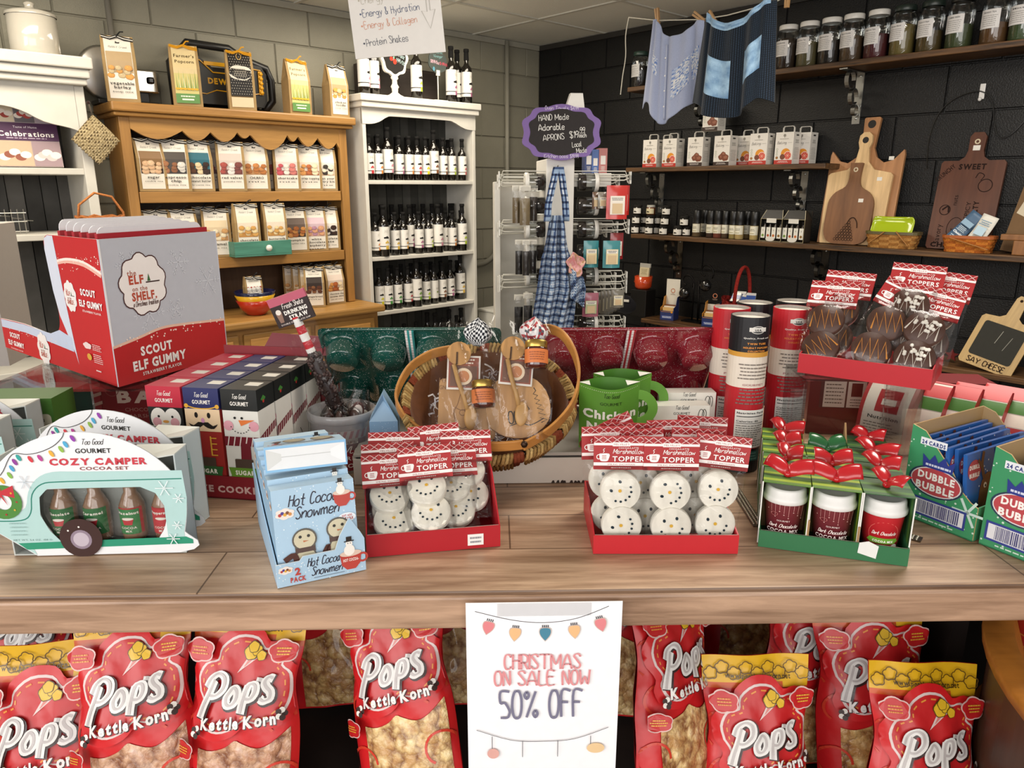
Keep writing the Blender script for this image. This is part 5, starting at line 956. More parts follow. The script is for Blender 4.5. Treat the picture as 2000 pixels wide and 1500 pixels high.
m.hand('HAND Made', .40, H * .72, .07, ck_, .09, wid=.38, rot=.06, wob=.3); m.hand('Adorable', .37, H * .54, .075, ck_, .1, wid=.33, rot=.06, wob=.3); m.hand('APRONS', .40, H * .36, .07, ck_, .09, wid=.27, rot=.1, wob=.3); m.hand('$19', .66, H * .40, .08, ck_, .09, wid=.11, rot=.05); m.hand('.99', .76, H * .5, .06, ck_, .1, wid=.07); m.hand('each', .77, H * .41, .055, ck_, .1, wid=.09); m.line([(.73, H * .485), (.8, H * .49)], .005, ck_)
m.hand('Local', .7, H * .24, .06, ck_, .09, wid=.12, rot=.1); m.hand('Made', .76, H * .13, .06, ck_, .09, wid=.13, rot=.1); m.build('slate', o)
# plaid apron
z0 = ry(1087, 326, -.05).z; xa = ry(1087, 326, -.05).x
o = thing('plaid_apron', 'blue plaid apron with a pink flower pocket hanging from the rack post', 'apron', (xa, RY - .02, z0), R_(3))
zb = ry(1087, 700, -.05).z - z0
def edge(pts, v):
    for (v0, a), (v1, b) in zip(pts, pts[1:]):
        if v <= v1: return a + (b - a) * (v - v0) / (v1 - v0)
    return pts[-1][1]
dxm = lambda px: ry(px, 500, -.05).x - xa
EL = [(0, dxm(1083)), (.18, dxm(1066)), (.42, dxm(1058)), (.45, dxm(1056)), (.75, dxm(1040)), (1, dxm(1027))]; ER = [(0, dxm(1091)), (.18, dxm(1104)), (.4, dxm(1110)), (.55, dxm(1122)), (.62, dxm(1128)), (.8, dxm(1122)), (1, dxm(1116))]
def pf(u, v): a, b = edge(EL, v), edge(ER, v); return (a + (b - a) * u, -.035 - .02 * sin(u * 17 + v * 3) * min(1, v * 3) - .025 * sin(pi * u) * v, v * zb)
def plaid(u, v):
    x = u * .32 * (.4 + .6 * v) / .034; y = v * .9 / .034; a, b = x % 1, y % 1; k = (a < .32) + (b < .32)
    return ('8ea3bd', '3d4f72', '1b2338')[k] if not (.62 < a < .7 or .62 < b < .7) else ('c3cbd6' if k == 0 else '566884')
m = MB('cloth')
vs_ = lambda u, v: pf(.5 + (u - .5) * min(1, .55 + 1.6 * v), .24 + .76 * v)
m.grid(vs_, 60, 120, cf=lambda u, v: plaid(u, .24 + .76 * v)); m.build('apron_cloth', o, solid=.002)
m = MB('cloth', '3d4f72')
for s in (0, 1): m.grid(lambda u, v: (lambda p: (p[0] + (u - .5) * .028, p[1] - .004 + .003 * sin(v * 20), p[2]))(pf(s * (.04 if s == 0 else 1) + (.06 if s == 0 else -.06), v * .27)), 4, 24, cf=lambda u, v: plaid(u * .4, v * .3))
m.build('neck_loop', o, solid=.002)
m = MB('cloth'); m.grid(lambda u, v: (lambda p: (p[0] + .035, p[1] - .012, p[2]))(pf(.62 + .38 * u, .50 + .16 * v + .06 * u)), 18, 22, cf=lambda u, v: plaid(u * .5 + v * .3, v * .4 - u * .2)); m.build('pocket', o, solid=.002)
m = MB('cloth', 'cf9a98'); q = pf(.9, .47); m.grid(lambda u, v: (q[0] + .025 + (.035 + .008 * sin(10 * pi * u)) * sin(pi * v) * cos(2 * pi * u) + .02 * (v - .5), q[1] - .03 - .02 * sin(pi * v), q[2] - .015 + (.045 + .008 * sin(8 * pi * u)) * sin(pi * v) * sin(2 * pi * u) - .045 * (v - .5)), 24, 10, cf=lambda u, v: random.choice(('d9a5a2', 'c98f8e', 'd6b49a', 'c77f80', 'b58a6a'))); m.build('flower_hanky', o)
m = MB('plastic', 'b0584c'); q = pf(.5, .84); m.ell((q[0], q[1] - .004, q[2]), .006, .003, .006, n=10, m=6); m.build('button', o)
m = MB('metal', '6b6760'); m.tube([(0, .02, .004), (0, -.045, .004), (0, -.05, .014)], .003, 6); m.build('apron_hook', rk, loc=(xa - XR, -.0, z0 - .008))
# ================================================================ the counter
CT = .97
ct = thing('counter', 'weathered plank counter running across the shop front with open storage below', 'counter', (0, .889, 0), RZK)
m = MB('planks', 'cab29b'); m.box(-1.5, 1.6, 0, .86, CT - .04, CT); m.build('plank_top', ct, bevel=.003)
m = MB('counterwood', 'b3937a'); m.box(-1.5, 1.6, -.006, .016, CT - .055, CT - .006); m.build('front_edging', ct, bevel=.004)
m = MB('dark', '2a2522'); m.box(-1.5, 1.6, .62, .64, 0, CT - .041); m.build('back_panel', ct)
m = MB('shelfwood', '3a2e26'); m.box(-1.5, .64, .02, .62, .42, .45); m.build('lower_shelf', ct)
for x, y0 in ((-1.5, .02), (.79, .24)): m = MB('dark', '2a2320'); m.box(x, x + .03, y0, .62, 0, CT - .041); m.build('end_panel', ct)
m = MB('dark', '221e1b'); m.box(-.33, -.30, .46, .62, .45, CT - .041); m.build('divider', ct)
m = MB('tile', '7d766b'); m.box(-.299, .02, .60, .619, .45, CT - .041); m.build('grey_lining', ct)
def K(px, py, z=CT): return at(px, py, z)
def kthing(name, label, cat, px, py, rz=0, z=CT, group=None, **k): p = K(px, py, z); p.z += .0008; return thing(name, label, cat, p, RZK + R_(rz), group, **k)
# sale sign taped to the front edge
p0, p1 = atY(909, 1168, .868), atY(1218, 1163, .868); w = p1.x - p0.x
sg = thing('sale_sign', 'white printed paper sign with string lights taped to the counter front', 'sign', ((p0.x + p1.x) / 2, .872, CT - .007), RZK)
m = MB('card', 'f0eef0'); H = 1.30; m.box(-w/2, w/2, -.0016, -.0004, -H * w, 0); m.frame((-w/2, -.0016, -H * w), (w, 0, 0), (0, 0, w))
f = lambda x, y: (x / 309, H - y / 309)
m.line(crom([f(18, 18), f(90, 38), f(155, 45), f(220, 36), f(282, 10)]), .004, '3a3a3e')
for x, y, c, rt in ((44, 53, 'd98286', .25), (97, 68, 'e3b583', .1), (157, 68, '4a8299', 0), (215, 63, 'e3b583', -.1), (267, 48, 'd98286', -.25)):
    u, v = f(x, y); q = [(0, -.055), (.026, -.022), (.036, .01), (.025, .035), (-.025, .035), (-.036, .01), (-.026, -.022)]; q = crom(q + q[:1], 3)[:-1]; T_ = lambda s: [(u + (a * cos(rt) + b * sin(rt)) * s, v + (-a * sin(rt) + b * cos(rt)) * s) for a, b in q]
    m.poly(T_(1.12), 'c9b4aa'); m.poly(T_(1), c)
    for k in range(4): a = -.018 + k * .012; m.line([(u + a * cos(rt) + .043 * sin(rt), v - a * sin(rt) + .043 * cos(rt)), (u + a * cos(rt) + .06 * sin(rt), v - a * sin(rt) + .06 * cos(rt))], .006, '33333a')
u, v = f(152, 148); m.hand('CHRISTMAS', u, v, .105, 'd98f92', .10, wid=.49, serif=True, cal=.35); u, v = f(152, 186); m.hand('ON SALE NOW', u, v, .105, 'd98f92', .10, wid=.62, serif=True, cal=.35); u, v = f(151, 263); m.hand('50% OFF', u, v, .20, '77748a', .085, wid=.54)
m.line(crom([f(18, 292), f(90, 318), f(155, 322), f(220, 317), f(290, 290)]), .004, '55555a')
for x, y0, y1 in ((50, 308, 345), (113, 320, 360), (186, 320, 360), (254, 310, 345)): m.line([f(x, y0), f(x, y1)], .004, '55555a')
u, v = f(265, 340); m.poly(circ(u, v, .06, .04), 'e3c294'); u, v = f(52, 350); m.poly(circ(u, v, .04, .04), 'd9a49a'); m.build('paper', sg)
m = MB('film'); m.box(-w * .3, w * .3, -.0024, -.0018, -.02, -.001); m.build('clear_tape', sg)
# crate riser
cr = thing('cream_crate', 'low cream painted wooden crate riser with chipped front edge at the counter back', 'crate', (.04, 1.259, CT + .0008), RZK)
m = MB('paint', 'cdc6ba'); m.box(-.33, .345, 0, .32, 0, .050); m.box(-.33, .345, .004, .32, .052, .059, 'b5b0a5'); m.box(-.325, .34, .003, .26, .049, .053, '2a2622')  # top slab greyer than the front: its shade is put into the colour
m.frame((-.33, 0, 0), (.67, 0, 0), (0, 0, .67), .0002); random.seed(5)
for k in range(9): a = .54 + k * .012 + random.uniform(-.004, .004); m.poly([(a, .001), (a + .010, .001), (a + .008, .006 + .004 * random.random()), (a + .003, .008)], '2b211b', keep=k > 0)
m.build('crate_body', cr, bevel=.0015)
CR = CT + .0605
# ---------------------------------------------------------------- muffin pans
def pan(px0, px1, label, col, rib, cols=4):
    a, b = at(px0, 800, CR), at(px1, 800, CR); cx = (a.x + b.x) / 2; w = .365; h = .238
    o = thing('muffin_pan', label, 'muffin pan', (cx, 1.56, CR + .003), RZK, 'speckled muffin pans leaning behind the basket', rx=R_(34)); m = MB('enamel', col)
    m.tube([(x - w/2, 0, z) for x, z in rrect(.004, .004, w - .004, h - .004, .03)], .004, 6, closed=True)
    px = w / cols; pz = h / 2; R0, R1, D = .0385, .030, -.036
    for i in range(cols):
        for j in range(2):
            cx_, cz = -w/2 + px * (i + .5), pz * (j + .5); x0, x1, z0, z1 = cx_ - px/2, cx_ + px/2, cz - pz/2, cz + pz/2; vs = []; fs = []; q0 = math.atan2(pz, px); AN = sorted([2 * pi * k / 24 + .01 for k in range(24)] + [q0, pi - q0, pi + q0, 2 * pi - q0]); n = 28
            for an in AN:
                c, s_ = cos(an), sin(an); t = min((px/2) / abs(c) if abs(c) > 1e-6 else 9, (pz/2) / abs(s_) if abs(s_) > 1e-6 else 9); ox, oz = c * t, s_ * t
                if i in (0, cols - 1) and j in (0, 1) and (c > 0) == (i > 0) and (s_ > 0) == (j > 0): r_ = math.hypot(ox, oz); f_ = min(1, .070 / r_); ox, oz = ox * f_, oz * f_
                vs += [(cx_ + ox, 0, cz + oz), (cx_ + R0 * c, 0, cz + R0 * s_), (cx_ + R0 * .95 * c, -.005, cz + R0 * .95 * s_), (cx_ + R1 * 1.06 * c, D * .88, cz + R1 * 1.06 * s_), (cx_ + R1 * c, D, cz + R1 * s_)]
            for k in range(n):
                q = (k + 1) % n; fs += [(5 * k + l, 5 * q + l, 5 * q + l + 1, 5 * k + l + 1) for l in range(4)]
            fs.append(tuple(5 * k + 4 for k in range(n))); m.add(vs, fs, col, sm=True)
    m.build('pan', o)
    m = MB('cloth', rib); W_ = .009
    m.grid(lambda u, v: ((u - .5) * 2 * W_, -.006 - .001 * sin(v * 9), .002 + v * (h - .004)), 4, 60, cf=lambda u, v: ('e8e6e2', rib, C(rib))[0 if (int(u * 4) % 2 == 0 and int(v * 60) % 2 == 0) else 1] if (int(u * 4) + int(v * 60)) % 2 == 0 or int(u * 4) % 2 else 'd9c9c6'); m.build('gingham_ribbon', o, solid=.001)
pan(645, 985, 'dark green speckled enamel muffin pan with a teal gingham ribbon', '18493f', '2f8f8c'); pan(1040, 1378, 'dark red speckled enamel muffin pan with a red gingham ribbon', '7e202b', 'b02a30')
# ---------------------------------------------------------------- oval gift basket
BY = 1.262; bp = atY(955, 782, BY)
gb = thing('gift_basket', 'oval wooden basket with rope wrapped rim and swing handles tilted on the crate', 'basket', bp, RZK, None, rx=R_(38)); A_, B_ = .152, .125
def bk_(u, v, k=1): a = 2 * pi * u; s_ = .74 + .26 * v ** .6; return (A_ * s_ * cos(a) * k, B_ * s_ * sin(a) * k, -.060 * (1 - v) ** 1.4)
m = MB('woodx', '9a6434'); m.grid(lambda u, v: bk_(u, v, 1.0 + .012 * ((int(u * 60 + .5) + int(v * 8)) % 2)), 60, 9, close=True, cf=lambda u, v: ('a56c36', '8b5527', '7a4520')[(int(u * 30) + int(v * 8)) % 3]); m.grid(lambda u, v: bk_(u, v, .94), 40, 8, '6a3f20', close=True); m.lathe([(0, -.058), (.112, -.058)], 24, sy=.82, col='7a4a26'); m.build('woven_body', gb)
m = MB('rope', 'b89660')
for i in range(44):
    a0 = 2 * pi * i / 44 + .05; g_ = i % 4
    if g_ == 3:
        for j in range(3):
            a = a0 + (j - 1) * .04; m.tube([(A_ * k * cos(a), B_ * k * sin(a), z) for k, z in ((1.01, -.018), (1.03, -.004), (1.0, .008), (.95, 0), (.9, -.05))], .0042, 6, '7a3a24', ry=.0025, up=(-sin(a), cos(a), 0))
    else:
        for j in range(3):
            a = a0 + (j - 1) * .045; m.tube([(A_ * k * cos(a + d_), B_ * k * sin(a + d_), z) for k, z, d_ in ((1.015, -.016, -.03), (1.035, -.004, 0), (1.0, .009, .02), (.945, 0, .04), (.9, -.055, .06))], .0034, 6, ('a4834f', 'b59862', '8f7042')[j])
m.build('rope_rim', gb)
M_ = Matrix.Translation(bp) @ Matrix.Rotation(RZK, 4, 'Z') @ Matrix.Rotation(R_(38), 4, 'X'); MI = M_.inverted()
def hoop(pts, dys, name='swing_handle'):
    P_ = [tuple(MI @ atY(x, y, BY + d)) for (x, y), d in zip(pts, dys)]; q = crom(P_, 6); m = MB('woodx', 'b9803f'); m.tube(q, .0135, 4, ry=.0035, up=tuple(MI.to_3x3() @ V3((0, -.35, 1)))); m.build(name, gb, bevel=.0015)
hoop([(880, 683), (840, 693), (800, 720), (776, 765), (780, 800), (815, 838), (880, 862), (960, 872), (1022, 868)], [.06, .05, .03, 0, -.02, -.05, -.09, -.115, -.115])
hoop([(1035, 668), (1050, 648), (1075, 643), (1102, 658), (1124, 698), (1130, 745), (1115, 795), (1075, 840), (1022, 872)], [.07, .05, .03, .01, -.01, -.03, -.06, -.09, -.12])
m = MB('iron', '3a2a20'); q = MI @ atY(1024, 868, BY - .135); m.ell(tuple(q), .006, .006, .006, n=8, m=6); m.build('rivet', gb)
random.seed(9); m = MB('card', 'cfc9c6')
for k in range(150):
    a = random.uniform(0, 2 * pi); r_ = random.uniform(.1, .8) ** .7; c = (A_ * .8 * r_ * cos(a), B_ * .8 * r_ * sin(a), -.034 + random.uniform(-.004, .016)); P_ = []
    for j in range(6): P_.append((c[0] + random.uniform(-.006, .006) + (j - 2.5) * .007 * cos(k), c[1] + random.uniform(-.006, .006) + (j - 2.5) * .007 * sin(k), c[2] + random.uniform(-.006, .008)))
    m.tube(P_, .0022, 4, random.choice(('d6d0cc', 'b9aeb0', 'c9c6ca', '9a8f96')), ry=.0005)
o = tag(m.build('paper_shred', loc=bp, rot=(R_(38), 0, RZK)), 'crinkled pale paper shred filling the oval gift basket', 'paper shred', None, 'stuff')
def jam(root, x, z, lab, y=-.02):
    m = MB('bottleglass', '4a1a12'); m.lathe([(0, 0), (.018, .001), (.02, .005), (.02, .034), (.017, .038)], 16); j = m.build('jam_jar', root, loc=(x, y, z), rot=(R_(0), R_(-4), 0))
    m = MB('metal', 'b89a52'); m.lathe([(.019, .036), (.0195, .037), (.0195, .047), (.018, .049), (0, .049)], 18); m.build('jar_lid', j)
    m = MB('card', lab); m.warp(lambda u, v, hh: V3(((.0207 + hh) * sin(-1.3 + 2.6 * u), -(.0207 + hh) * cos(-1.3 + 2.6 * u), .008 + v * .04)), .1, 0, .0002); m.rect(0, 0, 1, .6, lab); m.greek(.2, .1, .8, .5, 4, '8a4a2c', .4); m.build('jar_label', j)
def gift(px, py, Y, label, pts, fabric, fcol, roll, film_w, jx, jz, prt):
    p = atY(px, py, Y); o = thing('gift_set', label, 'gift set', p, RZK, 'wrapped board and jam gift sets in the basket', rx=R_(-24), ry=R_(roll))
    m = MB('boardwood', 'c0935c'); m.prism(pts, -.004, .008); m.frame((0, -.004, 0), (1, 0, 0), (0, 0, 1)); prt(m); m.build('wooden_board', o, bevel=.002)
    m = MB('card', 'd8d0c6'); m.box(-.032, .026, -.012, -.0105, .085, .145); m.frame((-.032, -.012, .085), (.058, 0, 0), (0, 0, .058)); m.rect(.05, .06, .95, .98, '8a4a38'); m.rect(.1, .1, .9, .72, '6a4a3c'); m.disc(.5, .4, .26, 'd9c4a8'); m.disc(.5, .4, .18, 'b5764c'); m.greek(.12, .76, .88, .96, 2, 'e8d8c8'); m.build('recipe_card', o)
    m = MB('woodz', 'c69a5e'); m.tube([(-.02, -.017, .128), (-.012, -.018, .10), (0, -.018, .07), (.006, -.018, .05)], .0042, 8); m.ell((.012, -.018, .036), .0115, .005, .021, n=14, m=10); m.build('wooden_spoon', o)
    m = MB('woodz', 'bb8b50'); m.prism(circ(-.012, .148, .021), -.0175, -.012); m.tube([(-.015, -.0185, .15), (-.015, -.0185, .128)], .0016, 5, '4a3018'); m.build('wooden_honey_disc', o)
    jam(o, jx, jz, 'c9713c')
    m = MB('cloth', fcol[0]); random.seed(int(px)); m.grid(lambda u, v: (fabric[0] + (.024 + .006 * sin(12 * pi * u) * v) * sin(pi * min(v * .9 + .1, 1)) * cos(2 * pi * u), -.006 + .016 * sin(pi * min(v * .9 + .1, 1)) * sin(2 * pi * u) * (1 + .2 * sin(10 * pi * u)), fabric[1] + v * .045 + .006 * sin(8 * pi * u) * v), 36, 10, cf=lambda u, v: random.choice(fcol) if len(fcol) > 2 else fcol[(int(u * 36) + int(v * 10)) % 2], close=True); m.build('fabric_topper', o)
    m = MB('film'); W_ = film_w; hh = .215
    m.grid(lambda u, v: ((u - .5) * W_ * (1 - .35 * max(0, v - .75) * 4 * (.6)), -.026 - .018 * sin(pi * u) ** .6 * (1 - v) ** .3 + .006 * sin(u * 20 + v * 13) + .03 * v * v, -.006 + v * hh), 16, 20); m.build('film_bag', o)
def gnome(m):
    k = '8a5f34'; m.line(crom([(-.012, .025), (-.018, .045), (-.012, .06), (-.004, .085), (.006, .062), (.012, .046), (.008, .026), (-.002, .018), (-.012, .025)]), .0015, k); m.line(crom([(-.016, .055), (-.004, .05), (.01, .056)]), .0015, k); m.ring(-.003, .046, .005, .0015, k); m.text('HAVE', -.03, .098, .012, k, wid=.03); m.text('GNOME', -.03, .086, .01, k, wid=.03)
def tree_(m):
    k = '2a1f18'; P_ = [(.03, .085)]
    for i in range(7): P_ += [(.034 + .004 * i, .08 - i * .008), (.03 + .003 * i, .074 - i * .008)]
    m.line(P_, .0016, k); m.line(crom([(-.005, .015), (.012, .022), (.03, .02), (.052, .034)]), .0016, k); m.hand('ONE', .008, .022, .02, k, .1, rot=.2, wid=.03); m.hand('day', .018, .04, .014, k, .1, rot=1.2)
gift(905, 858, 1.20, 'clear wrapped gift set with a square board engraved with a gnome, beside the other set', rrect(-.045, 0, .055, .105, .008), (.02, .165), ('24262c', 'd6d6d6'), 2, .12, .034, .052, gnome)
gift(1000, 850, 1.188, 'clear wrapped gift set with a rounded board and floral fabric topper', crom([(-.04, .01), (-.05, .05), (-.035, .09), (.0, .105), (.035, .098), (.058, .07), (.06, .03), (.03, .0), (-.01, -.004), (-.04, .01)], 3)[:-1], (.022, .16), ('d9d4d2', 'c9c4c4', '8a2a30', 'e0dcd8', '5a5a60', 'b04a4c'), 6, .125, .03, .115, tree_)
# ---------------------------------------------------------------- mug shaped cartons and cards
def mugbox(px, py, Y, label, z=CR):
    p = atY(px, py, Y); o = thing('mug_carton', label, 'carton', (p.x, Y, z), RZK, 'green mug shaped soup cartons'); w, h, d = .112, .126, .028
    G_ = '5a9132'; bul = lambda u: d * sin(pi * u)
    m = MB('card', G_)
    for s in (-1, 1): m.grid(lambda u, v: ((u - .5) * w * (.96 + .04 * v), s * bul(u) * (.75 + .25 * v), v * h - (.008 * sin(pi * u) if s < 0 else -.002 * sin(pi * u)) * v), 16, 6, G_ if s < 0 else '4c7f2a')
    m.add([(-w/2, 0, h), (-w/2 + .02, -.008, h - .004), (-w/2 + .02, .01, h)], [(0, 1, 2)], 'd9d9cf'); m.add([(w/2, 0, h), (w/2 - .025, -.01, h - .004), (w/2 - .025, .012, h)], [(0, 1, 2)], 'd9d9cf')
    m.warp(lambda u, v, hh: V3(((u - .5) * w * (.96 + .04 * v * w / h), -bul(u) * (.75 + .25 * v * w / h) - hh, v * w - .008 * sin(pi * u) * v * w / h)), .05, .0004, .0002); H = h / w
    m.hand('Too Good', .5, H * .86, .07, '1f3312', .11, shear=.2, wid=.26); m.text('GOURMET', .5, H * .74, .075, '1f3312', wid=.36); m.text('Chicken', .5, H * .52, .2, 'eef0e4', bold=2, wid=.88); m.text('Noodle', .52, H * .32, .2, 'eef0e4', bold=2, wid=.8); m.text('SOUP', .5, H * .18, .12, 'eef0e4', bold=0, wid=.4)
    m.disc(.02 + .06, H * .18, .05, 'e0ded6'); m.disc(.1, H * .06, .09, '8a2a24'); 
    for k in range(30): m.rect(.03 + k * .0313, H * .955, .045 + k * .0313, H * .962, 'c9dbb0'); m.lay -= 1
    m.build('carton_body', o)
    m = MB('card', '63993a'); R1 = [(w * .47 + .034 * cos(t) ** 1 if 0 else w * .47 + .038 * cos(t), .075 + .035 * sin(t)) for t in [pi / 2 - pi * i / 14 for i in range(15)]]; R2 = [(w * .47 + .02 * cos(t), .075 + .018 * sin(t)) for t in [-pi / 2 + pi * i / 14 for i in range(15)]]; m.prism(R1 + R2, -.0012, .0012); m.build('handle', o)
mugbox(1186, 880, 1.292, 'green mug shaped chicken noodle soup carton at the front of the pair'); mugbox(1210, 880, 1.358, 'green mug shaped soup carton standing behind the front one')
for i, (px, Y, l) in enumerate(((1342, 1.37, 'white carton with cane drawing standing behind the snowman packets, rear of the pair'), (1330, 1.325, 'white carton with cane drawing standing in front of its twin behind the snowman packets'))):
    p = atY(px, 830, Y); h = (.083, .07)[i]; o = thing('white_carton', l, 'carton', (p.x, Y, CR), RZK, 'white cartons behind the snowman packets'); m = MB('card', 'e3e0d6'); m.box(-.053, .053, 0, .035, 0, h); m.frame((-.053, 0, h - .06), (.106, 0, 0), (0, 0, .106)); m.hand('Too Good', .5, .5, .07, '3a3a36', .1, shear=.2, wid=.24); m.text('GOURMET', .5, .40, .07, '2c2c2a', wid=.3)
    for k in (0, 1): m.line(crom([(.78 + k * .08, .1), (.8 + k * .07, .4), (.84 + k * .06, .5), (.9 + k * .04, .44), (.88 + k * .05, .3)]), .012, '45443f')
    m.build('carton_body', o)
# ---------------------------------------------------------------- popcorn tubes
def tube_(px, Y, label, kind):
    p = atY(px, 880, Y); o = thing('popcorn_tube', label, 'paper tube', (p.x, Y, CT + .001), RZK + random.uniform(-.1, .1), 'tall popcorn paper tubes'); r, h = .0355, .300; T1 = '17161a' if kind == 'b' else 'b8212b'
    m = MB('card', T1); m.lathe([(0, .002), (r, 0), (r, h * .16), (r, h * .56), (r, h * .78 if kind == 'b' else h * .74), (r, h), (r - .002, h), (r - .003, h - .006), (0, h - .006)], 32, cols=['1a1a1a', '141314' if kind == 'b' else 'b3202a', 'b3202a', 'ddd2c4', T1, T1, '9a948c', 'd6cfc4'], sm=False)
    if kind == 'b': m.lathe([(r + .0003, h * .755), (r + .0003, h * .785)], 32, col='c9933c')
    m.warp(lambda u, v, hh: V3(((r + .0004 + hh) * sin((u - .5) * 2.2), -(r + .0004 + hh) * cos((u - .5) * 2.2), v * r * 2.2)), .08, 0, .0002); H = h / (r * 2.2); O_ = 'd98c3a' if kind == 'b' else 'e07a3a'
    m.poly(circ(.5, H * .925, .16, .085), '2a2a2a'); m.ring(.5, H * .925, .16, .015, 'd6d2ca', .085); m.rect(.3, H * .915, .7, H * .94, 'd6d2ca'); m.text('USA', .5, H * .918, .07, '222222', bold=2)
    m.text('Quality, Fresh and', .5, H * .87, .05, 'e6e2da', bold=1, wid=.62); m.text('TWIN TUBE', .5, H * .835, .06, O_, bold=2, wid=.44); m.text('HOLIDAY POPCORN', .5, H * .81, .06, O_, bold=2, wid=.6); m.text('COLLECTION', .5, H * .785 if kind != 'b' else H * .79, .055, O_, bold=2, wid=.4)
    m.greek(.12, H * .61, .9, H * .72, 5, '7a7068', .35); m.text('GOURMET' if kind == 'b' else 'PARTIES', .5, H * .575, .07, 'a3606a', wid=.5); m.greek(.12, H * .45, .9, H * .56, 5, '7a7068', .35)
    m.rect(.14, H * .17, .9, H * .42, 'e6e4de'); m.text('Nutrition Facts', .52, H * .395, .062, '1c1c1c', bold=2, wid=.68); m.rect(.18, H * .375, .86, H * .38, '1c1c1c'); m.text('Calories: 110', .18, H * .342, .06, '1c1c1c', 'l', bold=1, wid=.5); m.rect(.18, H * .332, .86, H * .335, '1c1c1c'); m.greek(.18, H * .18, .86, H * .325, 10, '55524e', .3, 'l')
    m.rect(.28, H * .085, .78, H * .15, '2a5a54'); m.greek(.32, H * .09, .74, H * .145, 3, '6f9a92', .4); m.build('tube_body', o)
random.seed(2)
tube_(1444, 1.345, 'black topped popcorn tube nearest the snowman packets', 'b'); tube_(1520, 1.43, 'red popcorn tube nearest the chocolate marshmallow packets', 'r'); tube_(1408, 1.435, 'red popcorn tube at the end beside the red muffin pan', 'r'); tube_(1450, 1.50, 'black topped popcorn tube standing behind the front black one', 'b'); tube_(1522, 1.52, 'black topped popcorn tube standing behind the front red one', 'b')
# ================================================================ marshmallow topper packets
def header_art(m, kind):
    m.rect(0, 0, 1, .62, 'a32a2c')
    for k in range(6):
        x = k / 6; m.poly([(x + .083, .61), (x + .16, .56), (x + .083, .51), (x + .006, .56)], '8a1c20'); m.lay -= 1
    m.lay += 1
    for k in range(6): m.line([(k / 6 + .004, .617), ((k + 1) / 6 - .004, .503)], .011, 'dcbcb8', keep=k > 0); m.line([((k + 1) / 6 - .004, .617), (k / 6 + .004, .503)], .011, 'dcbcb8', keep=True)
    m.rect(0, .455, 1, .50, 'eee4e0'); m.rect(.34, .44, .66, .515, 'eee4e0'); m.text("MELVILLE'S", .5, .458, .052, '9a6a64', wid=.28)
    m.rect(0, .075, 1, .135, 'eee4e0'); m.text('SMILING SNOWMAN' if kind == 'snow' else 'SALTED CARAMEL' if kind == 'caramel' else "S'MORES", .5, .085, .042, '8a4a48', wid=.5 if kind != 'smores' else .2); m.greek(.3, .02, .7, .055, 1, 'e2c4c0')
    m.poly(crom([(.10, .30), (.28, .30), (.27, .2), (.24, .16), (.14, .16), (.11, .2), (.10, .30)], 3)[:-1], 'f2eae6'); m.ring(.09, .24, .035, .014, 'f2eae6', .04); m.line(crom([(.17, .32), (.19, .35), (.17, .37), (.2, .4)]), .01, 'f2eae6'); m.greek(.14, .19, .24, .28, 3, 'a32a2c', .4)
    m.text('COCOA/LATTE', .63, .395, .045, 'f2eae6', wid=.36); m.hand('Marshmallow', .63, .305, .085, 'f2eae6', .11, shear=.25, wid=.56); m.text('TOPPER' if kind == 'snow' else 'TOPPERS', .63, .16, .135, 'f2eae6', bold=1, wid=.58)
HD = {}
def disc_mesh(kind):
    if kind in HD: return HD[kind]
    r = .0305; m = MB('marsh', 'e6e0d2')
    if kind == 'snow':
        m.lathe([(0, .014), (r * .96, .014), (r, .011), (r, .003), (r * .96, 0), (0, 0)], 28, sm=False); m.frame((0, 0, .0142), (r, 0, 0), (0, r, 0), .0002)
        for x, y in ((-.3, .35), (.32, .38)): m.disc(x, y, .075, '1b2a34', .09, n=10)
        for k in range(6): a = R_(205 + k * 26); m.disc(.56 * cos(a), .06 + .56 * sin(a), .062, '1f2f3a', n=10)
        m.disc(0, .05, .085, 'd9a93a', n=10)
    else:
        m.lathe([(r, .003), (r * .98, 0), (0, 0)], 28); m.lathe([(r * 1.0, .003), (r * 1.02, .009)], 28, col='d9cfc0'); m.lathe([(0, .016), (r * .95, .016), (r * 1.02, .012), (r * 1.03, .008)], 28, col='4d2f24', mat='choc')
        m.frame((0, 0, .0163), (r, 0, 0), (0, r, 0), .0002); c = 'c9853c' if kind == 'caramel' else 'd9cfc2'
        m.line([(-.8 + .2 * k, (.62 if k % 2 else -.62) * (1 - abs(-.8 + .2 * k) * .35)) for k in range(9)], .09, c)
        if kind == 'smores':
            for k in range(16): x, y = random.uniform(-.6, .6), random.uniform(-.6, .6); m.ell((x * r, y * r, .018), .0032, .0032, .0026, 'e9e2d6', n=8, m=6)
    HD[kind] = m.mesh('marshmallow'); return HD[kind]
def header_mesh(kind):
    k = 'h' + kind
    if k not in HD: m = MB('card', 'a32a2c'); m.box(-.041, .041, -.003, .001, .116, .167); m.frame((-.041, -.003, .116), (.082, 0, 0), (0, 0, .082), .0002); header_art(m, kind); HD[k] = m.mesh('header_card')
    return HD[k]
def film_mesh():
    if 'film' not in HD:
        m = MB('film'); W_ = .080
        m.grid(lambda u, v: ((u - .5) * W_, -.004 - .021 * sin(pi * u) ** .35 * max(0, 1 - v ** 14) ** .5 * min(1, .5 + v * 4) + .0015 * sin(u * 25 + v * 9), v * .122), 12, 14); m.grid(lambda u, v: ((u - .5) * W_, .003 * sin(pi * u), v * .122), 4, 4); HD['film'] = m.mesh('film_bag')
    return HD['film']
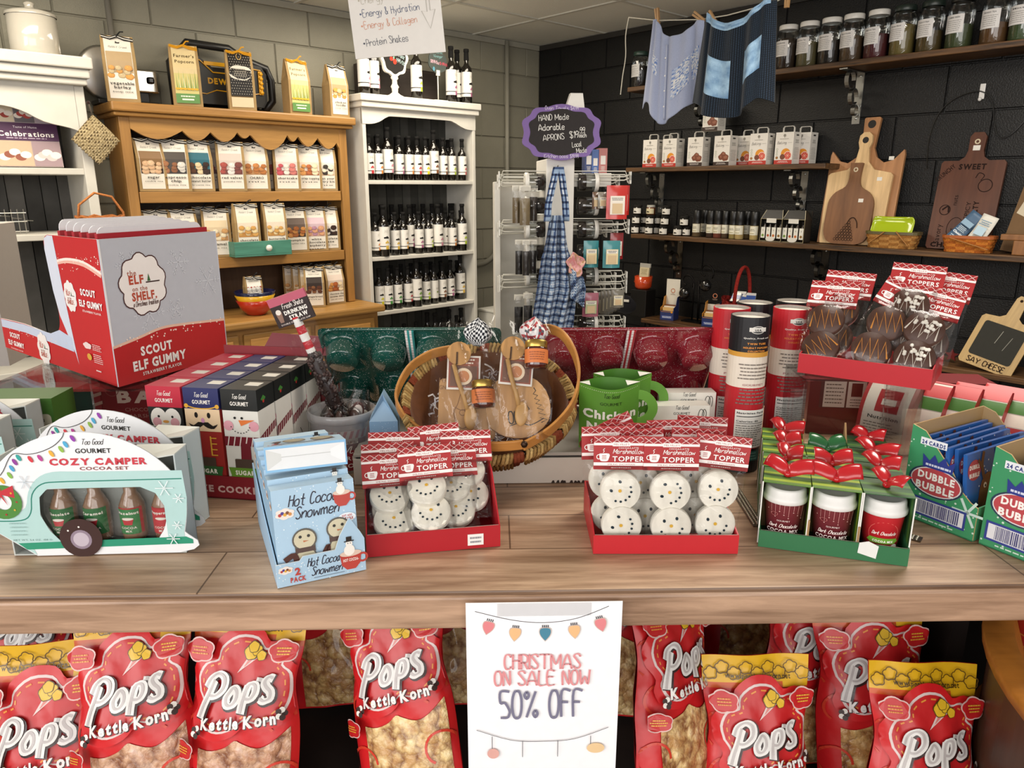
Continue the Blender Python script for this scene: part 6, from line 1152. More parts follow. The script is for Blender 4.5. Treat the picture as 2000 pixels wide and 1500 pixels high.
def packet(label, loc, rz, rx, ry=0, kind='snow', a1=0, a2=0, group=None, s=1.0, curl=False):
    o = thing('marshmallow_packet', label, 'packet', loc, rz, group, rx=rx, ry=ry); o.scale = (s, s, s)
    c_ = .45 if curl else 0   # in the low tray the discs overlap like shingles and the header sits lower
    for nm, me, l, r in (('header_card', header_mesh(kind), (0, -.012 if curl else 0, -.027 if curl else 0), (0, 0, 0)), ('film_bag', film_mesh(), (0, 0, 0), (0, 0, 0)), ('marshmallow', disc_mesh(kind), (.002, -.006 if curl else -.004, .033), (pi / 2 - c_, 0, a1)), ('marshmallow', disc_mesh(kind), (-.001, -.001 if curl else -.002, .072 if curl else .086), (pi / 2 - c_, 0, a2))):
        c = bpy.data.objects.new(nm, me); SC.collection.objects.link(c); c.parent = o; c.location = l; c.rotation_euler = (Matrix.Rotation(r[0], 3, 'X') @ Matrix.Rotation(r[2], 3, 'Z')).to_euler()
        if curl and nm == 'film_bag': c.scale = (1, 1.25, .79)
    return o
def tray(label, loc, rz, w, d, hf, hb, col, name='display_tray', price=False, rx=0, wedge=True):
    o = thing(name, label, 'tray', loc, rz, rx=rx); t = .002; m = MB('card', col)
    m.box(-w/2, w/2, 0, d, 0, t); m.box(-w/2, w/2, 0, t, t, hf); m.box(-w/2, w/2, d - t, d, t, hb)
    sd = [(0, t), (d, t), (d, hb), (d * .55, hb * .95), (t, hf)]
    for x in (-w/2, w/2 - t): m.prism(sd, x, x + t, col, ax='yz')
    m.box(-w/2 + t, w/2 - t, t, t * 1.5, t, hf, 'cfc4b8'); m.build('tray_box', o)
    if price: m = MB('card', 'e6e4e0'); m.box(w * .25, w * .25 + .024, -.0012, -.0003, .006, .024); m.frame((w * .25, -.0012, .006), (.024, 0, 0), (0, 0, .024)); m.greek(.1, .1, .9, .65, 2, '8a8a90'); m.build('price_sticker', o)
    return o, Matrix.Translation(V3(loc)) @ Matrix.Rotation(rz, 4, 'Z')
def packs(M, rz, spec, kind, group, where, curl=False):
    for i, (x, y, z, lean, roll, a1, a2, l) in enumerate(spec):
        k = kind if isinstance(kind, str) else kind[i]
        packet(l + where, M @ V3((x, y, z)), rz + R_(random.uniform(-3, 3)), R_(-lean), R_(roll), k, R_(a1), R_(a2), group, 1.07 if kind != 'snow' else 1.0, curl)
random.seed(11)
p0, p1 = K(717, 1090), K(977, 1068); yw = math.atan2(p1.y - p0.y, p1.x - p0.x)
o, M_ = tray('red cardboard tray of snowman marshmallow packets with a price sticker, beside the snowmen boxes', (p0 + p1) / 2 + V3((0, 0, .001)), yw, .200, .145, .035, .10, 'a81c26', price=True)
packs(M_, yw, [(-.060, .022, .003, 32, 0, -10, -8, 'snowman packet at the front corner nearest the snowmen boxes'), (-.062, .046, .012, 32, -1, 30, 10, 'snowman packet second in the column nearest the snowmen boxes'), (-.056, .070, .022, 32, 1, 0, 15, 'rearmost snowman packet in the column nearest the snowmen boxes'), (-.002, .022, .012, 30, -3, -12, 5, 'central front snowman packet with its whole header visible'), (.036, .044, .004, 32, 1, 20, 40, 'snowman packet half covered by the central front packet'), (.060, .068, .018, 30, 2, -30, -25, 'snowman packet at the inner back corner'), (.018, .076, .028, 30, -4, 0, 0, 'snowman packet peeking between rear headers')], 'snow', 'snowman packets in the price stickered tray', ', price stickered red tray', True)
p0, p1 = K(1159, 1083), K(1440, 1083); yw2 = math.atan2(p1.y - p0.y, p1.x - p0.x)
o, M2 = tray('plain red cardboard tray of snowman marshmallow packets in front of the green mug cartons', (p0 + p1) / 2 + V3((0, 0, .001)), yw2, .216, .15, .030, .055, 'b8242c')
packs(M2, yw2, [(-.066, .030, .004, 5, 0, 60, 45, 'front snowman packet nearest the crate side'), (.008, .028, .004, 4, 0, 10, 75, 'middle front snowman packet'), (.072, .034, .004, 6, 6, 20, 30, 'front snowman packet nearest the cups, slightly tilted'), (-.078, .062, .008, 6, -1, 0, 0, 'second row snowman packet at the crate side'), (-.022, .060, .004, 6, -6, 0, 0, 'second row snowman packet between two front ones'), (.05, .064, .004, 6, 3, 0, 0, 'second row snowman packet near the cups'), (-.05, .092, .004, 6, 2, 0, 0, 'back row snowman packet at the crate side'), (.03, .094, .008, 6, -2, 0, 0, 'back row snowman packet in the middle'), (.070, .122, .004, 8, 4, 0, 0, 'back row snowman packet near the cups'), (.0, .125, .012, 8, -28, 0, 0, 'rearmost snowman packet leaning steeply on its side')], 'snow', 'snowman packets in the plain red tray', ', plain red tray')
# acrylic riser with the chocolate tray
ac = thing('acrylic_riser', 'clear acrylic riser under the tray of chocolate marshmallow packets', 'riser', (.635, 1.272, CT + .001), RZK + R_(-5)); m = MB('acrylic'); w, d, h, t = .21, .15, .194, .004
m.box(-w/2, w/2, 0, d, h - t, h); m.box(-w/2, -w/2 + t, 0, d, 0, h - t); m.box(w/2 - t, w/2, 0, d, 0, h - t); m.box(-w/2, w/2, d - t, d, 0, h - t); m.build('riser_sheet', ac)
zt = CT + .197; p0, p1 = at(1557, 727, zt), at(1817, 763, zt); yw3 = math.atan2(p1.y - p0.y, p1.x - p0.x)
o, M3 = tray('red cardboard tray of chocolate marshmallow packets raised on the clear riser', (p0 + p1) / 2, yw3, (p1 - p0).length, .15, .036, .05, 'b51d28')
packs(M3, yw3, [(-.082, .022, .008, 34, 0, 40, 10, 'chocolate packet with caramel drizzle at the popcorn tube side'), (-.010, .016, .020, 33, 24, 20, 25, 'chocolate packet with caramel drizzle tilted across the middle'), (.066, .022, .010, 34, 11, 10, -10, 'chocolate packet with white mini marshmallows'), (-.070, .058, .022, 32, 2, 0, 0, 'rear chocolate packet at the popcorn tube side'), (.045, .060, .040, 30, 3, 0, 0, 'rear chocolate packet standing tall near the small chalkboard'), (.080, .078, .028, 30, 5, 0, 0, 'rear chocolate packet behind the mini marshmallow one')], ['caramel', 'caramel', 'smores', 'caramel', 'smores', 'smores'], 'chocolate packets in the raised tray', ', raised red tray')
# red carton under the riser, striped cartons beside it
rc = thing('red_carton', 'dark red carton with printed nutrition panels seen through the clear riser', 'carton', (.84, 1.52, CT + .001), RZK + R_(-9)); m = MB('card', '6a1a1e'); m.box(-.19, .19, 0, .09, 0, .125); m.frame((-.19, 0, 0), (.38, 0, 0), (0, 0, .38), .0004)
for u in (.06, .56):
    m.rect(u, .16, u + .34, .32, '5a2a2a'); m.rect(u + .02, .165, u + .14, .32, 'd6cabc'); m.greek(u + .03, .18, u + .13, .31, 6, '6a5a50', .3, 'l'); m.rect(u + .15, .165, u + .25, .32, 'd6cabc'); m.rect(u + .17, .23, u + .23, .31, '6a1a1e'); m.greek(u + .16, .17, u + .24, .22, 3, '6a5a50', .3)
    for k in range(4): m.poly([(u + .26 + k * .03, .165), (u + .275 + k * .03, .165), (u + .30 + k * .03, .32), (u + .285 + k * .03, .32)], 'b5655e')
m.build('carton_body', rc)
for i in range(5):
    d_ = V3((.052 * i, -.012 * i, 0)); o = thing('gift_carton', 'striped red, white and green curved gift carton, %s in the row behind the gum boxes' % ORD[i], 'carton', V3((.75, 1.42, CT + .001)) + d_, R_(-48), 'striped gift cartons', rx=R_(-8)); m = MB('card', 'a3262a'); w, h = .10, .155 - .004 * i
    cv = lambda u, v: (-w/2 + u * w, .045 * (max(0, v - .45) / .55) ** 2, v * h)
    m.grid(cv, 4, 12, 'd2c8bc'); m.box(-w/2, w/2, .046, .06, 0, h, '8a1c20')
    for s in (0, 1): m.grid(lambda u, v: (cv(s, v)[0], cv(s, v)[1] + u * (.058 - cv(s, v)[1]), v * h), 2, 10, 'a3262a' if s else 'b9323a')
    m.warp(lambda u, v, hh: V3((-w/2 + u * w, .045 * (max(0, v * w / h - .45) / .55) ** 2 - hh, v * w)), .08, .0005, .0003); H = h / w
    if i == 0: m.rect(.0, 0, 1, H, '9a2228'); m.rect(.08, .1, .92, H * .95, 'd2c8bc'); m.rect(.3, .85, .75, 1.3, '9a2228'); m.rect(.4, 1.0, .68, 1.12, 'd9cfc4'); m.text('Nutrition', .5, .7, .1, '2c2a28', bold=1, wid=.6); m.greek(.14, .16, .86, .64, 8, '6a625a', .3, 'l')
    else:
        for k, c in enumerate(('3f6a2c', 'd9cfc2', 'a3262a', 'd9cfc2', '3f6a2c', 'b8383a')): m.rect(0, k * .25, 1, k * .25 + .23, c); m.lay -= 1
    m.build('carton_body', o)
# ================================================================ tray of cocoa cups
p0, p1 = K(1480, 1068), K(1772, 1108); yw4 = math.atan2(p1.y - p0.y, p1.x - p0.x); W_ = (p1 - p0).length
o, M4 = tray('green cardboard tray of cocoa mix cups with a white price sticker', (p0 + p1) / 2 + V3((0, 0, .001)), yw4, W_, .28, .027, .05, '2f6a44', price=False)
m = MB('card', 'dcdcd8'); m.prism([(.035, .012), (.06, .006), (.062, .026), (.048, .032), (.036, .028)], -.0012, -.0003); m.build('price_sticker', o)
m = MB('kraft', '9a7a54')
for x in (-W_/6, W_/6): m.prism([(.004, .003), (.262, .003), (.262, .13), (.2, .085), (.06, .075), (.004, .05)], x - .0015, x + .0015, ax='yz')
for y in (.072, .140, .208): m.box(-W_/2 + .003, W_/2 - .003, y - .001, y + .001, .003, .088)
m.build('divider', o)
CUPM = {}
def cup(M, x, y, label, kind, rib, ra):
    o = thing('cocoa_cup', label, 'cup', M @ V3((x, y, .003)), yw4 + R_(random.uniform(-3, 3)), 'cocoa cups in the green tray'); o.scale = (1.025,) * 3; w, d, h = .0655, .062, .098
    if kind not in CUPM:
        sc = '6e2a30' if kind == 'plum' else 'b5222a'
        m = MB('card', sc); m.lathe([(0, 0), (.0222, 0), (.0295, .066)], 28); cv = lambda u, v, hh: V3(((.0223 + .0067 * v * .6 + hh) * sin((u - .5) * 2.2), -(.0223 + .0067 * v * .6 + hh) * cos((u - .5) * 2.2), .001 + v * .04)); m.warp(cv, .08, .0003, .0002)
        if kind == 'plum':
            for k in range(9): m.line([(.1 + k * .1, 1.6), (.1 + k * .1, 1.35 - .12 * (k % 3))], .008, 'c9908c'); m.disc(.1 + k * .1, 1.3 - .12 * (k % 3), .016, 'd9b0a8', n=8)
            m.ring(.3, 1.2, .07, .012, 'a8605e'); m.text('GOURMET', .5, .92, .09, 'e6d6d0', wid=.28); m.hand('Dark Chocolate', .5, .68, .14, 'e6d6d0', .1, shear=.25, wid=.62); m.text('COCOA MIX', .5, .46, .2, 'e6d6d0', bold=1, wid=.74)
        else:
            m.ring(.5, .85, .36, .012, 'd9685e', .5); m.hand('Dark Chocolate', .5, .85, .13, 'ecdcd4', .1, shear=.25, wid=.55); m.poly([(.1, .58), (.2, .5), (.8, .5), (.9, .6), (.82, .72), (.18, .72)], '6a9a34'); m.text('COCOA MIX', .5, .55, .12, 'f0ece0', bold=2, wid=.5); m.disc(.8, .3, .12, 'e8e2da', .2)
        a = m.mesh('paper_cup'); m = MB('plastic', 'dcdad6'); m.lathe([(.031, .064), (.0322, .066), (.0322, .072), (.0298, .074), (.029, .083), (.0265, .086), (.022, .084), (0, .084)], 28); b = m.mesh('cup_lid')
        m = MB('card', '4f7a2c'); cols = ['4f7a2c', '93ab2e', '4f7a2c', '2f5c2a', '93ab2e', '4f7a2c', '3a6a2c'] if kind == 'plum' else ['2f5c34', '4a7a34', '2f5c34', '24502c', '4a7a34', '2f5c34', '24502c']
        for k in range(7): y0, y1 = -d/2 + d * k / 7, -d/2 + d * (k + 1) / 7; m.box(-w/2, w/2, y0, y1, h - .001, h, cols[k]); m.box(-w/2, -w/2 + .001, y0, y1, 0, h - .001, cols[k]); m.box(w/2 - .001, w/2, y0, y1, 0, h - .001, cols[k])
        for s in (-1, 1): m.box(s * w/2 - .0009, s * w/2 + .0009, -d/2 - .0006, -d/2, 0, h, 'dedcd6')
        CUPM[kind] = (a, b, m.mesh('striped_wrap'))
    for nm, me in zip(('paper_cup', 'cup_lid', 'striped_wrap'), CUPM[kind]): c = bpy.data.objects.new(nm, me); SC.collection.objects.link(c); c.parent = o
    if rib:
        m = MB('gloss', 'b01620' if rib == 1 else '1c5a30'); ca, sa = cos(ra), sin(ra)
        for s in (0, 1):
            t_ = ra + s * 2.6 + random.uniform(-.5, .5); ca, sa = cos(t_), sin(t_); L_ = random.uniform(.024, .038)
            m.grid(lambda u, v: (u * L_ * ca - (v - .5) * .02 * min(1, .4 + 2 * u) * sa, u * L_ * sa + (v - .5) * .02 * min(1, .4 + 2 * u) * ca, h + .008 + .8 * (v - .5) * .02 * ca + .010 * sin(pi * u * .6) + .004 * sin(v * 3)), 8, 3)
        m.ell((0, 0, h + .004), .006, .006, .005, n=8, m=6); m.build('ribbon', o, solid=.0006)
random.seed(4)
for r in range(4):
    for c in range(3):
        if (r, c) == (3, 1): continue
        kind = 'plum' if c < 2 else 'red'; cup(M4, (-W_/3 + .0, 0, W_/3)[c], .038 + .068 * r, '%s cocoa cup in a striped wrap, %s row, %s column from the tubes' % ('plum' if c < 2 else 'red', ('front', 'second', 'third', 'rear')[r], ORD[c]), kind, 2 if (r, c) == (2, 1) else 1, random.uniform(-.6, .6) + (0, .4, -.3)[c])
for px0, py0, px1, py1, l in ((1425, 940, 1482, 1030, 'flat silver beaded strip lying on the counter between the two trays'), (1770, 1048, 1800, 1056, 'end of a silver beaded strip poking out behind the green tray')):
    a, b = K(px0, py0), K(px1, py1); d_ = b - a; o = thing('beaded_strip', l, 'trim', (a + b) / 2 + V3((0, 0, .0008)), math.atan2(d_.y, d_.x)); m = MB('metal', 'b5a994'); L_ = d_.length; m.box(-L_/2, L_/2, -.009, .009, 0, .0015, '6a5f52')
    for i in range(int(L_ / .006)):
        for j in (-1, 0, 1): m.ell((-L_/2 + .003 + i * .006, j * .006, .002), .0022, .0022, .0018, 'd6cfc0', n=6, m=4)
    m.build('beads', o)
# ================================================================ bubble gum card displays
def gum(p, label, rz, nc):
    M = Matrix.Translation(p) @ Matrix.Rotation(rz, 4, 'Z'); o = thing('gum_display', label, 'display box', p, rz); w, d, h = .205, .118, .158; G_ = '3f8f62'; S_ = [(0, 0), (d, 0), (d, h), (d - .022, h - .006), (.045, .098), (.03, .075), (.012, .06), (0, .055)]
    m = MB('card', G_); m.prism(S_, 0, .0025, G_, ax='yz', side='c2a070'); m.prism(S_, w - .0025, w, 'a58a64', ax='yz'); m.box(0, w, 0, d, 0, .002); m.box(.0025, w - .0025, d - .0025, d, .002, h, 'a8885c'); m.box(.0025, w - .0025, 0, .0025, .002, .055)
    m.frame((0, d, 0), (0, -d, 0), (0, 0, d), .0003)   # u runs from the back edge to the front
    random.seed(3)
    for k in range(60):
        u, v = random.random(), random.random() * 1.3
        if v < .5 + .85 * (1 - u): m.disc(u, v, .008 + .008 * random.random(), 'c9dccf', n=7); m.lay -= 1
    m.lay += 1
    for rt in (0, pi / 3, 2 * pi / 3): m.line([(.88 + .2 * cos(rt), .36 + .2 * sin(rt)), (.88 - .2 * cos(rt), .36 - .2 * sin(rt))], .035, 'c5d9d2', keep=True)
    m.poly([(.14, 1.1), (.5, 1.1), (.5, 1.2), (.14, 1.2)], 'e2e4ea'); m.text('24 CARDS', .32, 1.115, .075, '2b3a7a', bold=2, wid=.32)
    m.disc(.42, .62, .37, '2e3a52', .22, n=28); m.disc(.42, .62, .345, 'd8d4d6', .2, n=28); m.disc(.42, .62, .33, 'b5474e', .185, n=28); m.text('DUBBLE', .42, .64, .135, 'f0ece8', bold=2, wid=.5); m.text('BUBBLE', .42, .49, .135, 'f0ece8', bold=2, wid=.52)
    m.poly([(.2, .98), (.22, .8), (.62, .8), (.64, .98), (.55, .9), (.5, 1.0), (.42, .9), (.36, 1.0), (.3, .9)], '2f3a86'); m.greek(.25, .82, .6, .87, 1, 'cfd3e6', .6)
    m.rect(.05, .1, .88, .36, '35408a'); m.rect(.08, .13, .85, .33, 'dedde2'); random.seed(8); x = .17
    while x < .78: b = random.choice((.006, .01, .016)); m.rect(x, .14, x + b, .32, '39386a'); m.lay -= 1; x += b + random.choice((.006, .01))
    m.lay += 1; m.greek(.15, .04, .8, .08, 1, 'c9dccf'); m.build('carton', o)
    for i in range(nc):
        c = thing('gum_card', 'blue snowy gum card with a reindeer, %s from the front of the %s' % (ORD[i], 'rear gum box' if nc > 4 else 'front gum box'), 'card pack', M @ V3((w/2 + (.004 if i % 2 else -.004), .016 + i * .0145, .004 + .0012 * i)), rz + R_(random.uniform(-2, 2)), 'gum cards in the ' + ('rear box' if nc > 4 else 'front box'), rx=R_(-7)); a, b = .186, .128; m = MB('gloss', '2d5da3'); m.box(-a/2, a/2, 0, .006, 0, b); m.frame((-a/2, 0, 0), (a, 0, 0), (0, 0, a), .0003)
        random.seed(i)
        for k in range(26): m.disc(random.random(), random.random() * .68, .008, 'dfe8f2', n=6); m.lay -= 1
        m.lay += 1; m.disc(.11, .54, .10, 'a8434e', .09); m.text('DUBBLE', .11, .55, .05, 'f0ece8', bold=2, wid=.15); m.text('BUBBLE', .11, .48, .05, 'f0ece8', bold=2, wid=.15)
        m.poly(cloud(.34, .22, .16, .26, 4, .05), '6a3d22'); m.disc(.37, .14, .15, '7a4a2a', .14); m.disc(.38, .24, .075, '17110e', .06)
        for x in (.28, .40): m.disc(x, .38, .025, 'e6e2da'); m.disc(x + .006, .375, .012, '17110e')
        for s in (-1, 1): m.line(crom([(.34 + s * .08, .44), (.34 + s * .12, .56), (.34 + s * .1, .68)]), .04, '5a3420'); m.line([(.34 + s * .115, .54), (.34 + s * .18, .62)], .032, '5a3420')
        m.rect(.26, .02, .48, .07, 'd6cabc'); m.build('card', c)
gum(V3((.651, 1.130, CT + .001)) + V3((sin(R_(30)), -cos(R_(30)), 0)) * .118, 'green bubble gum display box standing farther back, its printed side facing out', R_(30), 6)
gum(V3((.717, 1.023, CT + .001)) + V3((sin(R_(30)), -cos(R_(30)), 0)) * .118, 'green bubble gum display box nearest the counter edge at the far end', R_(30), 4)
# ================================================================ boxes at the dresser end of the counter
EZ = 1.118
def riser(name_l, x, y, rz, w, d, h):
    o = thing('acrylic_riser', name_l, 'riser', (x, y, CT + .001), rz); t = .005; m = MB('acrylic'); m.box(-w/2, w/2, 0, d, h - t, h); m.box(-w/2, -w/2 + t, 0, d, 0, h - t); m.box(w/2 - t, w/2, 0, d, 0, h - t); m.box(-w/2 + t, w/2 - t, d - t, d, 0, h - t); m.build('riser_sheet', o)
c0 = at(232, 757, EZ); c1 = at(105, 712, EZ); c2 = at(452, 695, EZ); ang = math.atan2(c0.y - c1.y, c0.x - c1.x)
riser('clear acrylic riser under the tall red and silver gummy display', -.865, 1.386, RZK, .37, .27, EZ - CT - .003)
# tall gummy display: side panel toward the window, printed back toward the shop
L1 = (c0 - c1).length; L2 = .292; H_ = .286
ed = thing('gummy_display', 'tall red and silver candy display box with printed gummy lettering on a clear riser', 'display box', c0 + V3((0, 0, .001)), ang)
a2 = math.atan2(c2.y - c0.y, c2.x - c0.x) - ang; dx_, dy_ = cos(a2), sin(a2)
def swirl(pts, n=4): return crom(pts, n)
XS = 1.5
S1 = [(0, 0), (0, H_)] + swirl([(-.155, H_), (-.168, H_ - .008), (-.172, H_ - .03), (-.165, .17), (-.158, .12), (-.168, .085), (-.20, .07), (-.30, .075), (-.40, .072)]) + [(-.40, .0)]
S1 = [(x * XS, z) for x, z in S1]
m = MB('card', 'c01c22'); m.prism(S1, 0, .0025, 'c01c22', side='d9d6d4'); m.frame((0, 0, 0), (XS, 0, 0), (0, 0, 1), .0003)
m.poly([(-.172, H_ - .03), (-.168, H_ - .008), (-.155, H_ - .001), (-.138, H_ - .001), (-.13, .17), (-.115, .02), (-.12, .04), (-.155, .118), (-.165, .17)], 'd3d8e6'); m.poly([(-.125, .045), (-.125, .075), (-.165, .085), (-.2, .071), (-.3, .074), (-.398, .071), (-.398, .052), (-.3, .055), (-.2, .05)], 'c3cde2')
m.line(crom([(-.135, .232), (-.10, .238), (-.05, .235), (-.003, .218)]), .010, 'e8b4a4'); m.line(crom([(-.135, .234), (-.10, .241), (-.05, .239), (-.003, .222)]), .005, 'f2e4da')
random.seed(12)
for k in range(40): m.disc(-.003 - .13 * random.random(), .235 + random.uniform(-.018, .018), random.uniform(.0006, .0018), 'f0d9cc', n=6); m.lay -= 1
for k in range(26): m.disc(-.39 + .27 * random.random(), .054 + random.uniform(-.006, .006), random.uniform(.0006, .0016), 'f0d9cc', n=6); m.lay -= 1
m.lay += 1
def badge(m, u, v, s, full):
    m.poly(cloud(u, v, s, s * 1.1, 9, .16), 'ece6e2'); 
    if full: m.line(cloud(u, v, s, s * 1.1, 9, .16), s * .05, '4a2a28', True)
    m.text('the', u - s * .5, v + s * .38, s * .3, 'a86a5a' if full else 'c98a80', bold=1); m.text('ELF', u - s * .32, v + s * .05, s * .46, 'b5503c', bold=2, wid=s * .7); m.text('on the', u - s * .2, v - s * .24, s * .25, 'a86a5a', bold=1); m.text('SHELF.', u - s * .02, v - s * .62, s * .46, 'b5503c', bold=2, wid=s * 1.2)
    m.poly([(u + s * .2, v + s * .1), (u + s * .36, v + s * .1), (u + s * .28, v + s * .4)], '3f6a3c'); m.line([(u + s * .12, v + s * .06), (u + s * .8, v + s * .06)], s * .05, '3a2420')
    if full: m.hand('a Christmas tradition', u, v - s * .86, s * .2, '5a3a34', .1, shear=.2, wid=s * 1.2)
BM = m.map; m.map = lambda u, v, h: BM(u / XS, v, h); badge(m, -.163, .165, .026, False); badge(m, -.352, .03, .03, False); m.map = BM; m.text('SCOUT', -.05, .173, .018, 'f4f0ee', bold=2, wid=.045); m.text('ELF GUMMY', -.046, .150, .018, 'f4f0ee', bold=2, wid=.07); m.text('STRAWBERRY FLAVOR', -.046, .139, .006, 'f4e0dc', bold=1, wid=.055)
m.text('SCOUT', -.345, .034, .016, 'f4f0ee', bold=2, wid=.042); m.text('ELF GUMMY', -.345, .014, .016, 'f4f0ee', bold=2, wid=.065); m.text('STRAWBERRY FLAVOR', -.345, .004, .005, 'f4e0dc', wid=.05)
m.greek(-.06, .062, -.03, .076, 4, 'ead2ce', .35, 'l'); m.greek(-.06, .036, -.03, .056, 5, 'ead2ce', .35, 'l'); m.poly(cloud(-.075, .069, .011, .006, 5, .2), 'ead2ce'); m.disc(-.073, .046, .007, 'd9a43a'); m.greek(-.06, .018, -.04, .024, 1, 'ead2ce'); m.build('side_panel', ed)
m = MB('card', 'b8bac2'); q = [(0, 0, 0), (dx_ * L2, dy_ * L2, 0), (dx_ * L2, dy_ * L2, H_), (0, 0, H_)]; n_ = V3((dy_, -dx_, 0)) * -.0025
m.hexa([q[0], q[1], tuple(V3(q[1]) + n_), tuple(n_), q[3], q[2], tuple(V3(q[2]) + n_), tuple(V3(q[3]) + n_)], 'b8bac2'); m.frame((0, 0, 0), (dx_ * L2, dy_ * L2, 0), (0, 0, L2), .0004)
H1 = H_ / L2
for x, y, r_ in ((.32, .45, .13), (.62, .78, .10), (.55, .45, .08), (.88, .62, .12), (.2, .8, .1)):
    for k in range(6):
        a = k * pi / 3; m.line([(x, y), (x + r_ * cos(a), y + r_ * sin(a))], .009, 'c9cbd2', keep=k > 0)
        for t in (.5, .75): m.line([(x + r_ * t * cos(a) + r_ * .22 * cos(a + 1), y + r_ * t * sin(a) + r_ * .22 * sin(a + 1)), (x + r_ * t * cos(a), y + r_ * t * sin(a)), (x + r_ * t * cos(a) + r_ * .22 * cos(a - 1), y + r_ * t * sin(a) + r_ * .22 * sin(a - 1))], .007, 'c9cbd2', keep=True)
m.poly([(0, 0), (1, 0), (1, .30)] + crom([(1, .30), (.8, .315), (.6, .33), (.4, .335), (.2, .30), (0, .27)]), 'b3282a'); m.line(crom([(1, .30), (.8, .315), (.6, .33), (.4, .335), (.2, .30), (0, .27)]), .018, 'e0b8a4')
for k in range(40): u = random.random(); m.disc(u, .30 + random.uniform(-.03, .02), random.uniform(.003, .008), 'f0dcd0', n=6); m.lay -= 1
m.lay += 1; badge(m, .3, .66, .17, True); m.text('SCOUT', .34, .175, .085, 'ece4e0', bold=2, wid=.27); m.text('ELF GUMMY', .36, .08, .09, 'ece4e0', bold=2, wid=.46); m.text('STRAWBERRY FLAVOR', .37, .035, .032, 'ece4e0', bold=1, wid=.34); m.build('printed_back', ed)
m = MB('card', 'b3202a'); m.prism([(-.135, 0), (0, 0), (dx_ * L2, dy_ * L2), (dx_ * L2 - .135, dy_ * L2)], .001, .003, ax='xy'); fx = dx_ * L2
m.hexa([(-.58 + fx, dy_ * L2, 0), (fx, dy_ * L2, 0), (fx, dy_ * L2 + .0025, 0), (-.58 + fx, dy_ * L2 + .0025, 0), (-.58 + fx, dy_ * L2, H_ * .6), (fx, dy_ * L2, H_), (fx, dy_ * L2 + .0025, H_), (-.58 + fx, dy_ * L2 + .0025, H_ * .6)], 'b9bcc6'); m.build('far_panel', ed)
Me = Matrix.Translation(c0 + V3((0, 0, .001))) @ Matrix.Rotation(ang, 4, 'Z')
for i in range(6):
    x = -.020 - i * .034; o = thing('gummy_card', 'tall red and white gummy card standing in the display, %s from the printed back' % ORD[i], 'card pack', Me @ V3((x, .006, .005)), ang + a2, 'gummy cards in the tall display', rx=R_(0)); m = MB('card', 'a8222a'); w = L2 - .014; m.box(.004, w, .001, .008, 0, H_ + .004, 'a3222c'); m.prism(rrect(.01 + .0, H_ - .05, w - .01, H_ + .016 + .002 * i, .016), .0085, .0105, 'd9d8dc'); m.build('backing_card', o)
gp = thing('grey_carton', 'plain grey carton back standing behind the tall gummy display at the picture edge', 'carton', at(60, 700, 1.05) + V3((-.30, .22, -.078)), R_(12)); m = MB('card', 'a39c97'); m.box(-.3, .075, 0, .2, 0, .42); m.build('carton_body', gp)
# red hot cocoa ball box, green boxes behind the risers
rb2 = thing('red_box', 'dark red box with cream hot cocoa lettering beneath the gummy display', 'box', (-.80, 1.585, CT + .001), RZK); m = MB('card', '7a1c24'); m.box(-.14, .115, 0, .045, 0, .136); m.box(-.1405, -.125, -.0006, .0452, 0, .1385, '8a2630'); m.frame((-.14, 0, 0), (.30, 0, 0), (0, 0, .30), .0008)
m.text('HOT COCOA', .42, .36, .075, 'b58f86', bold=2, wid=.62); m.text('BALL', .42, .20, .13, 'd0b6aa', bold=2, wid=.5); m.text('CHOCOLATEY WITH', .45, .13, .04, 'a87a72', wid=.46); m.text('MARSHMALLOWS', .45, .08, .04, 'a87a72', wid=.44); m.ring(.14, .30, .05, .006, '8a4a44')
for k in range(8): m.poly([(.0, .03 + k * .07), (.06, .05 + k * .07), (.06, .075 + k * .07), (.0, .055 + k * .07)], 'b08a80'); m.lay -= 1
m.build('box_body', rb2)
gb2 = thing('green_box', 'green carton with a nutrition panel at the far end behind the camper boxes', 'carton', (-.985, 1.295, CT + .001), RZK + R_(3)); m = MB('card', '3f6a2a'); m.box(-.12, .13, 0, .08, 0, .150); m.frame((-.12, 0, 0), (.25, 0, 0), (0, 0, .25), .0006); m.poly(rrect(.48, .02, .98, .48, .03), 'b9b6a4'); m.text('Nutrition Facts', .73, .42, .045, '2c2c28', bold=2, wid=.4); m.greek(.52, .06, .94, .39, 8, '6a6a5e', .25, 'l'); m.build('carton_body', gb2)
tb = thing('teal_box', 'teal carton between the green carton and the dark red box', 'carton', (-.93, 1.43, CT + .001), RZK); m = MB('card', '2f6a64'); m.box(-.05, .04, 0, .06, 0, .132); m.box(-.045, .035, -.0008, 0, .02, .05, 'b9c9c4'); m.build('carton_body', tb)
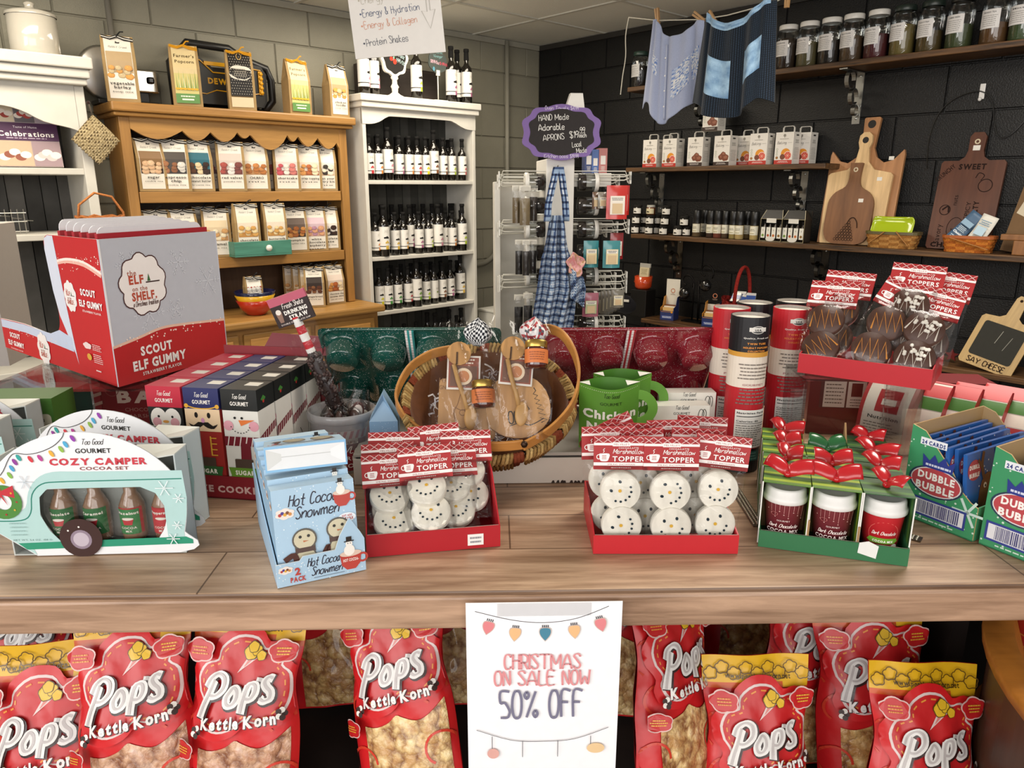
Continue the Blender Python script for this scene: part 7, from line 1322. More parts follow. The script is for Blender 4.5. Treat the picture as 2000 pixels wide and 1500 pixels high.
# ---------------------------------------------------------------- camper shaped cocoa sets
def camper(p, rz, label, bottles=True):
    o = thing('camper_box', label, 'gift box', p, rz, 'camper shaped cocoa gift boxes'); s = .275 / 340
    def X(x, y): return ((x - 0) * s, (1086 - y) * s)
    out = [X(*q) for q in ((68, 1086), (0, 1035))] + [X(-12, 1010), X(-15, 985)] + [X(*q) for q in crom([(-6, 955), (20, 915), (60, 880), (110, 857), (160, 848), (215, 852), (265, 870), (305, 898), (335, 935), (348, 975), (346, 1010), (339, 1042)], 3)] + [X(345, 1048), X(360, 1060), X(362, 1070), X(352, 1078), X(325, 1084)]
    win = [X(*q) for q in crom([(106, 955), (270, 953), (295, 965), (308, 990), (308, 1020), (295, 1048), (270, 1062), (150, 1064), (115, 1058), (98, 1035), (86, 1005), (90, 970), (106, 955)], 3)[:-1]]
    r = geometry.delaunay_2d_cdt([V3((x, y, 0)).to_2d() for x, y in out + win], [], [list(range(len(out))), list(range(len(out), len(out) + len(win)))], 1, 1e-6)
    wc = lambda f: (sum(r[0][i].x for i in f) / len(f), sum(r[0][i].y for i in f) / len(f))
    def inw(px, py): 
        c = False; j = len(win) - 1
        for i in range(len(win)):
            (x1, y1), (x2, y2) = win[i], win[j]
            if (y1 > py) != (y2 > py) and px < (x2 - x1) * (py - y1) / (y2 - y1) + x1: c = not c
            j = i
        return c
    fs = [tuple(f) for f in r[2] if not inw(*wc(f))]; m = MB('card', 'd8dbdc'); m.add([(v.x, 0, v.y) for v in r[0]], fs, 'dfe0e2'); m.add([(v.x, .0015, v.y) for v in r[0]], [f[::-1] for f in fs], 'c9c9c6')
    m.frame((0, 0, 0), (s, 0, 0), (0, 0, s), .0003); F = lambda *q: [(x, 1086 - y) for x, y in q]
    m.poly(F((68, 1084), (2, 1035), (-10, 1010), (-12, 1000), (40, 1000), *crom([(40, 1000), (62, 990), (72, 960), (90, 935), (120, 922), (180, 922), (347, 922)], 3), (350, 975), (346, 1010), (338, 1042)) + F((338, 1053), (308, 1053), (308, 1020), (308, 990), (295, 965), (270, 953), (106, 954), (90, 970), (86, 1005), (98, 1036), (115, 1058), (60, 1060)), 'a9c9c6')
    m.line(F(*crom([(-10, 1015), (50, 1015), (70, 1000), (78, 965), (98, 945), (130, 941), (200, 940), (345, 938)])), 2.2, '2a7a6a'); m.poly(F((38, 1060), (340, 1052), (352, 1058), (352, 1066), (52, 1073)), '2a8a6c'); m.lay -= 1; m.disc(305, 1086 - 1060, .1, '2a8a6c')
    m.hand('Too Good', 197, 1086 - 871, 10, '33302e', .09, shear=.3, wid=38); m.text('GOURMET', 197, 1086 - 887, 12, '2a2826', bold=1, wid=62); m.text('COZY CAMPER', 203, 1086 - 909, 17, 'c03a46', bold=2, wid=170); m.text('COCOA SET', 212, 1086 - 919, 8.5, '8a4a48', bold=1, wid=86); m.text('NET WT. 5.6 OZ. (158 G)', 66, 1086 - 1055, 4.5, '6f8a88', wid=70)
    lights = [(10, 940), (28, 935), (43, 925), (49, 912), (56, 900), (64, 892), (84, 895), (101, 893), (122, 885), (140, 877), (149, 868), (163, 857)]; m.line(F(*crom([(0, 942), (30, 926), (50, 895), (62, 886), (82, 888), (105, 884), (130, 873), (147, 858), (152, 848)])), 1.2, '2c2a2a')
    for k, (x, y) in enumerate(lights): m.disc(x + 3, 1086 - y - 2, 3.4, ('b0488a', 'd9a43a', '7fae4a', '4a9ac4', '8a3a90', '2f9a94', 'c93a44', 'b0408a', 'e0a53a', '8ab04a', '4aa0c8', '8a3aa0')[k], 7, rot=.5, n=10)
    m.ring(26, 1086 - 978, 24, 18, '4a7f3a'); m.poly(F((2, 950), (22, 958), (48, 946), (48, 970), (26, 964), (34, 985), (24, 968), (10, 984), (18, 964), (2, 972)), 'b8303a')
    for k in range(8): a = k * .8; m.disc(26 + 24 * cos(a), 1086 - 978 + 24 * sin(a), 2, 'c9a43a' if k % 2 else 'a03030', n=6)
    for x, y, r_ in ((70, 940, 14), (313, 955, 16), (336, 975, 10), (318, 1055, 12), (328, 1028, 9)):
        for k in range(3): a = k * pi / 3; m.line([(x - r_ * cos(a), 1086 - y - r_ * sin(a)), (x + r_ * cos(a), 1086 - y + r_ * sin(a))], 1.6, 'dde6e6' if x > 100 else 'c3ccd2', keep=k > 0)
    m.greek(30, 40, 60, 70, 4, '8fb0ae', .2, 'l'); m.disc(153, 1086 - 1050, 38, '3a2320', n=30); m.disc(153, 1086 - 1053, 19, '8a7a88', n=22); m.disc(153, 1086 - 1053, 14, 'b8acb6', n=20)
    for x, y in ((132, 1035), (152, 1028)): m.disc(x, 1086 - y, 1.8, 'e8e0da', n=8)
    m.build('printed_front', o)
    D = .046; m = MB('card', 'b5bab6'); x0, x1, zt_ = .02, .272, .155; m.box(x0, x1, .002, D, 0, .002); m.box(x0, x1, D - .002, D, .002, zt_, '8f9490'); m.box(x1 - .002, x1, .002, D, .002, zt_, 'aab2b2'); m.box(x0, x0 + .002, .002, D, .002, zt_); m.hexa([(.2, .002, zt_ - .012), (x1, .002, zt_), (x1, D, zt_), (.2, D, zt_), (.2, .002, zt_ - .01), (x1, .002, zt_ + .002), (x1, D, zt_ + .002), (.2, D, zt_ + .002)], 'bfc2bc'); m.box(x0, .2, .03, D, zt_ - .012, zt_ - .01); m.build('carton', o)
    if bottles:
        for k in range(4):
            c = .088 + k * .0485 + .004 * (k > 1); g = 'a82c30' if k >= 2 else '2a6a3a'; m = MB('bottleglass', '8a6a52'); m.lathe([(0, .016), (.017, .016), (.018, .02), (.018, .07), (.012, .085), (.009, .09), (.009, .12), (0, .12)], 18, c=(c, .027, 0)); bt = m.build('cocoa_bottle', o)
            m = MB('card', g); rr = .0183; m.warp(lambda u, v, hh: V3((c + (rr + hh) * sin((u - .5) * 2.4), .027 - (rr + hh) * cos((u - .5) * 2.4), .028 + v * .044)), .1, 0, .0002); m.rect(0, 0, 1, .95, g)
            if k >= 2: m.rect(.12, 0, .88, .9, '2f7a42' if k == 2 else 'b8343a')
            m.text(('Chocolate', 'Caramel', 'Hazelnut', 'Peppermint')[k], .5, .72, .13, 'e8e2d6', bold=2, wid=.72); m.poly([(.3, .55), (.68, .55), (.62, .34), (.36, .34)], 'b8303a'); m.disc(.49, .56, .19, 'e6ded2', .05); m.text('COCOA', .5, .2, .11, 'e8e2d6', bold=1, wid=.5); m.text('MIX', .5, .08, .11, 'e8e2d6', bold=1); m.build('bottle_label', bt)
    m = MB('film'); m.box(.066, .252, .0035, .0038, .016, .110); m.build('window_film', o)
p0, p1 = K(15, 1086), K(350, 1080); yw5 = math.atan2(p1.y - p0.y, p1.x - p0.x); pc_ = K(0, 1088)
camper(pc_ + V3((0, 0, .001)), yw5, 'camper shaped cocoa gift box nearest the counter edge with four bottles in its window')
camper(V3((-.778, 1.115, CT + .001)), R_(-9), 'second camper shaped cocoa gift box standing just behind the front one', True)
camper(V3((-1.12, 1.13, CT + .001)), R_(2), 'third camper gift box mostly cut off at the far counter end', False); camper(V3((-1.13, 1.225, CT + .001)), R_(2), 'fourth camper gift box behind the third at the far counter end', False)
# ---------------------------------------------------------------- bite size cookie boxes
cp = K(345, 968); cy = R_(-9); Mc = Matrix.Translation(cp + V3((0, 0, .001))) @ Matrix.Rotation(cy, 4, 'Z')
trc = thing('cookie_tray', 'dark red cardboard display tray of slim cookie boxes with serif lettering', 'tray', Mc.translation, cy); m = MB('card', '7c1a24'); m.box(-.04, .174, 0, .002, 0, .042); m.box(-.04, .174, 0, .27, 0, .002); m.box(-.04, -.038, .002, .27, .002, .06); m.box(.172, .174, .002, .27, .002, .06); m.box(-.04, .174, .268, .27, .002, .215, '7a1822'); m.hexa([(.04, .268, .2), (.18, .268, .2), (.18, .271, .2), (.04, .271, .2), (.06, .285, .24), (.20, .285, .234), (.20, .288, .234), (.06, .288, .24)], '6e1620'); m.frame((-.04, 0, 0), (.222, 0, 0), (0, 0, .222), .0004); m.text('BITE SIZE COOKIES', .53, .055, .075, 'c9a8a2', bold=2, wid=.86); m.build('tray_box', trc)
def cookie(i, j):
    x0 = -.036 + i * .0695; w, d, h = .0645, .06, .196; o = thing('cookie_box', '%s cookie box, %s row of the dark red tray' % (('red topped penguin', 'navy topped nutcracker', 'black topped snowman')[i], ('front', 'second', 'third', 'rear')[j]), 'cookie box', Mc @ V3((x0, .004 + j * .0645, .003)), cy, 'slim cookie boxes in the dark red tray'); tc = ('b3263a', '262a5a', '1c1d1c')[i]; bc_ = ('1f211f', '9a2a26', 'd9d6ce')[i]
    m = MB('card', bc_); m.box(0, w, 0, d, 0, h, bc_); zc = h - .037; e = .0004
    m.box(-e, w + e, -e, d + e, zc, h + e, tc)
    m.box(w * .45, w * .85, d * .45, d * .8, h + e, h + e * 2, 'd6d2c8'); m.frame((0, -e, 0), (w, 0, 0), (0, 0, w), .0003); H = h / w; Z = zc / w
    m.hand('Too Good', .5, Z + .33, .12, 'ece6de', .09, shear=.25, wid=.4); m.text('GOURMET', .5, Z + .14, .15, 'ece6de', bold=1, wid=.52)
    if i == 0:
        for x in (.3, .7): m.disc(x, Z - .32, .24, 'e6e2da', .30)
        m.disc(.5, Z - .45, .4, 'e6e2da', .17)
        for x in (.24, .76): m.disc(x, Z - .42, .13, 'd9a0a8'); m.disc(x + (.06 if x < .5 else -.06), Z - .26, .035, '1c1c1c')
        m.disc(.5, Z - .40, .09, 'd99a4a', .04); m.rect(0, Z - .78, 1, Z - .6, '4f6a34'); m.poly([(.36, Z - .62), (.64, Z - .62), (.68, Z - 1.3), (.32, Z - 1.3)], '3f5a2c')
        for s in (-1, 1): m.line([(.5 + s * .2, Z - .8), (.5 + s * .36, Z - 1.9)], .05, 'd9d6ce')
    elif i == 1:
        m.rect(0, Z - .62, 1, Z, 'e0c4a0'); m.line(crom([(.02, Z + .1), (.3, Z + .02), (.7, Z + .02), (.98, Z + .1)]), .03, 'd9a43a')
        for x in (.06, .94): m.disc(x, Z + .08, .06, 'd9a43a')
        for x in (.32, .68): m.disc(x, Z - .17, .05, '1c1614', .08)
        m.disc(.5, Z - .32, .05, 'c98ab0', .08)
        for s in (-1, 1): m.poly(crom([(.5, Z - .38), (.5 + s * .14, Z - .36), (.5 + s * .28, Z - .46), (.5 + s * .42, Z - .40), (.5 + s * .3, Z - .54), (.5 + s * .12, Z - .52), (.5, Z - .44)], 2), '1c1614')
        for s in (-1, 1):
            m.line([(.5 + s * .17, Z - .75), (.5 + s * .17, Z - 1.3)], .04, 'd9a43a')
            for k in range(4): m.line([(.5 + s * .17, Z - .8 - k * .16), (.5 + s * .34, Z - .8 - k * .16)], .03, 'd9a43a')
    else:
        for x in (.14, .86): m.disc(x, Z - .42, .14, 'd99aa6')
        for x in (.34, .54): m.disc(x, Z - .2, .035, '1c1c1c')
        m.poly([(.44, Z - .26), (.9, Z - .24), (.5, Z - .42)], 'd9753a')
        for k in range(9): a = R_(200 + k * 17.5); m.disc(.48 + .28 * cos(a), Z - .36 + .26 * sin(a), .018, '2a2a2a', n=6)
        m.rect(0, Z - .98, 1, Z - .72, '6e1a26')
        for k in range(6): m.line([(.08 + k * .17, Z - .98), (.14 + k * .17, Z - .72)], .03, 'e0d6d0', keep=k > 0)
        m.poly([(.45, Z - .9), (.72, Z - .9), (.72, Z - 1.6), (.42, Z - 1.5)], '6e1a26')
    m.poly(rrect(.24, Z - 1.95, .76, Z - 1.35, .03), '4a3a30'); m.poly([(.04, Z - 2.02), (.96, Z - 2.02), (.9, Z - 1.82), (.96, Z - 1.6), (.04, Z - 1.6), (.1, Z - 1.82)], ('7a2430', '2f5c30', '5f8a2c')[i]); m.text('SUGAR', .5, Z - 1.80, .17, 'e8e4da', bold=2, wid=.56); m.text('COOKIES', .5, Z - 1.95, .1, 'e8e4da', bold=1, wid=.5); m.rect(.25, .02, .75, Z - 2.08, '6a5a4c')
    if i == 2:
        m.frame((w, 0, 0), (0, d, 0), (0, 0, d), .0006); zz = zc / d; m.poly([(0, zz - .98 * w / d), (1, zz - .72), (1, zz - .5), (0, zz - .72 * w / d)], '6e1a26')
        for k in range(7): m.line([(.05 + k * .14, zz - 1.05 + k * .05), (.1 + k * .14, zz - .78 + k * .045)], .03, 'e0d6d0', keep=k > 0)
        m.line(crom([(.4, zz - 1.3), (.55, zz - 1.6), (.45, zz - 1.9)]), .03, '1c1c1c'); m.poly([(.2, zz + .3), (.35, zz + .4), (.5, zz + .3), (.35, zz + .2)], '3f7a34'); m.disc(.35, zz + .22, .05, 'b5302c')
    m.build('box_body', o)
for j in range(4):
    for i in range(3): cookie(i, j)
# ---------------------------------------------------------------- tub of candy spoons, straw, house box
tp = thing('candy_tub', 'clear plastic tub with a red candy striped label holding wrapped chocolate spoons', 'tub', (-.330, 1.355, CT + .001), RZK); m = MB('tubplastic'); m.lathe([(0, .002), (.052, 0), (.061, .098), (.063, .1), (.066, .101), (.066, .115), (.063, .117), (.060, .115), (.050, .004)], 32); m.build('tub_body', tp)
m = MB('card', '8a222a'); m.warp(lambda u, v, hh: V3(((.0535 + .0073 * v * .6 + hh) * sin((u - .38) * 1.9), -(.0535 + .0073 * v * .6 + hh) * cos((u - .38) * 1.9), .006 + v * .088)), .06, .0004, .0002); m.rect(0, 0, 1, .72, '8a222a'); m.rect(0, .72, 1, .92, 'e0d9d2')
for k in range(9): m.poly([(k * .115, .73), (k * .115 + .055, .73), (k * .115 + .11, .91), (k * .115 + .055, .91)], 'b5303a'); m.lay -= 1
m.lay += 1; m.rect(.25, .62, .75, .74, 'd9ccc0'); m.text("MELVILLE'S", .5, .64, .07, '6a3a34', wid=.4); m.hand('Cocoa/Latte', .55, .42, .15, 'ecdcd4', .1, shear=.25, wid=.8); m.text('PEPPERMINT', .55, .25, .13, 'ecdcd4', bold=1, wid=.85); m.text('SPOONS', .55, .08, .13, 'ecdcd4', bold=1, wid=.6); m.build('tub_label', tp)
random.seed(6)
for i in range(9):
    a = i * 2.4; r_ = .034 * (i % 3) / 2 + .006; o = thing('wrapped_spoon', 'film wrapped chocolate candy spoon in the clear tub, %s of the heap' % ORD[i], 'candy', (-.330 + r_ * cos(a), 1.355 + r_ * sin(a), CT + .02), a, 'wrapped chocolate spoons in the tub', rx=R_(random.uniform(-14, 14))); m = MB('choc', '3a2019'); m.ell((0, 0, .075 + .004 * (i % 3)), .014, .008, .02, n=12, m=8); m.ell((.003, -.005, .08), .008, .005, .01, 'dcd4c8', 'marsh', n=8, m=6); m.tube([(0, 0, 0), (0, 0, .06)], .003, 6, 'c9b8a8'); m.build('chocolate', o); m = MB('film'); m.grid(lambda u, v: (.02 * cos(2 * pi * u) * sin(pi * v) ** .5, .013 * sin(2 * pi * u) * sin(pi * v) ** .5 + .002 * sin(12 * u), .04 + v * .07), 14, 8, close=True); m.build('film_wrap', o)
ct_ = thing('wrapped_spoon', 'film wrapped peppermint topped chocolate piece rising above the tub rim', 'candy', (-.308, 1.34, CT + .07), .3, 'wrapped chocolate spoons in the tub', ry=R_(14)); m = MB('choc', '4a2018'); m.ell((0, 0, .04), .014, .01, .026, n=12, m=8); m.ell((0, -.006, .046), .010, .006, .015, 'dcd0c8', 'marsh', n=8, m=6); m.build('chocolate', ct_); m = MB('film'); m.grid(lambda u, v: (.024 * cos(2 * pi * u) * sin(pi * min(v, .9)) ** .4, .014 * sin(2 * pi * u) * sin(pi * min(v, .9)) ** .4, v * .09), 14, 8, close=True); m.build('film_wrap', ct_)
a_, b_ = atY(655, 790, 1.36), atY(565, 632, 1.30); dv = b_ - a_; dst = thing('drinking_straw_pack', 'chocolate coated striped straw in film with a black and pink header, leaning in the tub', 'straw pack', a_, RZK, ry=math.atan2(dv.x, dv.z), rx=R_(4)); Ls = dv.length
m = MB('paint', 'e0dcd6'); m.lathe([(.0085, Ls * .02 * k) for k in range(50)], 12, col='e0dcd6', cols=['e0dcd6' if (k // 4) % 2 else 'b5222c' for k in range(49)]); m.build('straw', dst)
m = MB('choc', '2c1d1a'); random.seed(3); m.lathe([(0, -.03), (.011, -.02), (.012, .02), (.012, Ls * .55), (.008, Ls * .6)], 14)
for k in range(150): an = random.uniform(0, 2 * pi); z = random.uniform(-.02, Ls * .57); m.ell((.013 * cos(an), .013 * sin(an), z), .004, .004, .004, random.choice(('3a2824', '2a1b18', '4a3632')), n=5, m=4)
m.build('chocolate_chips', dst); m = MB('film'); m.grid(lambda u, v: ((u - .5) * .066, -.016 * sin(pi * u) - .003 + .002 * sin(u * 17 + v * 20), -.03 + v * (Ls + .02)), 10, 16); m.build('film_sleeve', dst)
m = MB('card', '2a1b1a'); m.box(-.036, .036, -.006, .002, Ls - .015, Ls + .04, '2a1b1a'); m.box(-.0362, .0362, -.0064, .0022, Ls + .026, Ls + .041, 'b5566a'); m.frame((-.036, -.006, Ls - .015), (.072, 0, 0), (0, 0, .072), .0006); m.hand('Fresh Shake', .58, .44, .13, 'e6dcd4', .1, shear=.2, wid=.56); m.text('DRINKING', .6, .28, .14, 'f0e8e0', bold=2, wid=.62); m.text('STRAW', .62, .13, .15, 'f0e8e0', bold=2, wid=.5); m.text('DOUBLE CHOCOLATE CHIP', .5, .04, .055, 'd9ccc4', bold=1, wid=.8); m.poly([(.08, .38), (.24, .38), (.21, .12), (.11, .12)], '8a6a5a'); m.disc(.16, .4, .07, 'e0d4c8'); m.build('header_card', dst)
hs = thing('house_box', 'small pale blue house shaped box standing on the cream crate beside the basket', 'box', atY(751, 866, 1.285).xy.to_3d() + V3((0, 0, CR + .0)), RZK + R_(4)); w, d, h = .052, .05, .052; m = MB('card', '7fa3c4'); m.box(-w/2, w/2, 0, d, 0, h); m.add([(-w/2, 0, h), (w/2, 0, h), (w/2, d, h), (-w/2, d, h), (0, .006, .103), (0, d - .006, .103), (0, .014, .088)], [(0, 1, 6), (0, 6, 4), (1, 4, 6), (1, 2, 5, 4), (3, 0, 4, 5), (2, 3, 5)], '8fb0cc'); m.frame((-w/2, 0, 0), (w, 0, 0), (0, 0, w), .0003)
for k in range(50): m.disc(random.random(), random.random(), .012, 'c3d6e4', n=5); m.lay -= 1
m.lay += 1; m.hand('Hot Cocoa', .5, .42, .16, '33566f', .12, shear=.2, wid=.6); m.hand('Snowmen', .5, .2, .16, '33566f', .12, shear=.2, wid=.6); m.build('box_body', hs)
# ---------------------------------------------------------------- hot cocoa snowmen display
p0, p1 = K(537, 1160), K(712, 1122); p0 += V3((0, .012, 0)); p1 += V3((0, .012, 0)); ys = math.atan2(p1.y - p0.y, p1.x - p0.x); Ms = Matrix.Translation(p0 + V3((0, 0, .001))) @ Matrix.Rotation(ys, 4, 'Z'); BW_ = (p1 - p0).length
BL_ = 'a9c6dc'
def dots(m, n, w, h, c='dbe8f0'):
    for k in range(n): m.disc(random.random() * w, random.random() * h, random.uniform(.004, .010), c, n=6); m.lay -= 1
    m.lay += 1
def mugart(m, u, v, s):
    m.poly([(u - s, v + s * .6), (u + s, v + s * .6), (u + s * .85, v - s * .5), (u + s * .4, v - s), (u - s * .4, v - s), (u - s * .85, v - s * .5)], 'b5443c'); m.ring(u + s * 1.1, v, s * .4, s * .2, 'b5443c'); m.disc(u, v + s * .6, s, 'd8c0b0', s * .3); m.disc(u - s * .1, v + s * .95, s * .5, 'ece8e0', s * .55); m.disc(u - s * .1, v + s * 1.6, s * .32, 'ece8e0'); m.rect(u - s * .55, v + s * 1.8, u + s * .35, v + s * 1.9, '2c2420'); m.rect(u - s * .35, v + s * 1.85, u + s * .15, v + s * 2.3, '2c2420')
    for x in (-.2, .02): m.disc(u + s * x, v + s * 1.65, s * .05, '2c2420', n=6)
def logo_(m, u, v, s): m.poly(cloud(u, v, s, s * .6, 6, .2), 'e6dcd4'); [m.disc(u + s * (k - 2) * .3, v + s * .2 * ((k % 2) - .5), s * .22, ('b5443c', '4a3a8a', 'd9a43a', '7a4a34', 'c98a4a')[k], n=8) for k in range(5)]
def snowbox(label, loc, rz, rx, ry=0, w=.112, h=.122, d=.032):
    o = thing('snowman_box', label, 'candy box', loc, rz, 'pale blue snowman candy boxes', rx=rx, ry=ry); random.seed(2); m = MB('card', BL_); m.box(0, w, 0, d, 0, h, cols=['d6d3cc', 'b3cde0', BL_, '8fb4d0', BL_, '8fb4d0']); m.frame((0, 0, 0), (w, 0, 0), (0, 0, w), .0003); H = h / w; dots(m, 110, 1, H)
    m.hand('Hot Cocoa', .48, H * .79, .14, '2c2a38', .1, shear=.25, wid=.58); m.hand('Snowmen', .52, H * .64, .14, '2c2a38', .1, shear=.25, wid=.52); logo_(m, .14, H * .72, .10); mugart(m, .84, H * .80, .11); m.poly(circ(.88, H * .56, .11, .06), 'e3eaf0'); m.text('JUST ADD', .88, H * .57, .035, 'b5443c', bold=2, wid=.13); m.text('HOT MILK', .88, H * .53, .045, 'b5443c', bold=2, wid=.16)
    for x, y in ((.34, .30), (.76, .36)):
        m.poly(circ(x, H * y + .1, .15, .14, a0=-.6, a1=pi + .6) + [(x - .12, H * y - .08), (x - .15, H * y - .26), (x + .15, H * y - .26), (x + .12, H * y - .08)], '5d5850'); m.disc(x, H * y - .15, .125, 'bfb69a', .13); m.disc(x, H * y + .1, .13, 'c9c0a4', .12); m.poly([(x - .125, H * y - .06), (x + .125, H * y - .06), (x + .115, H * y + .0), (x - .115, H * y + .0)], '54403a'); m.poly([(x - .02, H * y + .09), (x + .05, H * y + .08), (x - .015, H * y + .065)], 'b5704a')
        for k in (-1, 1): m.disc(x + k * .05, H * y + .14, .02, '33302c', n=8)
        m.disc(x, H * y - .13, .015, '4a4038', n=8)
    m.line(crom([(.08, .2), (.2, .25), (.22, .1), (.14, 0)]), .07, '4a2418'); m.line(crom([(.56, .22), (.62, .3), (.6, .15)]), .05, '4a2418')
    m.frame((0, d, 0), (0, -d, 0), (0, 0, d), .0003); logo_(m, .5, h / d * .8, .3); m.build('box_body', o)
for i in range(6): snowbox('pale blue snowman candy box, %s from the front of the display' % ORD[i], Ms @ V3((.004, .006 + .034 * i, .012 + .003 * i)), ys, R_(-8))
m = MB('card', BL_); random.seed(5); dspl = thing('snowman_display', 'pale blue display tray with die cut front, holding snowman boxes at the counter edge', 'display tray', Ms.translation, ys); Hh = .036
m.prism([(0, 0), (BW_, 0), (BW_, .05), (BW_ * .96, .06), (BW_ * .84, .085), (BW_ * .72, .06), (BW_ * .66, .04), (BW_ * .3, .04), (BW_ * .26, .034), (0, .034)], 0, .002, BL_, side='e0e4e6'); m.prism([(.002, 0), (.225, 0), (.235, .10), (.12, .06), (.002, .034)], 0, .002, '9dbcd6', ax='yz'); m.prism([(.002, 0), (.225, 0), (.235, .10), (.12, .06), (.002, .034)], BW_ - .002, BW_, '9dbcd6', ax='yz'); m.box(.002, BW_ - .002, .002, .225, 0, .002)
m.frame((0, 0, 0), (BW_, 0, 0), (0, 0, BW_), .0003); dots(m, 60, 1, .27); m.hand('Hot Cocoa', .52, .19, .10, '2c2a38', .1, shear=.25, wid=.36); m.hand('Snowmen', .55, .07, .10, '2c2a38', .1, shear=.25, wid=.34); logo_(m, .10, .2, .07); m.text('2', .23, .12, .12, 'b5443c', bold=2); m.text('PACK', .23, .04, .08, 'b5443c', bold=2, wid=.17); m.line([(.4, .04), (.75, .04)], .006, '6a7a8a'); mugart(m, .83, .18, .125); m.text('HOT COCOA!', .83, .16, .05, 'f0dcd4', bold=2, wid=.18); m.build('tray_box', dspl)
lb = thing('snowman_box', 'pale blue snowman candy box laid on top of the row showing its white end flaps', 'candy box', Ms @ V3((.004, .062, .1445)), ys + R_(-6), 'pale blue snowman candy boxes', rx=R_(-14)); w, d, h = .112, .105, .036
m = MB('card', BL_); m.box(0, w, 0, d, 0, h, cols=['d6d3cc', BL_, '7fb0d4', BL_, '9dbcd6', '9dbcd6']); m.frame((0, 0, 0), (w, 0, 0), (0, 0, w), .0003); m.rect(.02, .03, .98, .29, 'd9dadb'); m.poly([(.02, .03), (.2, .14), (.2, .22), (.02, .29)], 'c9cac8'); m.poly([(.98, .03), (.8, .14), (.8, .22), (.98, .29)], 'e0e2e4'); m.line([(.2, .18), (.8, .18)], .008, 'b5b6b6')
m.frame((0, 0, h), (w, 0, 0), (0, w, 0), .0003); dots(m, 50, 1, .9)
for x in (.38, .74): m.disc(x, .6, .15, '7d786c', .26); m.disc(x, .62, .12, 'a09880', .2)
m.line(crom([(.1, .5), (.2, .6), (.15, .3), (.3, .22), (.6, .25), (.9, .45)]), .05, '4a2418'); m.text('2', .13, .2, .14, 'b5443c', bold=2); m.text('PACK', .14, .1, .08, 'b5443c', bold=2, wid=.18); m.text('HOT COCOA!', .75, .2, .06, 'f0e0d8', bold=2, wid=.3); m.build('box_body', lb)
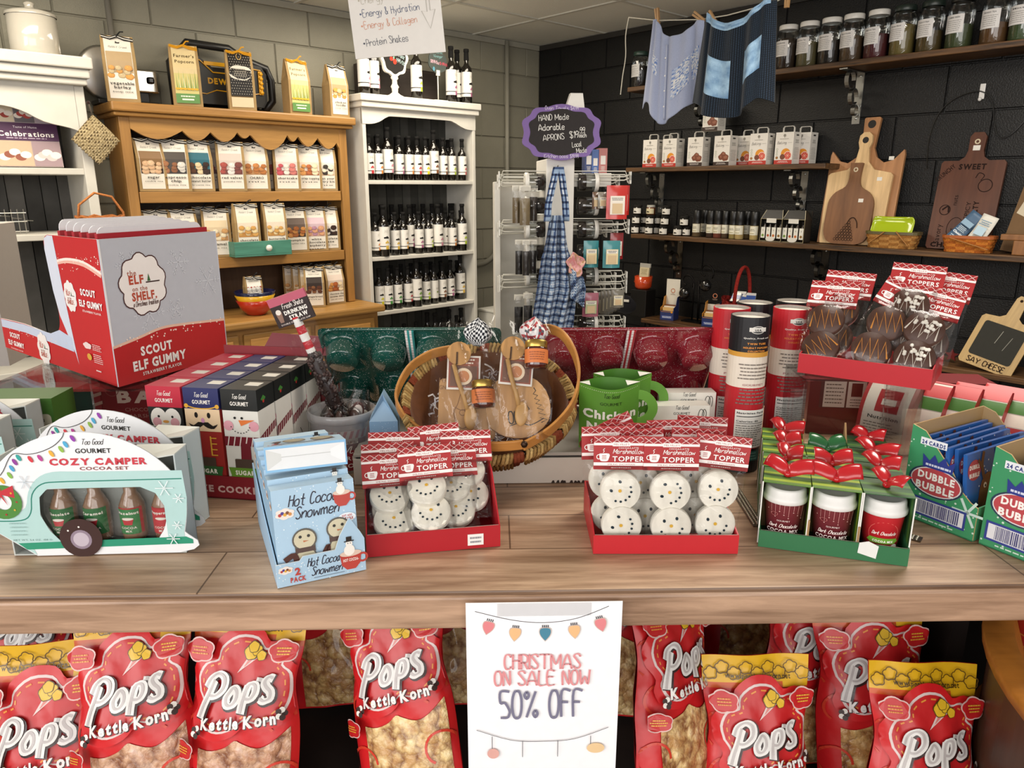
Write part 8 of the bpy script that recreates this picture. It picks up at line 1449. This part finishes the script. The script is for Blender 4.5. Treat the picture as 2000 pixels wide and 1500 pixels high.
# ================================================================ bags of kettle corn under the counter
SH = .451; RB = .556   # lower shelf top, top of the storage box standing on it
def popbag_mesh(var):
    w, h = .190, .360; WZ = .54
    def hw(v): return w/2 * (1 - .13 * math.exp(-((v - .66) / .13) ** 2) - .02 * (1 - v))
    def th(u, v): return .036 * max(0, 1 - (2 * u - 1) ** 2) ** .6 * min(1, max(0, (.93 - v) / .42)) ** .8 * (.55 + .45 * min(1, v * 4 + .3)) + .0015 + .0018 * sin(u * 21 + v * 9) * sin(v * 17 + 2) * min(1, max(0, .95 - v) * 5)
    def F(s, lift=0): return lambda u, v, hh=0: V3(((u - .5) * 2 * hw(v), s * (th(u, v) + hh + lift) + .006 * sin(u * 9 + 1) * max(0, v - .8) * 4, v * h))
    m = MB('foil', 'c61d21'); f = F(-1)
    m.grid(lambda u, v: f(u, v), 24, 40, cf=lambda u, v: 'd9a91c' if v > .87 + .03 * (.5 - u) else ('c8541c' if v > .845 + .03 * (.5 - u) else 'c61d21')); b = F(1); m.grid(lambda u, v: b(1 - u, v), 10, 14, 'c61d21')
    A = w / h    # art coordinates: u across 0-1, v up in widths
    def art(u, v, hh): uu = min(max(u, .002), .998); return f(uu, min(v * A, .999), hh)
    m.warp(art, .045, .0012, .0005)
    for cx, cy, r in ((.05, 1.25, .16), (.1, .9, .12), (.93, 1.0, .12), (.06, .4, .14), (.94, .5, .14)):   # pale swirls in the foil print
        m.line(circ(cx + (.06 if cx < .5 else -.06), cy, r, n=14, a0=0, a1=4.2), .022, 'c93a26')
    yl = 1.90 * .87
    for k in range(9): x = .07 + .107 * k; y = yl + .09 + .05 * (k % 2); m.line(cloud(x, y, .05, .045, 5, .3, 24), .009, '5a3f10', True)
    m.text('www.popskettlekorn.net' if var != 1 else 'Keep It Poppin', .5, yl + .05, .062, '33240c', bold=1, wid=.62, rot=-.03)
    def cl(s): return [(.53 + .45 * s * x, 1.255 + .41 * s * y) for x, y in swirl_cloud]
    m.poly(cl(1.22), 'c61d21'); m.poly(cl(1.04), 'd8c4c0'); m.poly(cl(.985), 'bb2023')
    q = cl(.90)
    for k in range(0, len(q), 2): a, b2 = q[k], q[(k + 1) % len(q)]; m.line([a, b2], .013, 'd98a3a', keep=k > 0)
    m.curv = 0
    m.poly([(.47, 1.36), (.58, 1.53), (.66, 1.50)], 'd8c0bc'); m.poly([(.52, 1.40), (.59, 1.52), (.63, 1.50)], 'c97a72')
    for x, y, r in ((.58, 1.53, .05), (.63, 1.55, .037), (.60, 1.575, .037), (.68, 1.51, .033)): m.poly(cloud(x, y, r * 1.15, r * 1.15, 5, .2, 20), '5a4210'); m.poly(cloud(x, y, r, r, 5, .2, 20), 'd9b02a')
    P_ = swirl_pops
    for off, c, wd in ((.012, '2c1512', .078), (0, 'd9d6d2', .062), (-.004, 'b5aeac', .02)):
        m.lay += 1
        for st in P_:
            m.line([(.13 + x * .115 + off, 1.04 + y * .115 - off) for x, y in crom(st, 4)], wd, c, keep=True, cal=.3)
    for dx_, c in ((.008, '2c1512'), (0, 'e0dcd8')): m.text('Kettle Korn', .54 + dx_, .95 - dx_, .125, c, bold=2, wid=.66, rot=.10, shear=.08)
    for x, y in ((.17, .89), (.92, 1.06)):
        for k in range(5): a = k * 1.26; m.disc(x + .025 * cos(a), y + .03 * sin(a), .024, 'e6e2da' if k % 2 else '3a2a26', n=8)
    for x, y, r, c in ((.13, 1.54, .11, 'd98a3a'), (.88, 1.56, .105, 'e0a53a'), (.07, .74, .09, 'e0a53a')):
        if (x < .1 and var == 1): continue
        m.poly(cloud(x, y, r * 1.1, r * .8, 5, .2, 30), 'd8b4ae'); m.poly(cloud(x, y, r, r * .7, 5, .2, 30), 'bb2023'); m.greek(x - r * .7, y - r * .35, x + r * .7, y + r * .35, 3, c, .45)
    a = m.mesh('foil_pouch')
    wn = MB('popcorn', ('d0b6b0', 'd8c49a', 'e6dab8')[var]); W1 = [(.17, .02), (.95, .02), (.95, .92)] + crom([(.95, .92), (.80, .80), (.68, .76), (.56, .80), (.50, .82), (.42, .76), (.30, .72), (.17, .73)], 3)
    wn.warp(art, .045, .0022, .0002); wn.poly(W1, ('d0b6b0', 'd8c49a', 'e6dab8')[var])
    return a, wn.mesh('popcorn_window')
swirl_cloud = [(x, y) for x, y in crom([(-.92, -.15), (-.98, .12), (-.82, .38), (-.55, .48), (-.48, .72), (-.18, .95), (.18, .92), (.36, .72), (.58, .76), (.78, .62), (.74, .42), (.95, .25), (1.0, -.1), (.88, -.42), (.62, -.62), (.32, -.66), (.12, -.60), (-.08, -.78), (-.38, -.88), (-.66, -.80), (-.80, -.55), (-.76, -.36), (-.92, -.15)], 3)][:-1]
swirl_pops = [[(.45, -.35), (.62, .6), (1.0, 1.7), (1.25, 2.3)], [(.55, 1.75), (.9, 2.35), (1.6, 2.75), (2.15, 2.5), (2.1, 1.8), (1.5, 1.25), (.95, 1.2)], [(2.75, 1.6), (2.45, 1.15), (2.55, .7), (2.95, .68), (3.3, 1.1), (3.3, 1.6), (3.0, 1.85), (2.75, 1.6)], [(3.75, .2), (3.85, .9), (4.05, 1.7), (4.15, 2.0)], [(3.95, 1.5), (4.3, 2.1), (4.75, 2.1), (4.8, 1.6), (4.45, 1.15), (4.0, 1.15)], [(5.15, 2.6), (5.1, 2.35)], [(6.1, 2.5), (5.75, 2.6), (5.5, 2.3), (5.65, 1.95), (6.0, 1.6), (5.95, 1.15), (5.5, 1.0), (5.2, 1.2)]]
bxs = thing('storage_box', 'low dark storage box on the lower shelf that lifts the kettle corn bags', 'box', (-.42, 1.085, SH + .001), RZK); m = MB('dark', '2a2320'); m.box(-.24, .70, -.16, .24, 0, .103); m.build('box_body', bxs)
PB = [popbag_mesh(v) for v in range(3)]
def popbag(px, py, Y, label, var, rz=0, lean=0, roll=0, s=1.0, base=0, grp='kettle corn bags on the shelf below the counter'):
    """px, py: a point near the middle of the bag's front, at depth Y; the bag stands on the lower shelf"""
    p = atY(px, py, Y); L_ = R_(lean); z0 = (base or SH) + .002 + .10 * abs(sin(R_(roll))) * s; b = V3((p.x - (p.z - z0) * math.tan(R_(roll)), p.y - (p.z - z0) * math.tan(L_), z0))
    o = thing('popcorn_bag', label, 'snack bag', b, RZK + R_(rz), grp, rx=-L_, ry=R_(roll)); o.scale = (s, s, s)
    for nm, me in zip(('foil_pouch', 'popcorn_window'), PB[var]): c = bpy.data.objects.new(nm, me); SC.collection.objects.link(c); c.parent = o
popbag(105, 1450, .97, 'red kettle corn bag at the far end of the lower shelf, lowest of its three', 0, 3, 14, -3, 1.0)
popbag(275, 1350, .955, 'red kettle corn bag with pinkish popcorn, middle of the three at the shelf end', 0, 4, 20, -4, .93, base=RB)
popbag(478, 1345, .965, 'red kettle corn bag with pinkish popcorn beside the black gap', 0, -4, 20, 1, .93, base=RB)
popbag(60, 1340, 1.22, 'yellow topped kettle corn bag standing behind the lowest end bag', 1, 0, 10, 4)
popbag(775, 1365, .985, 'red kettle corn bag tilted sideways beside the sale sign, nearest it', 2, -10, 20, -12, .90, base=RB)
popbag(665, 1420, 1.16, 'kettle corn bag slumped in shade behind the tilted bag', 1, 4, 20, -4, .93, base=RB)
popbag(885, 1400, 1.17, 'kettle corn bag half hidden behind the sale sign and the tilted bag', 2, 6, 20, 3, .93, base=RB)
popbag(1200, 1400, 1.15, 'kettle corn bag in shade just past the sale sign', 2, -4, 20, 2, .93, base=RB)
popbag(1355, 1370, .99, 'red kettle corn bag turned and tilted sharply past the sale sign', 2, 34, 20, 14, .90, base=RB)
popbag(1478, 1470, .98, 'kettle corn bag leaning back in the front row past the turned bag', 2, 3, 16, 2, .92)
popbag(1570, 1440, 1.16, 'kettle corn bag behind two leaning front bags, standing higher', 2, 8, 12, 5)
popbag(1700, 1470, 1.08, 'kettle corn bag in shade between two leaning bags', 1, -4, 14, -3)
popbag(1800, 1470, .96, 'kettle corn bag leaning back, nearest the wooden barrel', 2, 2, 16, 4, .92)
popbag(1440, 1390, 1.40, 'yellow topped kettle corn bag lying back in the dark rear row', 1, -4, 12, 4)
popbag(1655, 1400, 1.30, 'yellow topped kettle corn bag in the dark rear row near the barrel', 1, 8, 12, -6)
# ---------------------------------------------------------------- barrel and tin at the far end
br = thing('wooden_barrel', 'round wooden barrel with a golden hoop edge at the end of the counter', 'barrel', (1.15, .76, 0), 0); R = .478
m = MB('woodz', '4f3424'); m.lathe([(R - .03, 0), (R - .01, .4), (R - .012, .825)], 64, sm=False); m.lathe([(R - .06, .78), (0, .78)], 48, col='4a3022'); m.build('staves', br)
m = MB('woodx', 'b5752f'); m.lathe([(R - .012, .824), (R + .004, .824), (R + .004, .845), (R - .035, .845), (R - .06, .78)], 64); m.lathe([(R - .005, .58), (R + .006, .58), (R + .006, .63), (R - .004, .63)], 64); m.build('rim_hoop', br)
tn = thing('red_tin', 'round red tin with golden lines standing on the wooden barrel', 'tin', at(2035, 1262, .781), 0); m = MB('gloss', '9c1a1e'); r = .05; m.lathe([(0, 0), (r, 0), (r, .012), (r * 1.0, .014), (r, .03), (r, .032), (r, .06), (r * 1.02, .061), (r * 1.02, .072), (0, .073)], 30, cols=['9c1a1e', '9c1a1e', 'b5803a', '9c1a1e', 'b5803a', '9c1a1e', '7a1418', '7a1418', 'a82a2e']); m.build('tin_body', tn)
